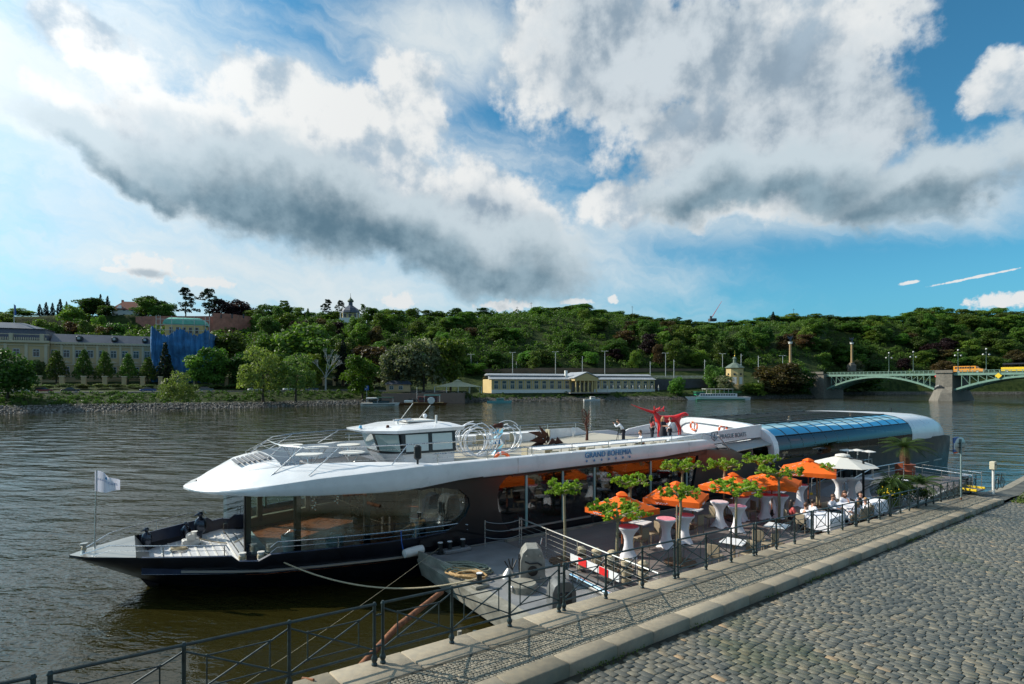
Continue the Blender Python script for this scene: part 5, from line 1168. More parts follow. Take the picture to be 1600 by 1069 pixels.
# ================================================================== THE SHIP
def interp(T, x):
    if x <= T[0][0]: return T[0][1]
    for a, b in zip(T[:-1], T[1:]):
        if a[0] <= x <= b[0]: return a[1] + (b[1] - a[1]) * (x - a[0]) / (b[0] - a[0])
    return T[-1][1]
def BL(px, py, z):                                    # where a point seen at px,py and height z lies in the ship's frame
    Y = FP * (CZ - z) / (py - 600); P = Vector(((px - 800) / FP * Y, Y, 0)); return P.dot(FU), P.dot(FV) - 24.45
WD = [(-1.52, .03), (-1.07, .62), (0, 1.45), (1, 2.16), (2.4, 3.05), (4, 4.0), (5.6, 4.5), (7.7, 5.0), (10, 5.3), (56, 5.3), (59, 5.05), (60.6, 4.6)]
ZE = [(-1.52, 1.48), (3.0, 1.52), (3.2, 1.34), (3.75, 1.34), (4.1, 1.55), (9, 1.62), (10.5, 1.75), (12, 1.3), (31, 1.35), (32.2, 2.8), (34, 2.86), (51, 3.06), (58, 2.95), (60.6, 2.7)]
WW = [(1.07, .03), (2, .9), (3, 1.75), (6, 3.6), (10, 4.85), (14, 5.2), (56, 5.2), (60.6, 4.4)]
WR = [(1.85, .12), (1.95, .6), (2.2, 1.25), (2.7, 2.1), (3.8, 3.3), (5.6, 4.4), (7.4, 5.1), (9, 5.32), (40, 5.32)]
ZB = [(1.8, 3.40), (9, 3.44), (11, 3.62), (22, 3.64), (27.2, 3.92)]
ZT = [(1.8, 3.47), (2.2, 3.50), (2.7, 3.55), (3.8, 3.74), (5.6, 4.04), (7.4, 4.2), (9, 4.29), (30, 4.33)]
UD = 3.60                                             # upper deck
def ship():
    root = thing('river_cruise_ship', BF(0, 0, 0), 'long white and black river cruise ship with a glass roofed stern', 'ship', FANG)
    def P(n, mb, m, sm=False, par=None, bevel=0.): return mb.build(n, m, par or root, sm, bevel)
    # --- hull
    S = [-1.52, -1.3, -1.07, -.5, 0, .5, 1.07, 1.6, 2.4, 3.0, 3.2, 3.75, 4.1, 4.8, 5.6, 6.6, 7.7, 9, 10, 10.5, 12, 14, 17, 20, 24, 28, 31, 32.2, 34, 40, 46, 51, 55, 57, 58, 59, 60, 60.6]
    rings = []
    for s in S:
        w, ze = interp(WD, s), interp(ZE, s)
        zs = max(-.5, 1.44 * (1.07 - s) / 2.59) if s < 1.07 else -.5
        ww = interp(WW, s) if s >= 1.07 else .03; zw = max(0, zs)
        zm = zw + (ze - zw) * .62; wm = ww + (w - ww) * .88
        half = [(w, ze), (w, ze - .07), (wm, zm), (ww + (w - ww) * .35, zw + (ze - zw) * .25), (ww, zw), (ww * .85, zs)]
        rings.append([(s, -a, b) for a, b in half] + [(s, a, b) for a, b in half[::-1]])
    h = MB(); h.loft(rings, False, False); n = len(rings[-1]); h.add(rings[-1], [tuple(range(n))]); hull = P('hull', h, M['navy'], True)
    # capping edge + inner bulwark in the bow
    c = MB(); SB = [s for s in S if .3 < s < 4.6]
    for sg in (-1, 1):
        c.loft([[(s, sg * interp(WD, s), interp(ZE, s)), (s, sg * (interp(WD, s) - .13), interp(ZE, s) + .01), (s, sg * (interp(WD, s) - .20), .88)] for s in S if .5 <= s <= 11], False, False)
    P('bulwark', c, mat('navy_bulwark', (.014, .026, .060), .4, 0, .2, 2))
    f = MB(); SS = [-1.5, -1.3, -1.07, -.5, 0, .35]; f.loft([[(s, -interp(WD, s) + .01, interp(ZE, s) + .012), (s, interp(WD, s) - .01, interp(ZE, s) + .012)] for s in SS], False, False)
    f.add([(.35, -1.6, 1.53), (.35, 1.6, 1.53), (.8, 1.5, .9), (.8, -1.5, .9)], [(0, 1, 2, 3)]); P('bow_plate', f, M['rail_grey'])
    d = MB(); d.loft([[(s, -interp(WD, s) + .16, .90), (s, interp(WD, s) - .16, .90)] for s in (.5, 1, 2.4, 3.2, 4, 4.6)], False, False); P('bow_deck', d, M['bowdeck'])
    ri = MB()
    for k in range(12): ri.box((1.2 + k * .28, .3, .915), (.06, 3.4 + k * .2, .03))
    P('anti_slip_ribs', ri, M['offwhite'])
    d = MB(); d.loft([[(s, -interp(WD, s) + .14, .86), (s, interp(WD, s) - .14, .86)] for s in (3.4, 4, 5.6, 7.7, 10, 27)], False, False); P('saloon_floor', d, M['redwood'])
    # rubbing strake
    for sg in (-1, 1):
        st = MB(); r = []
        for s in [1.6, 2.4, 3.2, 4, 5.6, 7.7, 10, 14, 20, 30, 40, 50, 57]:
            w, ze, ww = interp(WD, s), interp(ZE, s), interp(WW, s); zz = .98; q = min(1, zz / ze); wq = ww + (w - ww) * (.35 + (q - .25) / .37 * .53 if q < .62 else .88 + (q - .62) / .33 * .12); wq = min(wq, w) + .03
            r.append([(s, sg * wq, zz - .045), (s, sg * (wq + .05), zz - .02), (s, sg * (wq + .05), zz + .03), (s, sg * wq, zz + .05)])
        st.loft(r); P('rubbing_strake', st, M['rail_grey'], True, hull)
    # --- black side walls midships and aft, with the waisted panel between the two window bands
    for sg in (-1, 1):
        t = sg * 5.30; w = MB()
        def pane(pts, th=.14, mb=w): mb.loft([[(s, t, z) for s, z in pts], [(s, t - sg * th, z) for s, z in pts]])
        L = [(8.6, 3.46), (9.9, 3.40), (10.7, 3.22), (11.05, 2.9), (11.1, 2.6), (10.9, 2.2), (10.5, 1.9), (9.9, 1.65), (9.0, 1.55)]
        Rr = [(13.1, 3.62), (12.75, 3.5), (12.45, 3.2), (12.35, 2.8), (12.4, 2.3), (12.6, 1.8), (12.85, 1.45), (13.2, 1.28)]
        tops = [3.5, 3.5, 3.5, 3.45, 3.2, 2.8, 2.2, 1.7, 1.4]
        # columns of quads between the left and right outlines
        for (a, b) in zip(L[:-1], L[1:]): pane([a, b, (11.7, b[1]), (11.7, a[1])])
        for (a, b) in zip(Rr[:-1], Rr[1:]): pane([(11.7, a[1]), (11.7, b[1]), b, a])
        pane([(9.0, 1.55), (11.7, 1.55), (11.7, 1.28), (9.0, 1.28)]); pane([(8.6, 3.46), (11.7, 3.46), (11.7, 3.66), (10.6, 3.62)])
        pane([(13.0, 1.28), (31.5, 1.36), (31.5, 1.12), (12.6, 1.12)]); pane([(13.1, 3.62), (13.1, 3.52), (25.6, 3.56), (25.6, 3.80)])
        pane([(24.9, 3.56), (24.35, 1.36), (31.5, 1.36), (31.5, 2.6), (27.6, 3.7), (25.6, 3.8)])
        P('side_wall', w, M['black'])
        # glazing band two, with dark posts
        g = MB(); g.box((18.7, sg * 5.20, 2.42), (12.9, .03, 2.3)); P('window_band', g, M['smoke'])
        for x in (14.0, 15.95, 17.8, 21.5, 24.2):
            q = MB(); q.box((x, sg * 5.10, 2.42), (.17, .14, 2.2)); P('window_post', q, M['black'])
            q = MB(); q.box((x - .16, sg * 5.22, 2.42), (.10, .05, 2.2)); P('window_edge', q, mat('pale_green_glass_edge', (.20, .34, .34), .3) if 'ge' not in M else M['ge'])
        q = MB(); q.box((18.7, sg * 5.235, 1.34), (12.2, .05, .07)); P('window_sill', q, M['rail_grey'])
    # --- forward glass house
    GX = [3.55, 5.05, 7.35, 9.35, 10.25, 11.0]; GW = [(3.55, 2.75), (5.05, 3.55), (7.35, 4.25), (9.35, 4.72), (11, 5.05)]
    for sg in (-1, 1):
        for a, b in zip(GX[:-1], GX[1:]):
            g = MB(); ya, yb = sg * interp(GW, a), sg * interp(GW, b); g.loft([[(a, ya, 1.30), (b, yb, 1.30), (b, yb, 3.5), (a, ya, 3.5)], [(a, ya - sg * .03, 1.30), (b, yb - sg * .03, 1.30), (b, yb - sg * .03, 3.5), (a, ya - sg * .03, 3.5)]]); P('window_pane', g, M['glass'])
            if sg > 0 and a < 4: continue
            q = MB(); q.box((a + .06, ya - sg * .16, 2.35), (.22, .16, 2.5)); P('window_post', q, M['black'] if sg < 0 else mat('taupe_post', (.12, .10, .08), .6))
            if sg > 0:
                q = MB(); q.box((a + .32, ya - .12, 2.6), (.10, .08, 1.8)); P('pale_frame', q, M['ge'])
        s0 = MB(); s0.loft([[(a, sg * (interp(GW, a) + .05), .88), (a, sg * (interp(GW, a) + .05), 1.30), (a, sg * (interp(GW, a) - .25), 1.30), (a, sg * (interp(GW, a) - .25), .88)] for a in GX]); P('saloon_sill', s0, M['navy'] if sg < 0 else M['wicker'])
        s1 = MB(); s1.loft([[(a, sg * (interp(WD, a) - .15), .9), (a, sg * (interp(GW, a) + .04), .9)] for a in (3.6, 5, 7.35, 9.35, 11)], False, False); P('side_deck', s1, M['bowdeck'])
    g = MB(); g.box((3.56, 0, 2.25), (.03, 5.5, 2.5)); P('front_glass', g, M['glass'])
    # --- white roof band
    def tadd(s): return interp([(1.8, .03), (2.6, .22), (3.8, .42), (5.2, .38), (7, .24), (8.6, .06), (9.6, .02)], s)
    def ring(s, sg):
        w, zb, zt = interp(WR, s), interp(ZB, s), interp(ZT, s); inn = max(.0, w - (1.25 if s < 8.4 else 1.25 - (s - 8.4) * .8 if s < 9.6 else .26)); dz = UD - .12
        return [(s, sg * max(0, w - .35), zb - .0), (s, sg * max(.02, w - .05), zb), (s, sg * w, zb + .07), (s, sg * (w + .01), zb + (zt - zb) * .55), (s, sg * (w - .015), zt - .03), (s, sg * max(0, w - .06), zt), (s, sg * inn, zt + tadd(s)), (s, sg * max(0, inn - .02), min(dz, zb + .1))]
    SS = [1.85, 1.95, 2.2, 2.45, 2.7, 3.2, 3.8, 4.4, 5.0, 5.6, 6.4, 7.4, 8.2, 8.6, 9.0, 9.6, 10.2, 11, 12, 14, 18, 22, 25.2]
    for sg in (-1, 1):
        b = MB(); rs = [ring(s, sg) for s in SS]
        # slanted aft end
        e = ring(27.2, sg); rs.append([(25.6 + (4.33 - p[2]) * 2.1, p[1], p[2]) for p in ring(26.2, sg)]); b.loft(rs); P('roof_band', b, M['white'], True)
        k = MB(); k.loft([[(s, sg * (interp(WR, s) - .02), interp(ZB, s) - .055), (s, sg * (interp(WR, s) - .02), interp(ZB, s) - .01), (s, sg * (interp(WR, s) - .3), interp(ZB, s) - .01), (s, sg * (interp(WR, s) - .3), interp(ZB, s) - .055)] for s in (9, 11, 14, 18, 22, 25.6)]); P('dark_trim', k, M['black'])
    for sg in (-1, 1):
        for s in (13.35, 18.9, 24.1):
            q = MB(); q.box((s, sg * 5.325, 3.98), (.012, .015, .6)); P('panel_seam', q, M['rail_grey'])
    # crowned fore roof
    fr = MB(); rs = []
    for s in [2.28, 2.45, 2.7, 3.2, 3.8, 4.4, 4.75, 4.76]:
        w = interp(WR, s); inn = max(.02, w - 1.25); z0 = interp(ZT, s) + tadd(s); zc = interp([(1.9, 3.56), (2.7, 3.92), (3.8, 4.34), (4.6, 4.50), (4.76, 4.50)], s)
        rs.append([(s, -inn * .98 * math.cos(math.pi * k / 12), (z0 + (zc - z0) * math.sin(math.pi * k / 12)) if s != 4.76 else UD) for k in range(13)])
    fr.loft(rs, False, False); P('fore_roof', fr, M['white'], True)
    uf = MB(); uf.loft([[(s, -max(.02, interp(WR, s) - .3), interp(ZB, s) + .01), (s, max(.02, interp(WR, s) - .3), interp(ZB, s) + .01)] for s in (1.95, 2.7, 3.8, 5.6, 7.4, 9, 11, 22, 27)], False, False); P('ceiling', uf, mat('ivory_ceiling', (.40, .37, .30), .6))
    ud = MB(); ud.loft([[(s, -interp(WR, s) + .24, UD), (s, interp(WR, s) - .24, UD)] for s in (4.7, 5.6, 7.4, 9, 14, 25, 36)], False, False); P('upper_deck', ud, M['deck']); ft = MB(); ft.loft([[(s, -interp(WR, s) + 1.2, UD + .012), (s, interp(WR, s) - 1.2, UD + .012)] for s in (4.78, 5.6, 7.4, 8.7)], False, False); P('fore_terrace_floor', ft, M['bowdeck'])
    lo = MB()                                           # louvred skylight in the fore roof
    for k in range(7): lo.box((3.55 + k * .17, -.55, 4.34 + k * .026), (.10, 1.5 + .1 * k, .05), rot=Matrix.Rotation(R(-14), 3, 'Y'))
    P('skylight_louvres', lo, M['deck'])
    bx = MB(); bx.bbox((7.3, -1.0, UD + .28), (2.6, 2.0, .55), .05); P('deck_box', bx, mat('dark_deck_box', (.05, .05, .055), .5))
    # --- wheelhouse
    x0, x1, wy = 9.35, 12.3, 1.75
    w = MB(); w.loft([[(x0 + .4, -.7, UD), (x0 + .7, -wy, UD), (x1, -wy, UD), (x1, wy, UD), (x0 + .7, wy, UD), (x0 + .4, .7, UD)], [(x0 - .15, -.75, 4.28), (x0 + .5, -wy, 4.28), (x1 + .05, -wy, 4.28), (x1 + .05, wy, 4.28), (x0 + .5, wy, 4.28), (x0 - .15, .75, 4.28)]]); wh = P('wheelhouse', w, M['white'])
    g = MB(); g.loft([[(x0 - .15, -.76, 4.30), (x0 + .5, -wy - .12, 4.30), (x1 + .06, -wy - .12, 4.30), (x1 + .06, wy + .12, 4.30), (x0 + .5, wy + .12, 4.30), (x0 - .15, .76, 4.30)], [(x0 - .45, -.78, 5.22), (x0 + .45, -wy - .02, 5.22), (x1 + .06, -wy - .02, 5.22), (x1 + .06, wy, 5.22), (x0 + .45, wy, 5.22), (x0 - .45, .78, 5.22)]]); P('window_ring', g, M['black'], par=wh)
    for a, b in ((x0 + .6, 11.0), (11.2, x1 - .12)):
        for sg in (-1, 1):
            q = MB(); q.loft([[(a, sg * (wy + .13), 4.40), (b, sg * (wy + .13), 4.40), (b, sg * (wy + .06), 5.12), (a, sg * (wy + .06), 5.12)], [(a, sg * (wy + .09), 4.40), (b, sg * (wy + .09), 4.40), (b, sg * (wy + .02), 5.12), (a, sg * (wy + .02), 5.12)]]); P('blind_window', q, mat('white_blinds', (.52, .56, .55), .2, coat=1.), par=wh)
    q = MB(); q.loft([[(x0 - .16 + o_, -.86 + o_, 4.40), (x0 + .40 + o_, -wy - .02 + o_, 4.40), (x0 + .32 + o_, -wy + .05 + o_, 5.12), (x0 - .42 + o_, -.88 + o_, 5.12)] for o_ in (-.02, .02)]); P('corner_window', q, mat('grey_green_glass', (.30, .40, .38), .1, coat=1.), par=wh)
    q = MB(); q.loft([[(x0 - .20 + o_, -.66, 4.40), (x0 - .20 + o_, .66, 4.40), (x0 - .44 + o_, .66, 5.12), (x0 - .44 + o_, -.66, 5.12)] for o_ in (-.02, .02)]); P('front_window', q, mat('grey_green_window', (.25, .34, .33), .1, coat=1.), par=wh)
    r = MB(); r.loft([[(x0 - 1.15, -.5, 5.27), (x0 - .9, -1.2, 5.22), (x0 + .1, -wy - .3, 5.2), (x1 + .35, -wy - .3, 5.24), (x1 + .35, wy + .3, 5.24), (x0 + .1, wy + .3, 5.2), (x0 - .9, 1.2, 5.22), (x0 - 1.15, .5, 5.27)], [(x0 - 1.2, -.5, 5.34), (x0 - .95, -1.25, 5.32), (x0 + .1, -wy - .35, 5.33), (x1 + .4, -wy - .35, 5.40), (x1 + .4, wy + .35, 5.40), (x0 + .1, wy + .35, 5.33), (x0 - .95, 1.25, 5.32), (x0 - 1.2, .5, 5.34)], [(x0 - .4, -.4, 5.44), (x0, -.9, 5.46), (x0 + .6, -wy + .3, 5.50), (x1 - .1, -wy + .2, 5.56), (x1 - .1, wy - .2, 5.56), (x0 + .6, wy - .3, 5.50), (x0, .9, 5.46), (x0 - .4, .4, 5.44)]]); ro = P('wheelhouse_roof', r, M['white'], par=wh)
    q = MB(); q.bbox((11.3, .2, 5.60), (1.4, 1.5, .07), .02); P('roof_hatch', q, M['offwhite'], par=ro); q = MB(); q.cyl((10.2, -.4, 5.5), (10.2, -.4, 5.68), .05); q.tube([(9.9, -.7, 5.68), (10.9, -.2, 5.68)], .05); q.tube([(10.0, -.3, 5.68), (10.8, -.75, 5.68)], .03); P('horns', q, M['chrome'], par=ro)
    q = MB(); q.cyl((11.6, -1.4, 5.5), (11.6, -1.4, 5.9), .05); P('light_post', q, M['offwhite'], par=ro); q = MB(); q.sphere((12.1, .8, 5.75), .11); q.cyl((12.1, .8, 5.45), (12.1, .8, 5.7), .04); P('beacon', q, M['white'], par=ro)
    for x, y in ((x0 - .95, -.6), (x0 + .0, -1.3)): q = MB(); q.lathe([(.07, 0), (.09, .04), (.06, .16), (.03, .18)], (x, y, 5.36), 8); P('navigation_light', q, M['chrome'] if x < x0 - .5 else M['rust'], par=ro)
    for x, l in ((10.6, .9), (11.5, .8)): q = MB(); q.tube([(x, .5, 5.5), (x + .6, .2, 5.5 + l)], .014, 5); P('whip_antenna', q, M['offwhite'], par=ro)
    q = MB(); q.bbox((9.05, -4.95, 4.75), (.26, .22, .55), .06); q.cyl((9.05, -4.95, 4.2), (9.05, -4.95, 4.6), .04); P('searchlight', q, M['darkmetal'])
    # --- bulkhead, arch and wing
    AR = [(5.32, 2.75), (5.34, 3.3), (5.26, 3.75), (5.05, 4.12), (4.65, 4.42), (4.1, 4.62), (3.3, 4.75), (1.6, 4.80), (0, 4.81)]
    arc = [(-a, b) for a, b in AR] + [(a, b) for a, b in AR[::-1][1:]]
    def bs(y): return 32.0 + max(0, y + 3.7) * .44
    def archring(sa, sb, off, m, n, par=None, th=.16):
        q = MB(); q.loft([[(sa + bs(y) - 32, y, z), (sb + bs(y) - 32, y, z), (sb + bs(y) - 32, y * (1 - th / 5.3), z - th), (sa + bs(y) - 32, y * (1 - th / 5.3), z - th)] for y, z in [(y * (1 + off / 5.3), z + off) for y, z in arc]]); return P(n, q, m, True, par)
    archring(31.75, 32.25, .06, M['white'], 'arch_frame', th=.34)
    b = MB(); pts = [(-3.7, UD), (-3.7, 4.66), (-3.3, 4.70), (-1.6, 4.76), (0, 4.78), (1.6, 4.76), (3.3, 4.71), (4.1, 4.58), (4.65, 4.38), (5.05, 4.08), (5.2, UD)]; b.loft([[(bs(y), y, z) for y, z in pts], [(bs(y) + .1, y, z) for y, z in pts]]); P('bulkhead', b, M['white'])
    q = MB(); q.box((31.95, -3.78, 3.6), (.16, .14, 2.0)); P('door_post', q, M['white']); q = MB(); pts = [(-5.2, 2.8), (-3.85, 2.8), (-3.85, 4.62), (-4.1, 4.52), (-4.6, 4.34), (-5.0, 4.05), (-5.2, 3.7)]; q.loft([[(32.0, y, z) for y, z in pts], [(32.05, y, z) for y, z in pts]]); P('end_window', q, M['smoke'])
    wg = MB(); top = [(22.9, 3.95), (23.1, 4.2), (23.5, 4.38), (24.2, 4.46), (26, 4.56), (28.5, 4.70), (31.8, 4.86)]; bot = [(22.9, 3.62), (23.1, 3.62), (23.5, 3.62), (24.2, 3.65), (26, 3.9), (28.5, 4.06), (31.8, 4.10)]
    wg.loft([[(a[0], -4.55, a[1]), (a[0], -4.43, a[1]), (a[0], -4.43, b_[1]), (a[0], -4.55, b_[1])] for a, b_ in zip(top, bot)]); wing = P('name_wing', wg, M['white'])
    sf = MB(); sf.loft([[(25.0, -4.5, 3.86), (31.8, -4.5, 4.12), (31.8, -3.6, 4.12), (25.0, -3.6, 3.86)], [(25.0, -4.5, 3.80), (31.8, -4.5, 4.06), (31.8, -3.6, 4.06), (25.0, -3.6, 3.80)]]); P('wing_soffit', sf, M['deck'])
    aw = MB(); aw.loft([[(28.3, -5.25, 3.55), (31.7, -5.25, 3.75), (31.7, -4.5, 4.02), (28.0, -4.5, 3.9)], [(28.3, -5.25, 3.51), (31.7, -5.25, 3.71), (31.7, -4.5, 3.98), (28.0, -4.5, 3.86)]]); P('glass_awning', aw, M['rail_grey'])
    st = MB()
    for k in range(8): st.box((27.2 + k * .28, -4.9, 3.5 - k * .26), (.30, .75, .05))
    st.tube([(26.6, -5.25, 4.5), (29.3, -5.25, 2.4)], .03); P('side_stairs', st, M['rail_grey'])
    # far bulwark sweeping up into the bulkhead
    fb = MB(); T = [(9.6, 3.95), (18, 3.95), (26, 4.0), (28.6, 4.02), (29.3, 3.9), (29.8, 3.64), (30.1, 3.85), (30.6, 4.02), (31.4, 4.12), (34, 4.4), (36, 4.45)]; fb.loft([[(s, 5.15, UD), (s, 5.15, z), (s, 5.28, z), (s, 5.28, UD)] for s, z in T]); P('far_bulwark', fb, M['white'])
    # --- glass tunnel
    gA = AR; split = 3
    x = 32.25; ribs = []
    while x < 50.9: ribs.append(x); x += 1.43
    for sg in (-1, 1):
        lo_ = MB(); x0_ = bs(sg * 5) + .2; lo_.loft([[(x0_, sg * y, z) for y, z in AR[:split + 1]], [(50.8, sg * y, z + .12) for y, z in AR[:split + 1]]], False, False); P('side_glazing', lo_, M['smoke'], True)
        up = MB(); up.loft([[(bs(sg * y) + .2, sg * y, z) for y, z in AR[split:7]], [(50.8, sg * y, z + .08) for y, z in AR[split:7]]], False, False); P('curved_glazing', up, M['roofglass'], True)
    rf = MB(); rf.loft([[(bs(y) + .2, y, z) for y, z in ((-3.32, 4.75), (0, 4.81), (3.32, 4.75))], [(50.8, y, z + .08) for y, z in ((-3.32, 4.75), (0, 4.81), (3.32, 4.75))]], False, False); P('roof_glazing', rf, M['glassblue'])
    for i, x in enumerate(ribs): 
        q = MB(); k = (x - 32.25) / 18.5 * .08; q.loft([[(x - .035, y, z + .02 + k), (x + .035, y, z + .02 + k), (x + .035, y * .985, z - .08 + k), (x - .035, y * .985, z - .08 + k)] for y, z in arc if bs(y) < x + .1]); P('glazing_rib', q, M['black'])
    for sg in (-1, 1):
        q = MB(); q.cyl((bs(sg * 5), sg * 5.07, 4.14), (50.8, sg * 5.07, 4.24), .035, n=6); P('glazing_bar', q, M['black'])
        q = MB(); x1_ = bs(sg * 3.3) + .1; q.loft([[(x1_, sg * 3.35, 4.76), (50.8, sg * 3.35, 4.84), (50.8, sg * 3.2, 4.86), (x1_, sg * 3.2, 4.78)], [(x1_, sg * 3.35, 4.80), (50.8, sg * 3.35, 4.88), (50.8, sg * 3.2, 4.88), (x1_, sg * 3.2, 4.80)]]); P('glazing_edge', q, M['darkmetal'])
    q = MB(); q.quad((32.3, -5.1, 2.2), (50.8, -5.1, 2.3), (50.8, 5.1, 2.3), (32.3, 5.1, 2.2)); P('aft_saloon_floor', q, M['redwood'])
    # white stern shell
    sh = MB(); rs = []
    for s, k, zz in ((50.8, 1.0, .10), (54, 1.0, .06), (56.2, .985, -.02), (57.4, .96, -.14), (58.2, .93, -.36), (58.75, .89, -.75), (59.0, .86, -1.2)):
        rs.append([(s, y * k, max(2.9, z + zz)) for y, z in arc])
    sh.loft(rs, False, False); n = len(arc); sh.add(rs[-1], [tuple(range(n))]); P('stern_shell', sh, M['white'], True)
    q = MB(); q.loft([[(s, -interp(WD, s) + .03, interp(ZE, s) - .02), (s, interp(WD, s) - .03, interp(ZE, s) - .02)] for s in (50.8, 56, 59, 60.6)], False, False); P('stern_deck', q, M['deck'])
    q = MB(); q.cyl((60.3, -4.3, 2.7), (60.3, -4.3, 1.2), .05); q.cyl((60.4, 0, 2.7), (60.4, 0, 5.), .04); P('stern_pole', q, M['darkmetal'])
    # --- rails
    def rail(pts, posts, n='side_rail', r=.024, drop=.32, mids=1):
        q = MB(); q.tube(pts, r, 6)
        for k in range(1, mids + 1): q.tube([Vector(p) - Vector((0, 0, drop * k / (mids + 1))) for p in pts], r * .5, 5)
        for p in posts: q.cyl(p[0], p[1], r * .9, n=6)
        return P(n, q, M['steel'], True)
    for sg in (-1, 1):
        rail([(9.6, sg * 5.12, 4.66), (18, sg * 5.12, 4.64), (25.6, sg * 5.12, 4.66), (26.9, sg * 5.12, 4.35)], [((s, sg * 5.12, 4.3), (s, sg * 5.12, 4.65)) for s in (9.8, 12, 14.2, 16.4, 18.6, 20.8, 23, 25.4)], 'upper_rail')
        pts = [(s, sg * (interp(WD, s) - .05), 1.95) for s in (4.3, 5.6, 7.7, 10.0, 10.7)]; pts.append((11.0, sg * 5.3, 1.85)); pts.insert(0, (4.1, sg * (interp(WD, 4.1) - .05), 1.78))
        rail(pts, [((s, sg * (interp(WD, s) - .05), 1.55), (s, sg * (interp(WD, s) - .05), 1.95)) for s in (6.2, 8.9)], 'side_deck_rail', .022, .36)
        pts = [(-1.2, sg * .35, 1.52), (-.4, sg * 1.0, 1.86)] + [(s, sg * (interp(WD, s) - .07), 1.88) for s in (0, 1, 2.2, 2.85)] + [(2.95, sg * (interp(WD, 2.95) - .07), 1.7)]
        rail(pts, [((s, sg * (interp(WD, s) - .07), 1.5), (s, sg * (interp(WD, s) - .07), 1.88)) for s in (1.1, 2.8)], 'bow_rail', .020, .34)
    top = [(13.2, -4.3, 4.98), (9, -4.2, 4.98), (6.6, -3.5, 4.96), (5.5, -2.6, 4.94), (5.05, -1.4, 4.92), (5.0, 0, 4.92), (5.05, 1.4, 4.92), (5.5, 2.6, 4.94), (6.6, 3.5, 4.96), (9, 4.2, 4.98), (13.2, 4.3, 4.98)]
    q = MB(); q.tube(top, .024, 6)
    for k in (1, 2, 3): q.tube([(p[0] - .28 * k * (1 if abs(p[1]) < 4 else .3), p[1] * (1 + .028 * k), p[2] - .155 * k) for p in top[1:-1]], .010, 5)
    for p, s in ((top[2], 1.25), (top[3], 1.35), (top[4], 1.45), (top[6], 1.45), (top[7], 1.35), (top[8], 1.25), (top[1], .9), (top[9], .9)): q.cyl(p, (p[0] - s, p[1] * 1.14, interp(ZT, p[0] - s) + .1), .02, n=6)
    P('fore_rail', q, M['steel'], True)
    # lettering
    def text(s, size, m, org, ang=0., ext=.012, par=root, n='lettering', tz=0., up=Vector((0, 0, 1)), sgn=-1, spacing=1., flatx=1.):
        cu = bpy.data.curves.new('txt', 'FONT'); cu.body = s; cu.size = size; cu.extrude = ext; cu.space_character = spacing; cu.offset = 0
        ob = bpy.data.objects.new('txt', cu); COL.objects.link(ob); bpy.context.view_layer.update(); me = bpy.data.meshes.new_from_object(ob.evaluated_get(bpy.context.evaluated_depsgraph_get())); bpy.data.objects.remove(ob)
        me.materials.clear(); me.materials.append(m); o = bpy.data.objects.new(n, me); COL.objects.link(o); o.parent = par; X = Vector((math.cos(ang), 0, math.sin(ang))) * flatx; Z = up; Yv = Vector((0, -1, 0)) if sgn < 0 else Vector((0, 1, 0))
        o.matrix_local = Matrix(((X.x, Z.x, Yv.x, org[0]), (X.y, Z.y, Yv.y, org[1]), (X.z, Z.z, Yv.z, org[2]), (0, 0, 0, 1))); return o
    text('GRAND BOHEMIA', .35, M['text_blue'], (16.95, -5.36, 4.0), spacing=1.06, ext=.012, flatx=.98)
    for k in range(7):
        a = 17.05 + k * .45; q = MB(); pts = [(a + math.cos(math.pi / 2 + j * math.pi / 5) * (.065 if j % 2 == 0 else .03), -5.36, 3.86 + math.sin(math.pi / 2 + j * math.pi / 5) * (.065 if j % 2 == 0 else .03)) for j in range(10)]; q.extr(pts, (0, -.03, 0)); P('star', q, M['text_blue'])
    text('PRAGUE BOATS', .36, M['text_grey'], (27.75, -4.56, 4.20), ang=R(1.5), ext=.004, par=wing, flatx=.95)
    q = MB(); o_ = [(27.0, 4.62), (27.5, 4.64), (27.5, 4.30), (27.25, 4.12), (27.0, 4.28)]
    for a, b_ in zip(o_, o_[1:] + o_[:1]): q.cyl((a[0], -4.565, a[1]), (b_[0], -4.565, b_[1]), .022, n=5)
    q.cyl((27.25, -4.565, 4.50), (27.25, -4.565, 4.27), .02, n=5); q.tube([(27.14, -4.565, 4.36), (27.17, -4.565, 4.28), (27.25, -4.565, 4.25), (27.33, -4.565, 4.28), (27.36, -4.565, 4.36)], .016, 5); q.tube([(27.19, -4.565, 4.44), (27.31, -4.565, 4.44)], .016, 5); q.sphere((27.25, -4.565, 4.52), .03, 6, 4)
    P('anchor_emblem', q, M['text_grey'], par=wing)
    # stern name board
    return root, text
M['ge'] = mat('pale_green_glass_edge', (.22, .38, .38), .25)
SHIP, TEXT = ship()
def shiploc(s, t, z): return BF(s, t, z)
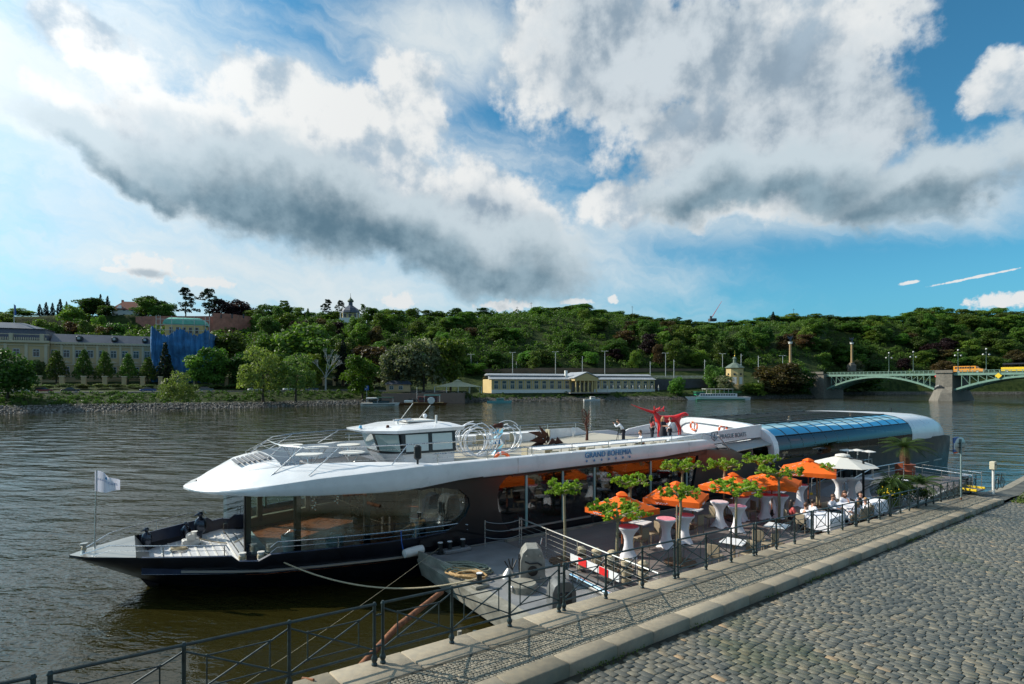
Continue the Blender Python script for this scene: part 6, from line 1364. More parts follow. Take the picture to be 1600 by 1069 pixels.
def ship_things():
    A = lambda s, t, z, n, l, c, rz=0., g=None: thing(n, BF(s, t, z), l, c, FANG + rz, g)
    # flag at the bow
    o = A(-.82, -.04, 1.52, 'flag_staff', 'thin steel staff on the bow flying a white company flag', 'flag'); H = 2.82
    m = MB(); m.cyl((0, 0, 0), (.05, -.05, H), .028, .02, 8); m.build('staff', M['steel'], o)
    inv = Matrix.Rotation(-FANG, 3, 'Z'); f = MB(); rings = []
    for i in range(13):
        u = i / 12; c = inv @ Vector((.86 * u, .10 * math.sin(u * 6.5) - .08, 0)); zt = H - .03 - .33 * u + .02 * math.sin(u * 9); zb = H - .74 - .06 * math.sin(u * 5) - .02 * u
        rings.append([(c.x + .05, c.y, zt), (c.x + .05, c.y, (zt + zb) / 2), (c.x + .05, c.y, zb), (c.x + .05, c.y + .006, zb), (c.x + .05, c.y + .006, (zt + zb) / 2), (c.x + .05, c.y + .006, zt)])
    f.loft(rings); fl = f.build('flag_cloth', M['flag'], o, True)
    t = TEXT('PRAGUE BOATS', .105, M['text_blue'], (0, 0, 0), par=fl, ext=.001)
    Xw = inv @ Vector((1, 0, 0)); Yw = inv @ Vector((0, -1, 0)); sl = Vector((Xw.x, Xw.y, -.25)).normalized()
    for v in t.data.vertices:
        u = (v.co.x + .06) / .86; b = inv @ Vector((.86 * u, .10 * math.sin(u * 6.5) - .08 - .006, 0)); v.co = Vector((b.x + .05, b.y, H - .36 - .20 * u + v.co.y))
    t.matrix_local = Matrix.Identity(4)
    em = MB(); b = inv @ Vector((.40, .10 * math.sin(3.0) - .09, 0)); c = Vector((b.x + .05, b.y, H - .30)); em.lathe([(.05, -.002), (.05, .002)], c, 10, tuple(Yw)); em.build('emblem', M['text_blue'], fl)
    # sculptures of hunched dark birds on the fore deck
    def bird(px, py, h, label, rz):
        s, t = BL(px, py, .9); o = A(s, t, .92, 'bird_statue', label, 'statue', rz, 'dark bird statues on the fore deck')
        m = MB(); k = h / .78
        m.lathe([(.03 * k, .16 * k), (.15 * k, .22 * k), (.20 * k, .38 * k), (.21 * k, .55 * k), (.16 * k, .70 * k), (.07 * k, .78 * k), (.055 * k, .80 * k), (.09 * k, .86 * k), (.095 * k, .92 * k), (.05 * k, .98 * k)], n=14, sy=.8); m.build('body', M['bronze'], o, True)
        for sg in (-1, 1):
            q = MB(); q.loft([[(-.05 * k, sg * .17 * k, .70 * k), (.08 * k, sg * .19 * k, .68 * k), (.10 * k, sg * .14 * k, .6 * k)], [(-.12 * k, sg * .24 * k, .45 * k), (.08 * k, sg * .27 * k, .45 * k), (.1 * k, sg * .2 * k, .4 * k)], [(-.10 * k, sg * .17 * k, .12 * k), (.0, sg * .18 * k, .12 * k), (.02 * k, sg * .14 * k, .12 * k)]]); q.build('wing', M['bronze'], o, True)
            q = MB(); q.tube([(0, sg * .07 * k, .26 * k), (.03 * k, sg * .08 * k, .10 * k), (0, sg * .08 * k, 0)], [.035 * k, .022 * k, .018 * k], 7)
            for a in (-.5, 0, .5): q.tube([(0, sg * .08 * k, .01), (math.cos(a) * -.12 * k, sg * .08 * k + math.sin(a) * .12 * k, .01)], [.018 * k, .008 * k], 6)
            q.build('foot', M['bronze'], o, True)
        q = MB(); q.lathe([(.045 * k, 0), (.035 * k, .07 * k), (.008 * k, .17 * k)], (-.07 * k, 0, .90 * k), 8, (-1, 0, -.35)); q.build('beak', M['bronze'], o, True)
    bird(229, 861, .70, 'dark bird statue standing alone nearest the bow tip', .3); bird(290, 846, .62, 'shorter dark bird statue left of the anchor winch', 2.2); bird(313, 842, .88, 'tallest dark bird statue, bending over the anchor winch', .1)
    s, t = BL(298, 852, .9); o = A(s, t, .9, 'anchor_winch', 'pale anchor winch with rope on the fore deck', 'winch'); o.scale = (.8,) * 3; m = MB(); m.bbox((0, 0, .16), (.75, .5, .32), .04); m.build('base', M['offwhite'], o); m = MB(); m.lathe([(.2, -.25), (.12, -.18), (.12, .18), (.2, .25)], (0, 0, .40), 14, (0, 1, 0)); m.build('drum', M['offwhite'], o, True); m = MB(); m.lathe([(.14, 0), (.1, .05), (.1, .18), (.15, .24)], (.15, -.1, .45), 12); m.build('capstan', M['offwhite'], o, True); m = MB(); m.tube([(.3, 0, .3), (1.0, -.3, .08), (1.5, -.8, .05)], .03, 6); m.build('chain', M['rope'], o)
    def coil(c, n, r0, m_, name, label, seed, sq=.6, rr=.022, spread=.08):
        rg = random.Random(seed); m = MB(); pts = []
        for k in range(n * 14):
            a = k / 14 * 2 * math.pi; r = r0 * (1 + .18 * math.sin(k * .37) + rg.uniform(-.05, .05)); pts.append((math.cos(a) * r + rg.uniform(-1, 1) * spread * .3 + math.sin(k * .05) * spread, math.sin(a) * r * sq + math.cos(k * .07) * spread, rr + (k / (n * 14)) * rr * 4 + rg.uniform(0, .02)))
        m.tube(pts, rr, 6); o = m.build(name, m_, None, True); o.location = c; return tag(o, label, 'rope')
    s, t = BL(278, 860, .92); coil(BF(s, t, .91), 6, .26, M['rope'], 'rope_coil', 'pale rope coil lying on the fore deck beside the winch', 1, .8)
    for (s_, t_, lb) in ((3.35, -3.25, 'left of two pale bollards on the ship near the bow'), (3.9, -3.45, 'right of two pale bollards on the ship, holding the long mooring rope')):
        o = A(s_, t_, 1.3, 'bollard', lb, 'bollard'); m = MB(); m.lathe([(.12, 0), (.11, .03), (.09, .05), (.09, .18), (.12, .21), (.12, .25)], n=14); m.build('post', M['offwhite'], o, True); m = MB()
        for k in range(4): m.tube([(math.cos(a) * .11, math.sin(a) * .11, .05 + k * .03) for a in [j * math.pi / 8 for j in range(17)]], .018, 5)
        m.build('rope_turns', M['rope'], o, True)
    o = A(-1.12, 0, 1.5, 'bollard', 'small steel capped bollard at the very bow tip', 'bollard'); m = MB(); m.lathe([(.1, 0), (.06, .05), (.06, .2), (.12, .26), (.12, .33)], n=14); m.build('post', M['rail_grey'], o, True); m = MB(); m.lathe([(.07, .1), (.085, .13), (.07, .17)], n=12); m.build('rope_turns', M['rope'], o, True)
    # fore terrace: bar tables
    for i, (s, t) in enumerate(((6.0, -1.6), (6.9, .6), (7.6, -1.9), (8.4, .9), (6.2, 2.2))):
        o = A(s, t, UD, 'folding_table', 'round white folding table on the fore terrace ahead of the wheelhouse', 'table', i, 'white folding tables on the fore terrace'); m = MB(); m.lathe([(.50, .92), (.52, .94), (.52, .97), (.5, .98)], n=20); m.build('tabletop', M['offwhite'], o)
        for k in range(4): q = MB(); a = k * math.pi / 2; q.cyl((math.cos(a) * .4, math.sin(a) * .4, .92), (-math.cos(a) * .32, -math.sin(a) * .32, .0), .016, n=6); q.build('leg', M['steel'], o)
    # orange lifebuoys
    def lifebuoy(s, t, z, label, axis=(1, 0, 0)):
        o = A(s, t, z, 'lifebuoy', label, 'lifebuoy', 0, None); m = MB(); q = Vector((0, 0, 1)).rotation_difference(Vector(axis)); rs = []
        for k in range(25):
            a = k * 2 * math.pi / 24; c = Vector((math.cos(a), math.sin(a), 0)); rs.append([q @ (c * (.31 + .075 * math.cos(b)) + Vector((0, 0, .075 * math.sin(b)))) for b in [j * math.pi / 4 for j in range(8)]])
        m.loft(rs, False); m.build('ring', M['lifering'], o, True)
        for k in range(4):
            a = (k + .5) * math.pi / 2; rs = []; 
            for da in (-.12, .12):
                c = Vector((math.cos(a + da), math.sin(a + da), 0)); rs.append([q @ (c * (.31 + .08 * math.cos(b)) + Vector((0, 0, .08 * math.sin(b)))) for b in [j * math.pi / 4 for j in range(8)]])
            m = MB(); m.loft(rs); m.build('white_band', M['white_sign'], o, True)
    lifebuoy(34.65, 2.6, 4.22, 'left orange lifebuoy hanging on the white bulkhead behind the red moose'); lifebuoy(33.05, -1.0, 4.22, 'right orange lifebuoy hanging on the white bulkhead above the name wing')
    lifebuoy(13.7, -3.6, UD + .38, 'orange lifebuoy leaning on the upper deck behind the wheelhouse', (.5, .85, .2))
    # upper deck tables and chairs
    def long_table(s, t, label, L=1.9):
        o = A(s, t, UD, 'deck_table', label, 'table', 0, 'white tables on the upper deck'); m = MB(); m.bbox((0, 0, .80), (L, .95, .05), .015); m.build('tabletop', M['white_sign'], o)
        for x in (-L / 2 + .15, L / 2 - .15):
            for y in (-.3, .3): q = MB(); q.cyl((x, y, .72), (x, y, 0), .025, n=6); q.build('leg', M['steel'], o)
    def chair(s, t, rz, label, m_=None, z=UD, fr=None):
        m_ = m_ or M['cream']; o = A(s, t, z, 'armless_chair', label, 'chair', rz, 'cream chairs on the upper deck')
        q = MB(); q.bbox((0, 0, .44), (.46, .46, .08), .02); q.build('seat', m_, o); q = MB(); q.bbox((-.22, 0, .68), (.06, .46, .46), .02); q.build('backrest', m_, o)
        for x in (-.19, .19):
            for y in (-.19, .19): q = MB(); q.cyl((x, y, .42), (x * 1.1, y * 1.1, 0), .018, n=6); q.build('leg', fr or M['steel'], o)
        return o
    for i, s in enumerate((16.1, 18.2, 20.3, 22.4, 24.5)):
        long_table(s, -4.05, ['first', 'second', 'third', 'fourth', 'fifth'][i] + ' long white table from the left along the near upper deck rail')
    c0 = None
    for i, (s, t, r) in enumerate([(14.85, -4.0, 0)] + [(s, -4.68, math.pi / 2) for s in (15.6, 16.6, 17.7, 18.7, 19.8, 20.8, 21.9, 22.9, 24.0, 25.0)] + [(s, -3.4, -math.pi / 2) for s in (16.6, 18.7, 22.9, 25.0)]):
        lb = 'cream chair at the head of the near row of upper deck tables' if i == 0 else 'cream chair drawn up to the near row of upper deck tables'
        if c0 is None: c0 = chair(s, t, r, lb, mat('taupe_leather', (.36, .32, .22), .6))
        else: dup(c0, BF(s, t, UD), FANG + r, lb, scale=(1, 1, .84))
    for i, s in enumerate((15.6, 17.8, 20.0)): long_table(s, 3.2, ['left', 'middle', 'right'][i] + ' white table at the far rail of the upper deck')
    for s, t, r in ((14.3, 3.1, 0), (15.1, 2.5, math.pi / 2), (16.1, 2.5, math.pi / 2), (17.3, 2.5, math.pi / 2), (18.3, 2.5, math.pi / 2), (15.2, 3.9, -math.pi / 2), (17.5, 3.9, -math.pi / 2), (21.3, 3.2, math.pi)): dup(c0, BF(s, t, UD), FANG + r, 'cream chair at the far row of upper deck tables' if s < 21 else 'single cream chair right of the far row of tables')
    # white disc floor lamps by the far bulwark
    for s, lb in ((21.6, 'left white disc lamp by the far bulwark'), (24.6, 'right white disc lamp by the far bulwark')):
        o = A(s, 4.4, UD, 'disc_lamp', lb, 'lamp'); q = MB(); q.cyl((0, 0, 0), (0, 0, .4), .05); q.build('stem', M['offwhite'], o); q = MB(); q.lathe([(.05, -.03), (.24, 0), (.05, .03)], (0, 0, .6), 14, (.3, -1, .2)); q.build('disc', M['white_sign'], o, True)
    # sculptures
    s, t = BL(850, 697, UD); o = A(s, t, UD, 'angular_rust_sculpture', 'jagged rusted steel sculpture with pointed blades on the deck', 'sculpture'); rg = random.Random(12); m = MB()
    for (a, b, c_, w) in (((-1.2, 0, .9), (.2, 0, .35), (-.3, .3, .75), .3), ((-1.1, 0, .35), (.3, .1, .1), (0, .4, .6), .3), ((-.4, 0, 1.25), (.1, 0, .2), (.4, .2, .7), .25), ((-.9, .1, .05), (.4, 0, .5), (.2, .4, 0), .2), ((.3, .1, .9), (.2, 0, .1), (.5, .1, .3), .15), ((.6, 0, .45), (.3, 0, .05), (1.3, .2, .1), .2), ((1.0, 0, .5), (.8, 0, .05), (1.6, .1, .08), .2)):
        a, b, c_ = Vector(a), Vector(b), Vector(c_); n = (b - a).cross(c_ - a).normalized() * w; m.add([a, b, c_, (a + b + c_) / 3 + n], [(0, 1, 3), (1, 2, 3), (2, 0, 3), (0, 2, 1)])
    m.build('blades', M['rust'], o)
    s, t = BL(917, 692, UD); o = A(s, t, UD, 'tree_like_rust_sculpture', 'tall rusted sculpture like a thin branching tree', 'sculpture'); m = MB(); m.lathe([(.5, 0), (.45, .06), (.1, .12)], n=9); m.build('base', M['rust'], o); m = MB(); m.tube([(0, 0, .05), (.03, 0, .7), (-.06, .05, 1.2), (.03, 0, 1.7)], [.11, .07, .08, .05], 7)
    for k in range(11):
        z0 = 1.0 + k * .07; a = k * 2.1; m.tube([(0, 0, z0), (math.cos(a) * .2, math.sin(a) * .2, z0 + .15), (math.cos(a + .5) * .36, math.sin(a + .5) * .36, z0 + .42 + .1 * (k % 3))], [.04, .028, .008], 6)
    m.tube([(0, 0, 1.6), (-.1, 0, 1.95), (-.28, 0, 2.1), (-.42, 0, 2.0), (-.40, 0, 1.9)], [.05, .04, .03, .025, .01], 6); m.build('branches', M['rust'], o, True)
    s, t = BL(768, 712, UD); o = A(s + .3, t, UD, 'faceted_steel_sculpture', 'faceted polished and rusted metal figure between the wire rings', 'sculpture'); m = MB(); prev = None
    for k, (z, r, a) in enumerate(((0, .30, 0), (.35, .22, .5), (.6, .34, 1.0), (.9, .18, 1.4), (1.15, .30, 2.0), (1.4, .30, 2.2))):
        ring_ = [(math.cos(a + j * 2 * math.pi / 5) * r * 1.2, math.sin(a + j * 2 * math.pi / 5) * r, z) for j in range(5)]
        if prev: (m).loft([prev, ring_])
        prev = ring_
    m.build('body', M['chrome'], o); m = MB(); m.loft([[(-.5, -.1, 1.45), (.2, -.25, 1.42), (.5, .1, 1.4), (-.1, .25, 1.45)], [(-.2, -.1, 1.6), (.2, -.2, 1.72), (.5, .05, 1.62), (0, .2, 1.62)]]); m.build('crest', M['rust'], o)
    # wire ring sculptures
    def rings(px, py, n, R_, seed, label):
        s, t = BL(px, py, UD); o = A(s, t, UD, 'wire_ring_sculpture', label, 'sculpture'); rg = random.Random(seed); inv = Matrix.Rotation(-FANG, 3, 'Z'); m = MB()
        for k in range(n):
            tilt = Vector((rg.uniform(-.45, .45), -1, rg.uniform(-.25, .25))).normalized(); q = Vector((0, 0, 1)).rotation_difference(inv @ tilt); rr = R_ * rg.uniform(.62, 1.0); c = inv @ Vector((rg.uniform(-.35, .35) * R_, rg.uniform(-.2, .2), 0)); a0 = rg.uniform(0, 1)
            pts = [q @ Vector((math.cos(a) * rr, math.sin(a) * rr, 0)) + c + Vector((0, 0, rr + .03)) for a in [a0 + j * math.pi / 14 for j in range(27)]]; m.tube(pts, .026, 6)
        m.build('rings', mat('brushed_white_tube', (.78, .80, .84), .35), o, True)
    rings(744, 714, 9, .95, 3, 'tangle of thin silver rings just right of the wheelhouse'); rings(792, 706, 5, .98, 8, 'larger thin silver rings around the faceted metal figure')
    # fender and mooring lines
    o = A(8.7, -5.25, 1.1, 'fender', 'white cylindrical fender hanging on the black hull by the pontoon', 'fender'); m = MB(); m.lathe([(.05, -.42), (.15, -.38), (.17, -.2), (.17, .2), (.15, .38), (.05, .42)], (0, -.1, .12), 14, (1, .1, .05)); m.build('body', M['offwhite'], o, True); m = MB(); m.tube([(-.35, -.02, .15), (-.42, 0, .5), (-.4, .1, .9)], .018, 6); m.build('line', M['blue_sign'], o)
    def line(p, q, sag, r, m_, name, label):
        m = MB(); p, q = Vector(p), Vector(q); m.tube([p.lerp(q, k / 24) - Vector((0, 0, sag * 4 * (k / 24) * (1 - k / 24))) for k in range(25)], r, 7); return tag(m.build(name, m_, None, True), label, 'rope')
    line(BF(4.0, -3.5, 1.5), BF(9.25, -9.2, 1.25), .72, .026, M['rope'], 'mooring_rope', 'thick pale mooring rope sagging from the ship bow to the pontoon')
    line(BF(9.7, -5.5, 1.25), QF(-6.6, -.3, -.6), .12, .005, M['rope'], 'mooring_line', 'thin straight line running from the pontoon corner down to the lower left')
    # interior of the forward saloon
    for s, t, lb in ((5.3, -1.6, 'left white tub chair inside the forward saloon'), (6.6, -2.9, 'right white tub chair inside the forward saloon')):
        o = A(s, t, .88, 'tub_chair', lb, 'chair', 1.2); m = MB(); m.lathe([(.30, 0), (.34, .25), (.40, .62), (.36, .64), (.32, .42), (.05, .38)], n=12, sy=.9); m.build('shell', M['offwhite'], o, True); m = MB(); m.bbox((0, 0, .42), (.5, .42, .1), .04); m.build('cushion', M['canvas'], o)
    for s, t, lb in ((6.7, .2, 'left hanging chain of glass drops in the saloon'), (7.9, 1.0, 'right hanging chain of glass drops in the saloon')):
        o = A(s, t, 3.4, 'hanging_light', lb, 'light'); m = MB()
        for k in range(14): m.sphere((math.sin(k * 2.) * .07, math.cos(k * 2.) * .07, -.15 - k * .1), .055, 7, 5)
        m.build('drops', M['chrome'], o, True)
    for s, t, h in ((10.0, -3.0, 1.0), (15.3, -2.8, 1.1), (20.2, -2.9, 1.1)):  # tables added behind the glass stand in for reflections of the pontoon tables
        o = A(s, t, .88, 'covered_table', 'tall table in a white stretch cover seen through the ship windows', 'table', 0, 'covered tables inside the ship'); m = MB(); m.lathe([(.38, 0), (.20, .3), (.15, .55), (.22, .85), (.38, h - .03), (.38, h)], n=16); m.build('cover', M['cloth'], o, True); m = MB(); m.lathe([(.37, h), (.37, h + .01)], n=16); m.build('tabletop', M['pink'], o)
    o = A(9.0, 1.2, .88, 'ship_wheel', 'brown spoked wheel sculpture standing inside the saloon', 'sculpture', .4); m = MB(); m.tube([(math.cos(a) * .6, math.sin(a) * .05, .9 + math.sin(a) * .6) for a in [j * math.pi / 12 for j in range(25)]], .05, 6); m.build('rim', M['rust'], o, True); m = MB()
    for j in range(8): a = j * math.pi / 4; m.cyl((0, 0, .9), (math.cos(a) * .75, 0, .9 + math.sin(a) * .75), .03, n=6)
    m.build('spokes', M['rust'], o); m = MB(); m.bbox((0, 0, .15), (.6, .3, .3), .03); m.build('foot', M['darkmetal'], o)
ship_things()
# ================================================================== PONTOON
PZ = 1.0
M['pont'] = mat('grey_pontoon_steel', (.20, .205, .21), .55, .1, .22, 1.2, .15, 20)
M['pontside'] = mat('weathered_pontoon_side', (.24, .23, .19), .8, 0, .35, 1.6, .4, 12)
M['bronzeglass'] = M['darkmetal']
def plankmat():
    m = bpy.data.materials.new('brown_deck_covering'); m.use_nodes = True; t = m.node_tree; N = NT(t); b = t.nodes['Principled BSDF']; tc = N.n('ShaderNodeTexCoord').outputs['Object']
    br = N.n('ShaderNodeTexBrick'); N.put(br.inputs['Vector'], tc); br.inputs['Scale'].default_value = 1; br.inputs['Brick Width'].default_value = 3.2; br.inputs['Row Height'].default_value = .8; br.inputs['Mortar Size'].default_value = .006
    br.inputs['Color1'].default_value = (.125, .106, .102, 1); br.inputs['Color2'].default_value = (.150, .130, .124, 1); br.inputs['Mortar'].default_value = (.03, .028, .027, 1)
    f = N.noise(tc, 1.1, 7, .65); c = N.mixc(N.mul(N.ss(f, .42, .68), .5), br.outputs[0], (.21, .19, .18)); c = N.mixc(N.mul(N.ss(N.noise(tc, 5.3, 5, .7), .58, .7), .4), c, (.05, .045, .04)); N.put(b.inputs['Base Color'], c)
    N.put(b.inputs['Roughness'], N.lin(f, .3, .7, .5, .8)); N.put(b.inputs['Normal'], N.bump(N.noise(tc, 30, 4), .15, .005)); return m
def tfence(s):                                          # where the quay railing line lies, in ship coordinates
    P0, P1 = QF(0, 0), QF(36, 0); a = P0.dot(FU), P0.dot(FV) - 24.45; b = P1.dot(FU), P1.dot(FV) - 24.45
    return a[1] + (s - a[0]) * (b[1] - a[1]) / (b[0] - a[0])
def pontoon():
    root = thing('pontoon', BF(0, 0, 0), 'long floating pontoon moored between the ship and the quay', 'pontoon', FANG); E = lambda s: tfence(s) + .38
    def slab(n, ss, z0, z1, m, t1=-5.42, over=0):
        q = MB(); q.loft([[(s, E(s) - over, z0), (s, t1, z0), (s, t1, z1), (s, E(s) - over, z1)] for s in ss]); return q.build(n, m, root)
    slab('fore_deck_plate', (9.2, 12.55), .86, PZ, M['pont']); slab('main_deck', (12.56, 20, 30, 40, 46.5), .86, PZ, plankmat()); slab('float', (9.6, 20, 30, 40, 46.3), -.4, .85, M['pontside'])
    q = MB(); t0, t1 = E(9.0) , -5.42; q.loft([[(9.2, t0, PZ), (9.2, t1, PZ), (8.75, t1 - .1, PZ - .02), (8.6, t0, PZ - .02)], [(9.6, t0, -.1), (9.6, t1, -.1), (8.95, t1 - .1, .35), (8.75, t0, .35)]]); q.build('bow_fascia', M['pontside'], root)
    q = MB(); q.box((8.95, -6.6, 1.12), (.06, 2.2, .26), rz=.1); q.build('edge_board', M['pontside'], root)
    q = MB()
    for a, b in ((12.6, 20), (20, 30), (30, 40)): q.loft([[(s, E(s) + .0, PZ + .002), (s, E(s) + .10, PZ + .002), (s, E(s) + .10, PZ + .07), (s, E(s), PZ + .07)] for s in (a, b)])
    q.build('edge_strip', mat('pale_edge_strip', (.42, .42, .40), .5), root)
    q = MB(); q.loft([[(s, -5.5, 1.0), (s, -5.62, 1.0), (s, -5.62, 1.09), (s, -5.5, 1.09)] for s in (12.6, 46)]); q.build('far_edge_strip', M['pontside'], root)
    A = lambda px, py, n, l, c, rz=0., g=None, z=PZ: thing(n, BF(*BL(px, py, z), z), l, c, FANG + rz, g)
    def bollard(o, x=0., par=None):
        m = MB(); m.lathe([(.13, 0), (.13, .04), (.085, .06), (.085, .36), (.11, .38), (.11, .42)], (x, 0, 0), 14); p = m.build('post', M['darkmetal'], o, True); m = MB(); m.lathe([(.095, .42), (.095, .435)], (x, 0, 0), 14); m.build('white_cap', M['white_sign'], p)
    o = A(688, 866, 'mooring_bollard', 'single black bollard with white cap at the far pontoon corner', 'bollard'); bollard(o)
    o = A(713, 862, 'double_bollard', 'pair of black bollards with white caps on a grey base by the hull', 'bollard'); bollard(o, -.28); bollard(o, .28); m = MB(); m.bbox((0, 0, .07), (1.1, .4, .14), .03); m.build('base', M['pont'], o)
    o = A(749, 917, 'mooring_bollard', 'black bollard with white cap on a pad beside the tan rope', 'bollard'); m = MB(); m.bbox((0, 0, .05), (.5, .42, .1), .02); m.build('pad', M['pontside'], o); bollard(o)
    for i, (px, py) in enumerate(((925, 818), (1140, 775))):
        o = A(px, py, 'mooring_bollard', ['black bollard on the pontoon under the first glazed windows', 'black bollard on the far pontoon edge behind the third parasol'][i], 'bollard'); bollard(o)
    def coil(px, py, m_, seed, label, n=8, r0=.42):
        s, t = BL(px, py, PZ); rg = random.Random(seed); m = MB(); pts = []; 
        for k in range(n * 12):
            a = k / 12 * 2 * math.pi; r = r0 * (1 + .35 * math.sin(k * .21) + rg.uniform(-.06, .06)); pts.append((math.cos(a) * r * 1.5 + .15 * math.sin(k * .11), math.sin(a) * r * .75 + .1 * math.cos(k * .17), .03 + abs(math.sin(k * .13)) * .12 + rg.uniform(0, .03)))
        m.tube(pts, .030, 6); o = m.build('rope_coil', m_, None, True); o.location = BF(s, t, PZ); o.rotation_euler = (0, 0, FANG - .9); tag(o, label, 'rope')
    coil(728, 893, M['ropeg'], 2, 'greenish grey heap of rope on the pontoon corner'); coil(727, 903, M['ropey'], 5, 'tan heap of rope in front of the greenish one', 6, .34)
    # winch housings
    o = A(831, 907, 'winch_housing', 'tall grey rounded winch housing with a round hole in its side', 'machine', -.55)
    def hood(w, d, h, par, m_):
        m = MB(); rs = []
        for y in (-d / 2, d / 2): rs.append([(-w / 2, y, 0), (w / 2, y, 0), (w / 2 - .01, y, h * .62), (w / 2 - .08, y, h * .86), (w / 2 - .22, y, h), (-w / 2 + .22, y, h), (-w / 2 + .08, y, h * .86), (-w / 2 + .01, y, h * .62)])
        m.loft(rs); return m.build('housing', m_, par, True, bevel=.02)
    hg = mat('grey_winch_housing', (.25, .245, .22), .5, .2, .25, 3, .2, 20); hood(.80, .70, 1.12, o, hg); q = MB(); q.lathe([(.16, 0), (.16, .02)], (0, -.36, .42), 16, (0, -1, 0)); q.build('round_hole', M['black'], o); q = MB(); q.bbox((-.38, 0, .55), (.1, .42, .5), .02); q.build('side_opening', M['black'], o)
    for x, z in ((-.2, .9), (.22, .9), (.25, .2), (-.1, .2)): q = MB(); q.lathe([(.03, 0), (.03, .03)], (x, -.36, z), 8, (0, -1, 0)); q.build('bolt', M['steel'], o)
    q = MB(); q.tube([(-.25, -.38, .72), (-.1, -.40, .66), (.15, -.40, .68), (.28, -.38, .6)], .025, 6); q.build('cable', M['black'], o, True); q = MB(); q.tube([(.3, .2, 1.1), (.34, .2, 1.3)], .02, 6); q.build('hook', M['steel'], o)
    q = MB(); q.bbox((-.1, 0, .02), (1.1, .95, .04), .01); q.build('plinth', M['pont'], o)
    o = A(877, 948, 'winch_housing', 'lower dark winch housing with open front, half behind the railing', 'machine', -.35); hood(.72, .55, .78, o, mat('dark_winch_housing', (.12, .125, .125), .5, .2, .25, 3)); q = MB(); q.bbox((0, -.26, .30), (.44, .08, .40), .02); q.build('front_opening', M['black'], o); q = MB(); q.tube([(.12, 0, .78), (.10, 0, 1.0), (.16, 0, 1.1)], .02, 6); q.sphere((.16, 0, 1.14), .1, 10, 8); q.build('lamp_globe', M['smoke'], o, True)
    o = A(817, 922, 'capstan', 'low round grey capstan drum with clamps beside the housing', 'machine'); q = MB(); q.lathe([(.44, 0), (.44, .20), (.40, .24), (.12, .26)], n=22); q.build('drum', M['pontside'], o, True); q = MB(); q.bbox((-.42, 0, .14), (.12, .2, .16), .02); q.build('clamp', M['steel'], o)
    o = A(795, 902, 'cable_guide', 'small cone shaped cable guide with dark levers left of the housing', 'machine'); q = MB(); q.lathe([(.26, 0), (.2, .12), (.1, .24), (.05, .3)], n=14); q.build('cone', M['rail_grey'], o, True); q = MB()
    for a in (-.5, -.1, .3, .7): q.cyl((.1, 0, .15), (.1 + math.sin(a) * .42, .1, .15 + math.cos(a) * .42), .022, n=6)
    q.build('levers', M['darkmetal'], o)
    # railing across the pontoon
    o = thing('pontoon_railing', BF(12.45, -9.7, PZ), 'stainless railing with five wires running across the pontoon', 'railing', FANG); q = MB(); q.tube([(.35, 3.5, 1.05), (-.2, -4.0, 1.05)], .024, 7); q.build('top_rail', M['rail_grey'], o, True); q = MB()
    for k in range(1, 6): q.tube([(.35, 3.5, 1.05 - k * .17), (-.2, -4.0, 1.05 - k * .17)], .006, 5)
    q.build('wires', M['wire'], o)
    for f in (0, .25, .5, .75, 1): q = MB(); x, y = .35 - .55 * f, 3.5 - 7.5 * f; q.cyl((x, y, 0), (x, y, 1.05), .022, n=7); q.build('post', M['steel'], o, True)
    o = thing('chain_barrier', BF(12.9, -5.9, PZ), 'three sagging chains between two steel posts beside the hull', 'barrier', FANG); 
    for x, y in ((-1.4, .15), (.0, -.3)): q = MB(); q.cyl((x, y, 0), (x, y, 1.05), .022, n=7); q.build('post', M['steel'], o, True)
    for z in (1.0, .7, .4): q = MB(); q.tube([Vector((-1.4, .15, z)).lerp(Vector((0, -.3, z)), k / 8) - Vector((0, 0, .12 * 4 * (k / 8) * (1 - k / 8))) for k in range(9)], .012, 5); q.build('chain', M['rail_grey'], o, True)
    # beige fender bundles, barrier board, silver tube
    for i in range(6):
        o = thing('wicker_fender', BF(12.75 + .28 * (i % 3), -9.9 - i * .45, PZ), 'beige woven fender bundle hanging along the pontoon railing', 'fender', FANG + .3 * i, 'beige woven fenders'); q = MB(); q.lathe([(.10, .05), (.17, .1), (.16, .3), (.18, .45), (.15, .62), (.17, .75), (.08, .82)], n=10); q.build('bundle', M['ropey'] if 0 else mat('beige_wicker', (.46, .38, .25), .9, 0, .3, 25, .5, 60, .01) if i == 0 else WK[0], o, True)
        if i == 0: WK.append(bpy.data.materials['beige_wicker'])
        for z in (.25, .55): q = MB(); q.lathe([(.185, z), (.19, z + .03), (.185, z + .06)], n=10); q.build('strap', M['black'], o)
    o = thing('barrier_board', BF(12.05, -11.1, PZ), 'red and white striped barrier board on the pontoon railing', 'barrier', FANG); q = MB(); q.loft([[(.18, 1.15, .45), (.18, 1.15, .68), (.21, 1.15, .68), (.21, 1.15, .45)], [(.02, -1.25, .45), (.02, -1.25, .68), (.05, -1.25, .68), (.05, -1.25, .45)]]); b = q.build('board', M['white_sign'], o)
    for y in (.7, -.35):
        q = MB(); x = .095 + y * .067 - .012; q.add([(x, y, .453), (x - .03, y - .42, .453), (x - .03, y - .42, .677), (x, y, .677)], [(0, 1, 2, 3)]); q.add([(x + .02, y, .453), (x - .01, y - .42, .453), (x - .01, y - .42, .677), (x + .02, y, .677)], [(3, 2, 1, 0)]); q.build('red_stripe', M['red_sign'], b)
    o = thing('steel_tube', BF(11.8, -11.3, PZ), 'short polished steel tube lying below the barrier board', 'pipe', FANG); q = MB(); q.cyl((.1, .9, .12), (-.05, -1.2, .12), .11, n=16); q.build('tube', M['chrome'], o, True)
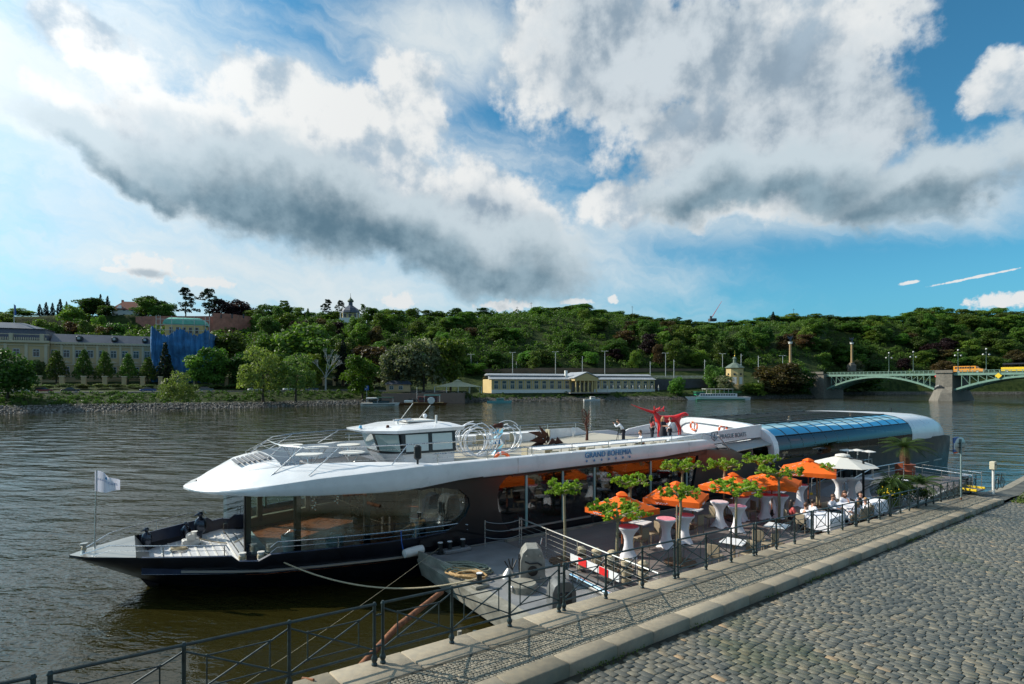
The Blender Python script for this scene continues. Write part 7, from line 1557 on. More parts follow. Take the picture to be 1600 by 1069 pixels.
    for y in (.4, -.7): q = MB(); q.tube([(.02 + math.cos(a) * .12, y, .12 + math.sin(a) * .12) for a in [k * math.pi / 8 for k in range(17)]], .015, 5); q.build('ring', M['steel'], o)
    # rusty pipe leaning from the water
    o = MB(); o.tube([at(560, 11.6, zof(1045, 11.6)), at(620, 13.0, zof(980, 13.)), at(690, 15.8, zof(925, 15.8))], .075, 10); tag(o.build('rusty_pipe', M['log'], None, True), 'long rusty pipe leaning in the water between quay and pontoon', 'pipe')
    q = MB(); q.tube([QF(-4.05, -.35, -.25), QF(-3.98, -.28, -.02), QF(-3.9, -.05, .02)], .02, 6); tag(q.build('rusty_hook', M['log'], None, True), 'small rusty hook over the quay edge at a railing post', 'hook')
    # mooring piles
    for px, py, lb in ((718, 975, 'left thin pile under the pontoon corner'), (742, 985, 'right thin pile under the pontoon corner')):
        Y = 15.0; q = MB(); q.cyl(at(px, Y, -1), at(px, Y, .8), .06, n=8); tag(q.build('pile', M['pontside'], None, True), lb, 'pile')
    # aft end of the pontoon: ramp, rails, gangplank
    o = thing('ramp', BF(34.0, -8.2, PZ), 'dark wedge shaped boarding ramp with steel handrails and yellow feet', 'ramp', FANG); q = MB(); q.loft([[(-1.6, -.9, .01), (-1.6, .9, .01), (-1.55, .9, .03), (-1.55, -.9, .03)], [(1.6, -.9, .01), (1.6, .9, .01), (1.6, .9, .55), (1.6, -.9, .55)]]); q.build('slope', M['deck'], o); q = MB(); q.loft([[(1.6, -.9, .01), (1.6, .9, .01), (1.6, .9, .55), (1.6, -.9, .55)], [(5.6, -.9, .01), (5.6, .9, .01), (5.6, .9, .55), (5.6, -.9, .55)]]); q.build('platform', M['pont'], o)
    for y in (-.9, .9):
        q = MB(); q.tube([(-1.7, y, .9), (1.6, y, 1.5), (5.6, y, 1.5)], .026, 6); q.tube([(-1.7, y, .5), (1.6, y, 1.1), (5.6, y, 1.1)], .012, 5)
        for x, z in ((-1.7, 0), (1.6, .5), (3.6, .5), (5.6, .5)): q.cyl((x, y, z), (x, y, z + .95), .024, n=6)
        q.build('handrail', M['steel'], o, True)
        q = MB(); q.bbox((-1.72, y, .06), (.16, .12, .12), .02); q.build('yellow_foot', M['yellow'], o)
    o = thing('gangplank', QF(36.6, -.3, .22), 'gangplank with yellow edges leading from the pontoon to the quay', 'gangplank', FANG + .0); rr = MB(); rr.bbox((.9, .9, .0), (1.3, 3.4, .08), .02); rr.build('tread', M['deck'], o)
    for x in (.2, 1.6): q = MB(); q.bbox((x, .9, .08), (.14, 3.4, .14), .02); q.build('yellow_edge', M['yellow'], o)
    for x in (.15, 1.65):
        q = MB(); q.tube([(x, -.6, 1.0), (x, 2.6, 1.15)], .024, 6); q.tube([(x, -.6, .6), (x, 2.6, .7)], .012, 5)
        for y in (-.6, 1, 2.6): q.cyl((x, y, 0), (x, y, 1.1), .022, n=6)
        q.build('handrail', M['steel'], o, True)
    o = A(1552, 764, 'control_post', 'cream control box on a post beside the gangplank', 'box', 0, None, .8); q = MB(); q.cyl((0, 0, -.3), (0, 0, 1.2), .07, n=8); q.build('post', M['offwhite'], o); q = MB(); q.bbox((0, 0, 1.45), (.42, .28, .5), .03); b = q.build('box', M['cream'], o); q = MB(); q.bbox((-.06, -.15, 1.52), (.12, .03, .1), .01); q.build('dial', M['darkmetal'], b)
    o = A(1562, 764, 'bicycle', 'dark bicycle leaning beside the cream control box', 'bicycle', 0, None, .75)
    for x in (-.5, .5):
        q = MB(); q.tube([(x + math.cos(a) * .32, 0, .33 + math.sin(a) * .32) for a in [k * math.pi / 10 for k in range(21)]], .02, 5); w = q.build('wheel', M['black'], o, True); q = MB()
        for k in range(8): a = k * math.pi / 4; q.cyl((x, 0, .33), (x + math.cos(a) * .31, 0, .33 + math.sin(a) * .31), .004, n=4)
        q.build('spokes', M['steel'], w)
    q = MB(); q.tube([(-.5, 0, .33), (-.1, 0, .32), (.32, 0, .82), (-.25, 0, .80), (-.1, 0, .32)], .016, 6); q.tube([(-.5, 0, .33), (-.25, 0, .8)], .014, 5); q.tube([(.5, 0, .33), (.36, 0, .95)], .016, 6); q.build('frame', M['darkmetal'], o, True); q = MB(); q.tube([(.3, -.25, .98), (.36, 0, .97), (.3, .25, .98)], .012, 5); q.build('handlebar', M['steel'], o, True); q = MB(); q.bbox((-.28, 0, .92), (.24, .12, .06), .02); q.build('saddle', M['black'], o)
    o = thing('rubbish_bin', BF(*BL(1508, 757, .8), .8), 'small black bin with white lid beside the gangplank', 'bin', FANG); q = MB(); q.lathe([(.17, 0), (.2, .55)], n=12); q.build('body', M['darkmetal'], o, True); q = MB(); q.lathe([(.21, .55), (.2, .62), (.05, .66)], n=12); q.build('lid', M['white_sign'], o, True)
    # stern notice on the ship side
    o = thing('notice_board', BF(61.0, -4.8, 1.55), 'white and blue notice hanging at the ship stern', 'sign', FANG); q = MB(); q.box((0, -.1, .35), (1.3, .06, 1.3)); b = q.build('board', M['blue_sign'], o); q = MB(); q.box((0, -.15, .25), (1.3, .04, .55)); q.build('white_band', M['white_sign'], b); q = MB(); q.box((0, -.15, -.33), (1.3, .04, .12)); q.build('orange_band', M['orange'], b)
WK = []
pontoon()
def tall_tables():
    proto = None
    Ls = [(982, 872, 1, 'white stretch covered tall table with pink top behind the second tree'), (1041, 857, 1, 'pink topped tall table left of the third tree trunk'), (1070, 850, 1, 'pink topped tall table right behind the third tree trunk'), (1124, 825, 1, 'lone tall table with pale top left of the fourth tree trunk'), (1152, 833, 1, 'pink topped tall table just behind the fourth tree trunk'), (1158, 815, 1, 'pink topped tall table furthest back under the third parasol'),
          (1195, 812, 1, 'front left of three clustered pink topped tall tables'), (1206, 803, 1, 'rear one of three clustered pink topped tall tables'), (1219, 813, 1, 'front right of three clustered pink topped tall tables'), (1250, 793, 1, 'lone pink topped tall table behind the girl with long dark hair'),
          (1311, 781, 0, 'left of three all white tall tables in a row'), (1331, 781, 0, 'middle of three all white tall tables in a row'), (1353, 781, 0, 'right of three all white tall tables, behind the parasol post'), (1406, 783, 0, 'lone all white tall table beside the shrubs')]
    for i, (px, py, pk, lb) in enumerate(Ls):
        s, t = BL(px, py - 2, PZ); o = thing('cocktail_table', BF(s, t, PZ), lb, 'table', FANG + i * .8, 'tall tables in stretch covers'); m = MB(); rs = []
        for z, r, sq in ((0, .34, 1.0), (.05, .30, .9), (.2, .225, .6), (.4, .17, .3), (.6, .155, .1), (.78, .19, .0), (.92, .27, .0), (1.03, .36, 0), (1.07, .385, 0), (1.10, .385, 0), (1.105, .36, 0)):
            ring = []
            for k in range(24):
                a = k * 2 * math.pi / 24; q = abs(math.cos(2 * a)); rr = r * (1 + sq * (.30 * q ** 3 - .12)); ring.append((math.cos(a) * rr, math.sin(a) * rr, z + (.05 * (1 - q) * sq if z < .1 else 0)))
            rs.append(ring)
        m.loft(rs); m.build('stretch_cover', M['cloth'], o, True)
        if pk: m = MB(); m.lathe([(.36, 1.106), (.355, 1.118), (.1, 1.12)], n=24); m.build('pink_top', M['pink'] if px != 1124 else mat('pale_pink_cloth', (.66, .50, .52), .8), o, True)
tall_tables()
def parasols():
    def para(px, py, apex, half, label, rot, lean=0):
        s, t = BL(px, py, PZ); base = BF(s, t, PZ); o = thing('square_parasol', base, label, 'parasol', rot, 'orange square parasols'); Y = base.y; za = zof(apex, Y) - PZ; rim = za - .62; h = half
        m = MB(); n = 8; P_ = []
        def cpt(u, v): k = max(abs(u), abs(v)); return (u * h, v * h, za - .10 - (.50 * k ** 1.15) - .035 * math.sin(math.pi * k) * (1 - abs(abs(u) - abs(v))))
        V = []; F_ = []
        N_ = 10
        for j in range(N_ + 1):
            for i in range(N_ + 1): V.append(cpt(-1 + 2 * i / N_, -1 + 2 * j / N_))
        for j in range(N_):
            for i in range(N_): F_.append((j * (N_ + 1) + i, j * (N_ + 1) + i + 1, (j + 1) * (N_ + 1) + i + 1, (j + 1) * (N_ + 1) + i))
        m.add(V, F_); can = m.build('canopy', M['orange'], o)
        md = can.modifiers.new('thickness', 'SOLIDIFY'); md.thickness = .006
        v = MB(); rg = random.Random(int(px)); loop = []
        for (a, b) in (((-1, -1), (1, -1)), ((1, -1), (1, 1)), ((1, 1), (-1, 1)), ((-1, 1), (-1, -1))):
            for k in range(10): f = k / 10; loop.append((a[0] + (b[0] - a[0]) * f, a[1] + (b[1] - a[1]) * f))
        top = [cpt(*p) for p in loop]; bot = [(p[0] * 1.0 + rg.uniform(-.012, .012), p[1] * 1.0 + rg.uniform(-.012, .012), p[2] - .21 + rg.uniform(-.01, .01)) for p in top]; bo2 = [(p[0] * .996, p[1] * .996, p[2]) for p in bot]; to2 = [(p[0] * .996, p[1] * .996, p[2] - .005) for p in top]
        v.loft([top, bot, bo2, to2], False); va = v.build('valance', M['orange'], o)
        v = MB(); v.lathe([(.26, za - .16), (.30, za - .13), (.16, za - .04), (.05, za)], n=4); v.build('top_flap', M['orange'], o)
        v = MB(); v.cyl((0, 0, 0), (0, 0, za - .1), .028, n=8); v.build('pole', mat('orange_brown_pole', (.32, .09, .03), .5) if 'pole' not in M else M['pole'], o, True)
        if 'pole' not in M: M['pole'] = bpy.data.materials['orange_brown_pole']
        for a in range(4): q = MB(); u, w_ = ((1, 1), (1, -1), (-1, -1), (-1, 1))[a]; q.cyl((0, 0, za - .62), (u * h * .55, w_ * h * .55, za - .40), .012, n=5); q.cyl((0, 0, za - .13), (u * h * .98, w_ * h * .98, za - .63), .012, n=5); q.build('rib', M['offwhite'], o)
        v = MB(); v.lathe([(.32, 0), (.32, .05), (.08, .08), (.06, .3)], n=14); v.build('base', M['darkmetal'], o)
        # white script on the valance: short flourish strokes as seen
        for side in ((0, -1), (-1, 0)):
            q = MB(); pts = []
            for k in range(15): u = -.25 + k * .03; pts.append((u, .035 * math.sin(k * 1.9) ** 1))
            if side[0] == 0: P3 = [(p[0] * h - .25 * h, -h * 1.01 - .01, rim - .02 + .0 + p[1] - .10) for p in pts]
            else: P3 = [(-h * 1.01 - .01, p[0] * h + .35 * h, rim - .12 + p[1]) for p in pts]
            q.tube(P3, .012, 5); q.build('script', M['white_sign'], va)
    para(972, 862, 768, .98, 'orange parasol nearest the bow, first in the row', R(38)); para(1057, 840, 752, 1.1, 'second orange parasol, standing fully in sun', R(62)); para(1146, 814, 738, 1.12, 'third orange parasol with white script, behind the fourth tree', R(40)); para(1206, 806, 733, 1.18, 'fourth orange parasol, above the clustered pink tables', R(58)); para(1263, 788, 716, 1.28, 'fifth orange parasol, next to the white one', R(60))
    # white cantilever parasol
    s, t = BL(1349, 786, PZ); base = BF(s, t, PZ); Y = base.y; o = thing('cantilever_parasol', base, 'large white octagonal parasol on a dark side post', 'parasol', 0); m = MB(); k = Y / FP
    zt = zof(719, Y) - PZ; m.bbox((0, 0, zt / 2), (.09, .09, zt), .01); m.build('post', M['darkmetal'], o); m = MB(); m.bbox((0, 0, .05), (.9, .9, .1), .02); m.build('base', M['darkmetal'], o)
    c = Vector(((1332 - 1349) * k, .9, zof(711, Y + .9) - PZ)); m = MB(); m.tube([(0, 0, zt), (-.5, .4, zt + .05), c + Vector((0, 0, .05))], .035, 6); m.build('arm', M['darkmetal'], o)
    rr = 1.72; dz = .55; V = [tuple(c)]; n8 = 8; rgs = []
    for j in range(1, 7):
        f = j / 6; rgs.append([tuple(c + Vector((math.cos(a) * rr * f * (.93 if i % 2 else 1.0), math.sin(a) * rr * f * (.93 if i % 2 else 1.0), -dz * f ** 1.1 - (.0 if i % 2 else .0)))) for i, a in enumerate([R(22.5) * i for i in range(16)])])
    m = MB(); m.loft(rgs, False); m.add([tuple(c)] + rgs[0], [(0, i + 1, (i + 1) % 16 + 1) for i in range(16)]); ca = m.build('canopy', M['canvas'], o); md = ca.modifiers.new('thickness', 'SOLIDIFY'); md.thickness = .006
    m = MB(); m.loft([[(c.x + math.cos(a) * r_, c.y + math.sin(a) * r_, c.z + z_) for a in [R(22.5) * i for i in range(16)]] for r_, z_ in ((.38, -.05), (.34, .02), (.1, .08))]); m.build('top_flap', M['canvas'], o)
    for i in range(8): q = MB(); a = R(45) * i; q.cyl(c + Vector((0, 0, -.04)), c + Vector((math.cos(a) * rr, math.sin(a) * rr, -dz - .02)), .012, n=5); q.build('rib', M['offwhite'], o)
    # patio heaters
    for px, yt, yb, lb in ((1323, 701, 752, 'left of three patio heaters with pale round hoods'), (1339, 701, 752, 'middle of three patio heaters with pale round hoods'), (1357, 703, 751, 'right of three patio heaters with pale round hoods')):
        s, t = BL(px, yb, PZ); base = BF(s, t, PZ); h = zof(yt, base.y) - PZ; o = thing('patio_heater', base, lb, 'heater', 0, 'patio heaters'); m = MB(); m.lathe([(.22, 0), (.22, .75), (.12, .82)], n=12); m.build('gas_cover', M['darkmetal'], o, True); m = MB(); m.cyl((0, 0, .8), (0, 0, h - .35), .03, n=8); m.build('pole', M['rail_grey'], o); m = MB(); m.lathe([(.08, h - .4), (.10, h - .12)], n=10); m.build('burner', M['steel'], o, True); m = MB(); m.lathe([(.02, h - .02), (.4, h - .10), (.42, h - .13), (.3, h - .11), (.02, h - .05)], n=18); m.build('hood', M['offwhite'], o, True)
parasols()
# ------------------------------------------------------------------ pollarded plane trees on the pontoon
LM['plane'] = leafmat('plane_leaf', (.10, .20, .012), (.28, .42, .04), .04)
def plane_trees():
    PR = []
    for sd in range(4):
        rg = np.random.default_rng(40 + sd); lobes = [(math.cos(a) * r, math.sin(a) * r, z, q) for a, r, z, q in ((rg.uniform(0, 6.28), rg.uniform(.15, .82), rg.uniform(-.20, .20), rg.uniform(.05, .12)) for _ in range(64))]
        V, F, r = lobe_cloud(rg, lobes, 1900, .046, (.3, 1.2)); o = np_mesh('crown', V, F, LM['plane'], attrs={'rnd': r}); b = MB()
        for k in range(7):
            a = k * .9 + rg.uniform(-.2, .2); r2 = rg.uniform(.55, .85); b.tube([(0, 0, -.30), (math.cos(a) * .2, math.sin(a) * .2, -.10), (math.cos(a) * r2, math.sin(a) * r2, .02)], [.035, .028, .010], 6)
            b.tube([(math.cos(a) * r2 * .6, math.sin(a) * r2 * .6, -.02), (math.cos(a + .5) * r2, math.sin(a + .5) * r2, .15)], [.016, .006], 5)
        q = b.build('branches', M['bark'], None, True); PR.append((o.data, q.data)); bpy.data.objects.remove(o); bpy.data.objects.remove(q)
    T = [(882, 878, 762, 74, 'first small plane tree, standing alone left of the parasols'), (965, 889, 797, 108, 'second small plane tree, its crown before the first orange parasol'), (1063, 880, 768, 72, 'third small plane tree, its thin crown before the second orange parasol'), (985, 838, 752, 72, 'small plane tree behind the first orange parasol'), (1066, 824, 728, 72, 'small plane tree behind the second orange parasol'), (1150, 848, 762, 92, 'fourth small plane tree in the near row, before the third orange parasol'),
         (1132, 808, 726, 62, 'small plane tree behind the third orange parasol'), (1187, 798, 718, 60, 'small plane tree in front of the white glazed arch'), (1217, 816, 738, 74, 'fifth small plane tree in the near row, among the pink tables'), (1277, 790, 732, 60, 'last small plane tree, left of the white parasol')]
    for i, (px, py, cy, w, lb) in enumerate(T):
        s, t = BL(px, py, PZ); base = BF(s, t, PZ); Y = base.y; zc = zof(cy, Y) - PZ; k = w / 2 * Y / FP / .90; o = thing('plane_tree', base, lb, 'tree', i * 1.3, 'pollarded plane trees on the pontoon')
        rg = random.Random(i); m = MB(); m.tube([(0, 0, 0), (rg.uniform(-.03, .03), rg.uniform(-.03, .03), zc * .4), (rg.uniform(-.02, .02), 0, zc * .75), (0, 0, zc - .22 * k)], [.062, .050, .046, .05], 9); m.build('trunk', M['bark'], o, True)
        c = bpy.data.objects.new('crown', PR[i % 4][0]); COL.objects.link(c); c.parent = o; c.location = (0, 0, zc); c.scale = (k, k, min(1.25, .9 if k < 1 else 1.0) * .95)
        b = bpy.data.objects.new('branches', PR[i % 4][1]); COL.objects.link(b); b.parent = o; b.location = (0, 0, zc); b.scale = (k, k, k)
        if i in (2, 3, 6, 8, 9): q = MB(); q.cyl((.12, 0, 0), (.12, 0, zc * .8), .03, n=6); q.build('stake', M['wicker'], o)
        q = MB()
        for j in range(7): y = -.48 + j * .16; L_ = 2 * math.sqrt(max(.02, .3 - y * y)); q.box((0, y, .04), (L_, .11, .04))
        q.build('root_grate', mat('brown_wood_grate', (.12, .07, .04), .8, 0, .3, 10) if i == 0 else bpy.data.materials['brown_wood_grate'], o)
plane_trees()
def furniture():
    def chair(px, py, rz, label, z=PZ):
        s, t = BL(px, py, z); o = thing('wicker_chair', BF(s, t, z), label, 'chair', FANG + rz, 'taupe chairs on the pontoon'); q = MB(); q.bbox((0, 0, .43), (.44, .44, .06), .02); q.build('seat', M['wicker'], o); q = MB(); q.bbox((-.21, 0, .66), (.05, .42, .42), .02); q.build('backrest', M['wicker'], o)
        for x in (-.19, .19):
            for y in (-.18, .18): q = MB(); q.cyl((x, y, .42), (x * 1.15, y * 1.15, 0), .018, n=6); q.build('leg', M['wicker'], o)
        return o
    def table(px, py, label, w=.7, h=.74):
        s, t = BL(px, py, PZ); o = thing('square_table', BF(s, t, PZ), label, 'table', FANG + .3, 'square white tables on the pontoon'); q = MB(); q.bbox((0, 0, h), (w, w, .04), .01); q.build('tabletop', M['white_sign'], o); q = MB(); q.bbox((0, 0, h / 2), (.08, .08, h), .01); q.build('column', M['wicker'], o); q = MB(); q.bbox((0, 0, .02), (.45, .45, .04), .01); q.build('foot', M['wicker'], o)
    table(1083, 822, 'square white table beyond the second orange parasol'); table(1156, 803, 'square white table under the third orange parasol'); table(1216, 790, 'square white table behind the clustered pink tables'); table(1001, 845, 'square white table half hidden by the second tree crown')
    for px, py, rz, lb in ((1088, 835, 1.6, 'taupe chair in front of the square table beyond the second parasol'), (1107, 822, 2.9, 'taupe chair right of the square table beyond the second parasol'), (1171, 812, 2.8, 'taupe chair right of the table under the third parasol'), (1140, 806, .2, 'taupe chair left of the table under the third parasol'), (1002, 858, 1.6, 'taupe chair below the second tree crown, nearer one'), (1020, 850, 2.9, 'taupe chair below the second tree crown, right one'), (1218, 800, 1.6, 'taupe chair before the table behind the clustered pink tables')): chair(px, py, rz, lb)
    table(1147, 878, 'low white table beside the railing at the fourth tree', .8, .72); table(1214, 850, 'low white table beside the railing left of the seated girl', .8, .72)
    for px, py, rz, lb in ((1118, 888, .3, 'taupe chair left of the white table by the fourth tree'), (1167, 884, 3.0, 'taupe chair right of the white table by the fourth tree'), (1186, 862, .4, 'taupe chair left of the white table by the seated girl'), (1203, 868, 1.5, 'taupe chair nearest the railing by the seated girl')): chair(px, py, rz, lb)
    # cloth covered dining tables
    for px, py, lb, w in ((1290, 832, 'dining table under a white cloth between the two seated groups', 1.5), (1325, 812, 'dining table under a white cloth in front of the three facing people', 1.5), (1362, 806, 'dining table under a white cloth at the right seated group', 1.3)):
        s, t = BL(px, py, PZ); o = thing('dining_table', BF(s, t, PZ), lb, 'table', FANG + .1, 'cloth covered dining tables'); m = MB(); rg = random.Random(px); rs = []
        for z, k in ((.74, .985), (.73, 1.0), (.5, 1.03), (.28, 1.07)):
            ring = []; 
            for (a, b) in (((-1, -1), (1, -1)), ((1, -1), (1, 1)), ((1, 1), (-1, 1)), ((-1, 1), (-1, -1))):
                for j in range(7): f = j / 7; u, v = a[0] + (b[0] - a[0]) * f, a[1] + (b[1] - a[1]) * f; wv = 1 + (rg.uniform(-.03, .05) if z < .7 else 0); ring.append((u * w / 2 * k * wv, v * .45 * k * wv, z - (rg.uniform(0, .08) if z < .3 else 0)))
            rs.append(ring)
        m.loft(rs, False); m.add(rs[0], [tuple(range(len(rs[0])))]); m.build('tablecloth', M['cloth'], o, True)
        for x in (-.5, .5):
            for y in (-.35, .35): q = MB(); q.cyl((x, y, .72), (x, y, 0), .025, n=6); q.build('leg', M['darkmetal'], o)
    # shrubs, palm in pot, sign
    s, t = BL(1414, 748, PZ); o = thing('potted_palm', BF(s, t, PZ), 'palm tree in a big terracotta pot on the pontoon', 'palm'); m = MB(); m.lathe([(.38, 0), (.52, .15), (.56, .5), (.62, .56), (.56, .62), (.58, .95), (.62, 1.0)], n=20); m.build('pot', M['terracotta'], o, True); m = MB(); m.lathe([(.26, .95), (.30, 1.4), (.24, 1.9), (.14, 2.1)], n=12); m.build('trunk', mat('shaggy_palm_trunk', (.13, .07, .035), .9, 0, .4, 12, .8, 20, .05), o)
    def fronds(par, z0, n, L_, seed, m_, w=.30, x0=0, y0=0):
        rg = random.Random(seed)
        for k in range(n):
            a = k * 2.4 + rg.uniform(-.2, .2); el = rg.uniform(.1, 1.25); q = MB(); pts = []; l = L_ * rg.uniform(.8, 1.1)
            for j in range(9): f = j / 8; r = l * f * math.cos(el * (1 - f * .35)); pts.append(Vector((x0 + math.cos(a) * r, y0 + math.sin(a) * r, z0 + l * f * math.sin(el) - l * .55 * f * f)))
            for j in range(1, 9):
                for u in (0, .33, .66):
                    c = pts[j - 1].lerp(pts[j], u); tn = (pts[j] - pts[j - 1]).normalized(); sd = tn.cross(Vector((0, 0, 1))).normalized(); ww = w * math.sin(math.pi * min(.97, (j + u) / 9)) + .03
                    for sg in (-1, 1): tip = c + sd * sg * ww + tn * ww * .9 - Vector((0, 0, ww * .35)); q.add([c, c + tn * .035, tip], [(0, 1, 2)])
            q.tube(pts, .010, 4); q.build('frond', m_, par)
    LM['palm'] = leafmat('palm_leaf', (.05, .09, .02), (.12, .17, .04), .04); fronds(o, 2.05, 34, 1.75, 3, LM['palm'])
    s, t = BL(1440, 797, PZ)
    o = thing('palm_shrub', BF(s, t + 1.15, PZ), 'bushy green palm shrub with spiky leaves behind the railing', 'shrub'); rg = np.random.default_rng(8); lobes = [(rg.uniform(-.9, 1.5), rg.uniform(-.5, .5), rg.uniform(.2, 1.35), rg.uniform(.22, .42)) for _ in range(26)]; V, F, r = lobe_cloud(rg, lobes, 3800, .05); q = np_mesh('foliage', V, F, leafmat('shrub_leaf', (.022, .05, .010), (.06, .11, .02), .04), o, attrs={'rnd': r}); fronds(o, 1.2, 22, 1.35, 9, LM['palm'], .2, -.2); fronds(o, 1.15, 22, 1.3, 19, LM['palm'], .2, 1.3)
    for px, py, lb in ((1402, 796, 'low dark shrub with yellow flowers beside the white tall table'), (1392, 800, 'small orange pot standing at the foot of the shrubs')):
        s, t = BL(px, py, PZ)
        if 'pot' in lb: o = thing('flower_pot', BF(s, t + .3, PZ), lb, 'pot'); q = MB(); q.lathe([(.10, 0), (.16, .24), (.18, .24), (.18, .28)], n=14); q.build('pot', M['lifering'], o, True); q = MB(); q.lathe([(.03, .22), (.14, .27)], n=10); q.build('soil', M['rust'], o)
        else:
            o = thing('flowering_shrub', BF(s, t + .4, PZ), lb, 'shrub'); lobes = [(rg.uniform(-.4, .5), rg.uniform(-.3, .3), rg.uniform(.2, .85), rg.uniform(.15, .26)) for _ in range(12)]; V, F, r = lobe_cloud(rg, lobes, 1300, .045); np_mesh('foliage', V, F, LM['mid'], o, attrs={'rnd': r}); q = MB()
            for _ in range(26): q.sphere((rg.uniform(-.5, .6), rg.uniform(-.5, .1), rg.uniform(.5, 1.1)), .028, 5, 4)
            q.build('yellow_flowers', M['yellow'], o)
    P0 = QF(33.4, .40); o = thing('round_road_sign', P0, 'round sign seen from behind on a grey green pole at the quay railing', 'sign', .35); Y = P0.y; h = zof(686, Y) - P0.z; m = MB(); m.cyl((0, 0, 0), (0, 0, h), .042, n=10); m.build('pole', mat('grey_green_pole', (.20, .27, .26), .5, .2, .2, 3), o, True)
    m = MB(); m.lathe([(.44, -.01), (.46, 0), (.44, .01)], (.02, .06, h - .36), 28, (0, 1, 0)); d = m.build('disc', M['rail_grey'], o, True)
    for dz in (-.12, .12): q = MB(); q.bbox((.02, -.0, h - .36 + dz), (.5, .04, .04), .01); q.build('bracket', M['darkmetal'], o)
    q = MB(); q.lathe([(.05, 0), (.05, .12)], n=10); q.build('rusty_foot', M['log'], o)
furniture()
# ================================================================== FIGURES
def skin_mesh(name, verts, edges, m, parent=None, root=0, sub=1):
    """verts: (x, y, z, radius); grows one continuous surface over the skeleton"""
    me = bpy.data.meshes.new(name); me.from_pydata([v[:3] for v in verts], edges, []); ob = bpy.data.objects.new(name, me); COL.objects.link(ob)
    md = ob.modifiers.new('skin', 'SKIN'); md.use_smooth_shade = True
    for i, v in enumerate(me.skin_vertices[0].data): r = verts[i][3]; v.radius = (r, r) if not isinstance(r, tuple) else r; v.use_root = (i == root)
    sb = ob.modifiers.new('sub', 'SUBSURF'); sb.levels = sub; sb.render_levels = sub
    bpy.context.view_layer.update(); e = bpy.data.meshes.new_from_object(ob.evaluated_get(bpy.context.evaluated_depsgraph_get())); bpy.data.objects.remove(ob)
    e.materials.clear(); e.materials.append(m); e.polygons.foreach_set('use_smooth', [True] * len(e.polygons)); o = bpy.data.objects.new(name, e); COL.objects.link(o)
    if parent is not None: o.parent = parent
    return o
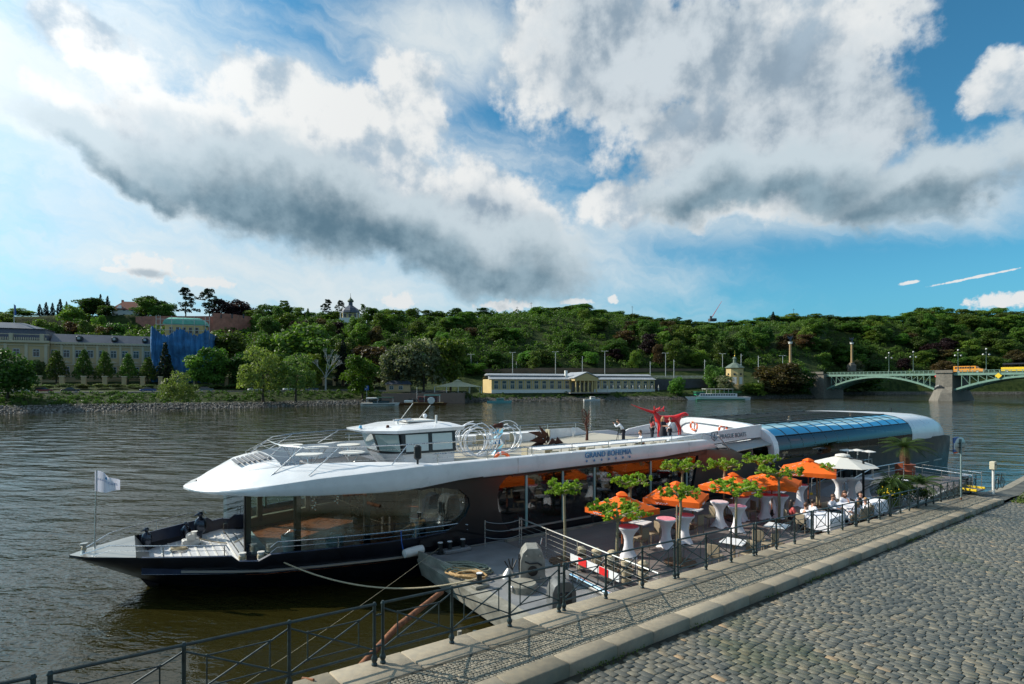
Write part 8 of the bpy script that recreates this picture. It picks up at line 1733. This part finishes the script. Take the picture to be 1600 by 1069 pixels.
def person(loc, rz, label, pose='stand', top='shirt', bottom='navycloth', hair='hair_brown', longhair=False, dress=False, lean=0., arms=None, scale=1., group=None, sleeves=.5):
    """figure facing local +x"""
    o = thing('person', loc, label, 'person', rz, group, scale); V = []; E_ = []
    def v(p, r, par=None):
        V.append((p[0], p[1], p[2], r)); i = len(V) - 1
        if par is not None: E_.append((par, i))
        return i
    sit = pose == 'sit'; ph = .50 if sit else .95; L = lean
    def tz(h): return (math.sin(L) * h, 0, ph + math.cos(L) * h)
    pel = v((0, 0, ph), .115); wai = v(tz(.18), .10, pel); che = v(tz(.38), .125, wai); nek = v(tz(.50), .055, che); nk2 = v(tz(.57), .05, nek); hd = v(tuple(np.add(tz(.66), (.02, 0, 0))), .085, nk2); hd2 = v(tuple(np.add(tz(.75), (.015, 0, 0))), .080, hd); v(tuple(np.add(tz(.67), (.115, 0, 0))), .014, hd)
    for sg in (-1, 1): v(tuple(np.add(tz(.67), (.0, sg * .088, 0))), .014, hd)
    legs = {}
    for sg in (-1, 1):
        hip = v((0, sg * .09, ph - .05), .09, pel)
        if sit: kn = v((.44, sg * .12, ph + .02), .065, hip); an = v((.40 + (.05 if sg > 0 else -.05), sg * .12, .09), .042, kn)
        else: kn = v((.03 * sg, sg * .10, .50), .065, hip); an = v((-.02 + .04 * sg, sg * .10, .09), .042, kn)
        to = v((V[an][0] + .14, V[an][1], .045), .035, an); legs[sg] = (hip, kn, an)
    am = {}
    for sg in (-1, 1):
        a = (arms or {}).get(sg) or (((.06, .23, -.26), (.20, .20, -.44)) if not sit else ((.10, .22, -.24), (.34, .14, -.24)))
        S0 = np.array(tz(.44)); sh = v(tuple(S0 + (0, sg * .17, 0)), .055, che); el = v(tuple(S0 + (a[0][0], sg * a[0][1], a[0][2])), .042, sh); wr = v(tuple(S0 + (a[1][0], sg * a[1][1], a[1][2])), .030, el); D = np.array(V[wr][:3]) - np.array(V[el][:3]); D /= np.linalg.norm(D); side = np.cross(D, (0, 0, 1.)) if abs(D[2]) < .9 else np.array((0, 1., 0)); side /= np.linalg.norm(side); nrm = np.cross(D, side)
        W = np.array(V[wr][:3]); pm = v(tuple(W + D * .055), .030, wr); 
        for k, (off, ln) in enumerate(((-.027, .062), (-.009, .075), (.009, .070), (.027, .055))): f1 = v(tuple(W + D * .095 + side * off), .0095, pm); f2 = v(tuple(W + D * (.095 + ln * .55) + side * off * 1.1 + nrm * .010), .0085, f1); v(tuple(W + D * (.095 + ln) + side * off * 1.1 + nrm * .030), .0075, f2)
        t1 = v(tuple(W + D * .045 - side * .040), .011, pm); v(tuple(W + D * .085 - side * .055 + nrm * .015), .009, t1); am[sg] = (sh, el, wr)
    body = skin_mesh('body', V, E_, M['skin'], o)
    def sub(name, path, m_, grow):
        vs, es, idx = [], [], {}
        for a, b in path:
            for q in (a, b):
                if q not in idx: idx[q] = len(vs); r = V[q][3]; vs.append((*V[q][:3], r + grow))
            es.append((idx[a], idx[b]))
        return skin_mesh(name, vs, es, m_, o)
    ap = []
    for sg in (-1, 1):
        sh, el, wr = am[sg]; ap.append((che, sh)); ap.append((sh, el))
        if sleeves > .9: ap.append((el, wr))
    sub('top', [(pel, wai), (wai, che), (che, nek)] + ap, M[top], .022)
    if dress:
        m = MB(); m.lathe([(.15, ph + .16), (.20, ph), (.27, ph - .25), (.33, ph - .50), (.30, ph - .50)], n=18); m.build('skirt', M[bottom], o, True)
    else: sub('trousers', [(pel, legs[-1][0]), (legs[-1][0], legs[-1][1]), (legs[-1][1], legs[-1][2]), (pel, legs[1][0]), (legs[1][0], legs[1][1]), (legs[1][1], legs[1][2])], M[bottom], .018)
    for sg in (-1, 1):
        a = V[legs[sg][2]]; q = MB(); q.bbox((a[0] + .07, a[1], .04), (.27, .10, .08), .03); q.build('shoe', M['black'], o)
        e = MB(); h = np.add(tz(.70), (.098, sg * .032, 0)); e.sphere(h, .013, 6, 4); e.build('eye', M['black'], o)
    h = Vector(tz(.73)); q = MB(); q.sphere(h + Vector((-.012, 0, .012)), .108, 12, 8, (1.05, .95, 1.02)); hm = q
    hm.v = [(min(p[0], h.x + .075 - max(0, (h.z + .03 - p[2])) * 1.6), p[1], max(p[2], h.z - .07)) for p in hm.v]; hr = hm.build('hair', M[hair], o, True)
    if longhair: q = MB(); q.lathe([(.09, 0), (.11, -.12), (.10, -.28), (.05, -.42)], h + Vector((-.06, 0, .0)), 12, sy=1.15); q.v = [(p[0], p[1], p[2]) for p in q.v]; q.build('long_hair', M[hair], hr, True)
    m_ = MB(); m_.tube([tuple(np.add(tz(.615), (.098, -.028, 0))), tuple(np.add(tz(.61), (.104, 0, 0))), tuple(np.add(tz(.615), (.098, .028, 0)))], .007, 5); m_.build('mouth', M['redcloth'], o)
    return o
def headpos(px, py, zh): Y = FP * (CZ - zh) / (py - 600); return at(px, Y, 0)
def people():
    g = None
    # pontoon, seated
    def seat(px, py, ang, label, **k):
        sc = k.pop('scale', .95); zh = PZ + 1.20 * sc; p = headpos(px, py, zh); L = k.get('lean', 0.); h = .7 * math.sin(L) * sc; p = p - Vector((math.cos(ang) * h, math.sin(ang) * h, 0)); s_ = p.dot(FU); t_ = p.dot(FV) - 24.45; p = p + FV * max(0, tfence(s_) + .8 - t_); p.z = PZ; person(p, ang, label, 'sit', scale=sc, **k)
        c = thing('terrace_chair', p + Vector((math.cos(ang) * -.02, math.sin(ang) * -.02, 0)), 'taupe chair under the ' + SEATL[len(SEATC)], 'chair', ang, 'chairs of the seated guests'); SEATC.append(c)
        q = MB(); q.bbox((.02, 0, .37), (.44, .44, .05), .02); q.build('seat', M['wicker'], c); q = MB(); q.bbox((-.24, 0, .62), (.04, .42, .40), .02); q.build('backrest', M['wicker'], c)
        for x in (-.18, .2):
            for y in (-.18, .18): q = MB(); q.cyl((x, y, .36), (x * 1.1, y * 1.1, 0), .016, n=6); q.build('leg', M['wicker'], c)
    SEATC = []; SEATL = ['girl with long dark hair', 'front seated man with his back turned', 'rear seated man with his back turned', 'man bending his head over the table', 'woman with long brown hair in white', 'man in sunglasses facing the camera', 'dark haired woman at the railing', 'blond child at the railing', 'tanned guest right of the blond child', 'last guest at the right end']
    seat(1238, 785, R(-10), 'girl with long dark hair seated on the pontoon, leftmost guest', hair='hair_dark', longhair=True, top='redcloth', bottom='navycloth', lean=.05)
    seat(1259.5, 789, R(30), 'man in white shirt and dark trousers seated with his back turned, nearer one', hair='hair_brown', lean=.25, sleeves=1)
    seat(1271, 784, R(15), 'man in white shirt seated with his back turned, farther one', hair='hair_dark', lean=.15, sleeves=1)
    seat(1302, 776, R(-60), 'person in white bending the head down left of the long haired woman', hair='hair_brown', lean=.25, sleeves=1)
    seat(1320, 771, R(-95), 'woman in white with long brown hair, hand at her chin', hair='hair_brown', longhair=True, lean=.1, arms={1: ((.10, .20, -.24), (.26, .05, -.02)), -1: ((.12, .22, -.24), (.32, .05, -.26))})
    seat(1345, 772, R(-115), 'man in white with dark glasses seated before the parasol post', hair='hair_dark', lean=.05, sleeves=1)
    seat(1354, 783, R(140), 'woman with dark hair in white seated close to the railing', hair='hair_dark', lean=.15, longhair=True, scale=.9)
    seat(1363, 791, R(110), 'blond child in white seated close to the railing', hair='hair_blond', lean=.1, scale=.8, bottom='shirt')
    seat(1373, 791, R(170), 'tanned guest in shorts right of the blond child', hair='hair_brown', lean=.1, scale=.82, bottom='wicker')
    seat(1382, 786, R(190), 'rightmost seated guest with light brown hair', hair='hair_blond', lean=0, scale=.85)
    # upper deck
    def st(px, Y, ang, label, **k): p = at(px, Y, UD); person(p, ang, label, 'stand', scale=k.pop('scale', .91), **k)
    st(1019, 36.6, R(20), 'woman in red blouse with long dark hair standing on the upper deck', top='redcloth', hair='hair_dark', longhair=True)
    st(1036, 36.2, R(-60), 'blonde woman in a navy dress standing on the upper deck', top='navycloth', bottom='navycloth', hair='hair_blond', longhair=True, dress=True, arms={1: ((.10, .20, -.24), (.28, .10, -.20)), -1: ((.10, .22, -.26), (.30, .10, -.22))})
    st(1047, 35.6, R(165), 'man in white shirt and navy trousers standing on the upper deck', arms={1: ((.10, .20, -.24), (.30, .12, -.24)), -1: ((.04, .22, -.28), (.16, .20, -.48))}, sleeves=.5)
    st(974, 34.8, R(165), 'photographer in white bending over a tripod camera on the upper deck', lean=.55, arms={1: ((.22, .16, -.14), (.36, .06, .06)), -1: ((.22, .16, -.14), (.36, .06, .06))}, sleeves=1)
    p = at(967.5, 34.9, UD); o = thing('camera_tripod', p, 'black tripod with a camera in front of the photographer', 'tripod'); 
    for a in (0, 2.1, 4.2): q = MB(); q.cyl((0, 0, 1.05), (math.cos(a) * .34, math.sin(a) * .34, 0), .016, n=6); q.build('leg', M['black'], o)
    q = MB(); q.bbox((0, 0, 1.16), (.16, .12, .12), .02); b = q.build('camera_body', M['black'], o); q = MB(); q.lathe([(.04, 0), (.05, .14)], (-.08, 0, 1.17), 10, (-1, 0, 0)); q.build('lens', M['black'], b)
    s, t = 22.1, -3.35; person(BF(23.0, -3.2, UD), FANG + R(150), 'man in white shirt seated at the near row of deck tables', 'sit', scale=.93, lean=.25, hair='hair_brown', sleeves=1)
people()
def moose():
    Y0 = 38.0; base = at(1045, Y0, UD); o = thing('moose_sculpture', base, 'glossy red moose sculpture with a very long pointed nose', 'sculpture'); V = []; E_ = []
    def P(px, py, dy=0.): q = at(px, Y0, zof(py, Y0)); return (q.x - base.x, dy, q.z - base.z)
    def v(p, r, par=None):
        V.append((*p, r)); i = len(V) - 1
        if par is not None: E_.append((par, i))
        return i
    mid = v(P(1045, 655), .27); sho = v(P(1032, 656), .30, mid); ch = v(P(1027, 652), .24, sho); nk = v(P(1025, 648), .15, ch); hd = v(P(1023, 645), .13, nk); n1 = v(P(1014, 642.5), .10, hd); n2 = v(P(1002, 638.5), .065, n1); v(P(986, 632), .02, n2); rp = v(P(1058, 654), .22, mid)
    tl = v(P(1064, 649), .14, rp); t2 = v(P(1070, 646.5), .16, tl); v(P(1076, 649), .09, t2)
    for dy in (-.2, .2):
        a = v(P(1058, 660, dy), .12, rp); b = v(P(1062, 669, dy), .07, a); c = v(P(1062, 679, dy), .05, b); v(P(1063, 691, dy), .045, c)
        a = v(P(1031, 664, dy), .11, sho); b = v(P(1030, 675, dy), .06, a); v(P(1029, 691, dy), .045, b)
    m = v(P(1025, 658), .10, sho); v(P(1024.5, 661), .04, m)
    skin_mesh('body', V, E_, M['red'], o)
    for sg in (-1, 1):
        q = MB(); A_ = [P(1024, 645, sg * .08), P(1021 if sg < 0 else 1031, 641, sg * .3), P(1020 if sg < 0 else 1040, 641, sg * .6)]; q.tube(A_, [.06, .07, .05], 7)
        for (bx, by), (tx, ty), d0 in (((1021, 642), (1019.5, 634), .3), ((1022, 641), (1025, 637), .4), ((1020.5, 642), (1017, 638), .5)) if sg < 0 else (((1030, 642), (1034, 636), .3), ((1035, 642.5), (1038, 639), .45), ((1039, 642), (1042, 635.5), .6), ((1040, 642), (1044, 643), .6)): q.tube([P(bx, by, sg * d0), P((bx + tx) / 2 + .5, (by + ty) / 2, sg * (d0 + .1)), P(tx, ty, sg * (d0 + .12))], [.07, .06, .02], 6)
        q.build('antler', M['red'], o, True)
        q = MB(); q.tube([P(1026, 647, sg * .1), P(1029, 645.5, sg * .3)], [.05, .015], 6); q.build('ear', M['red'], o, True)
moose()
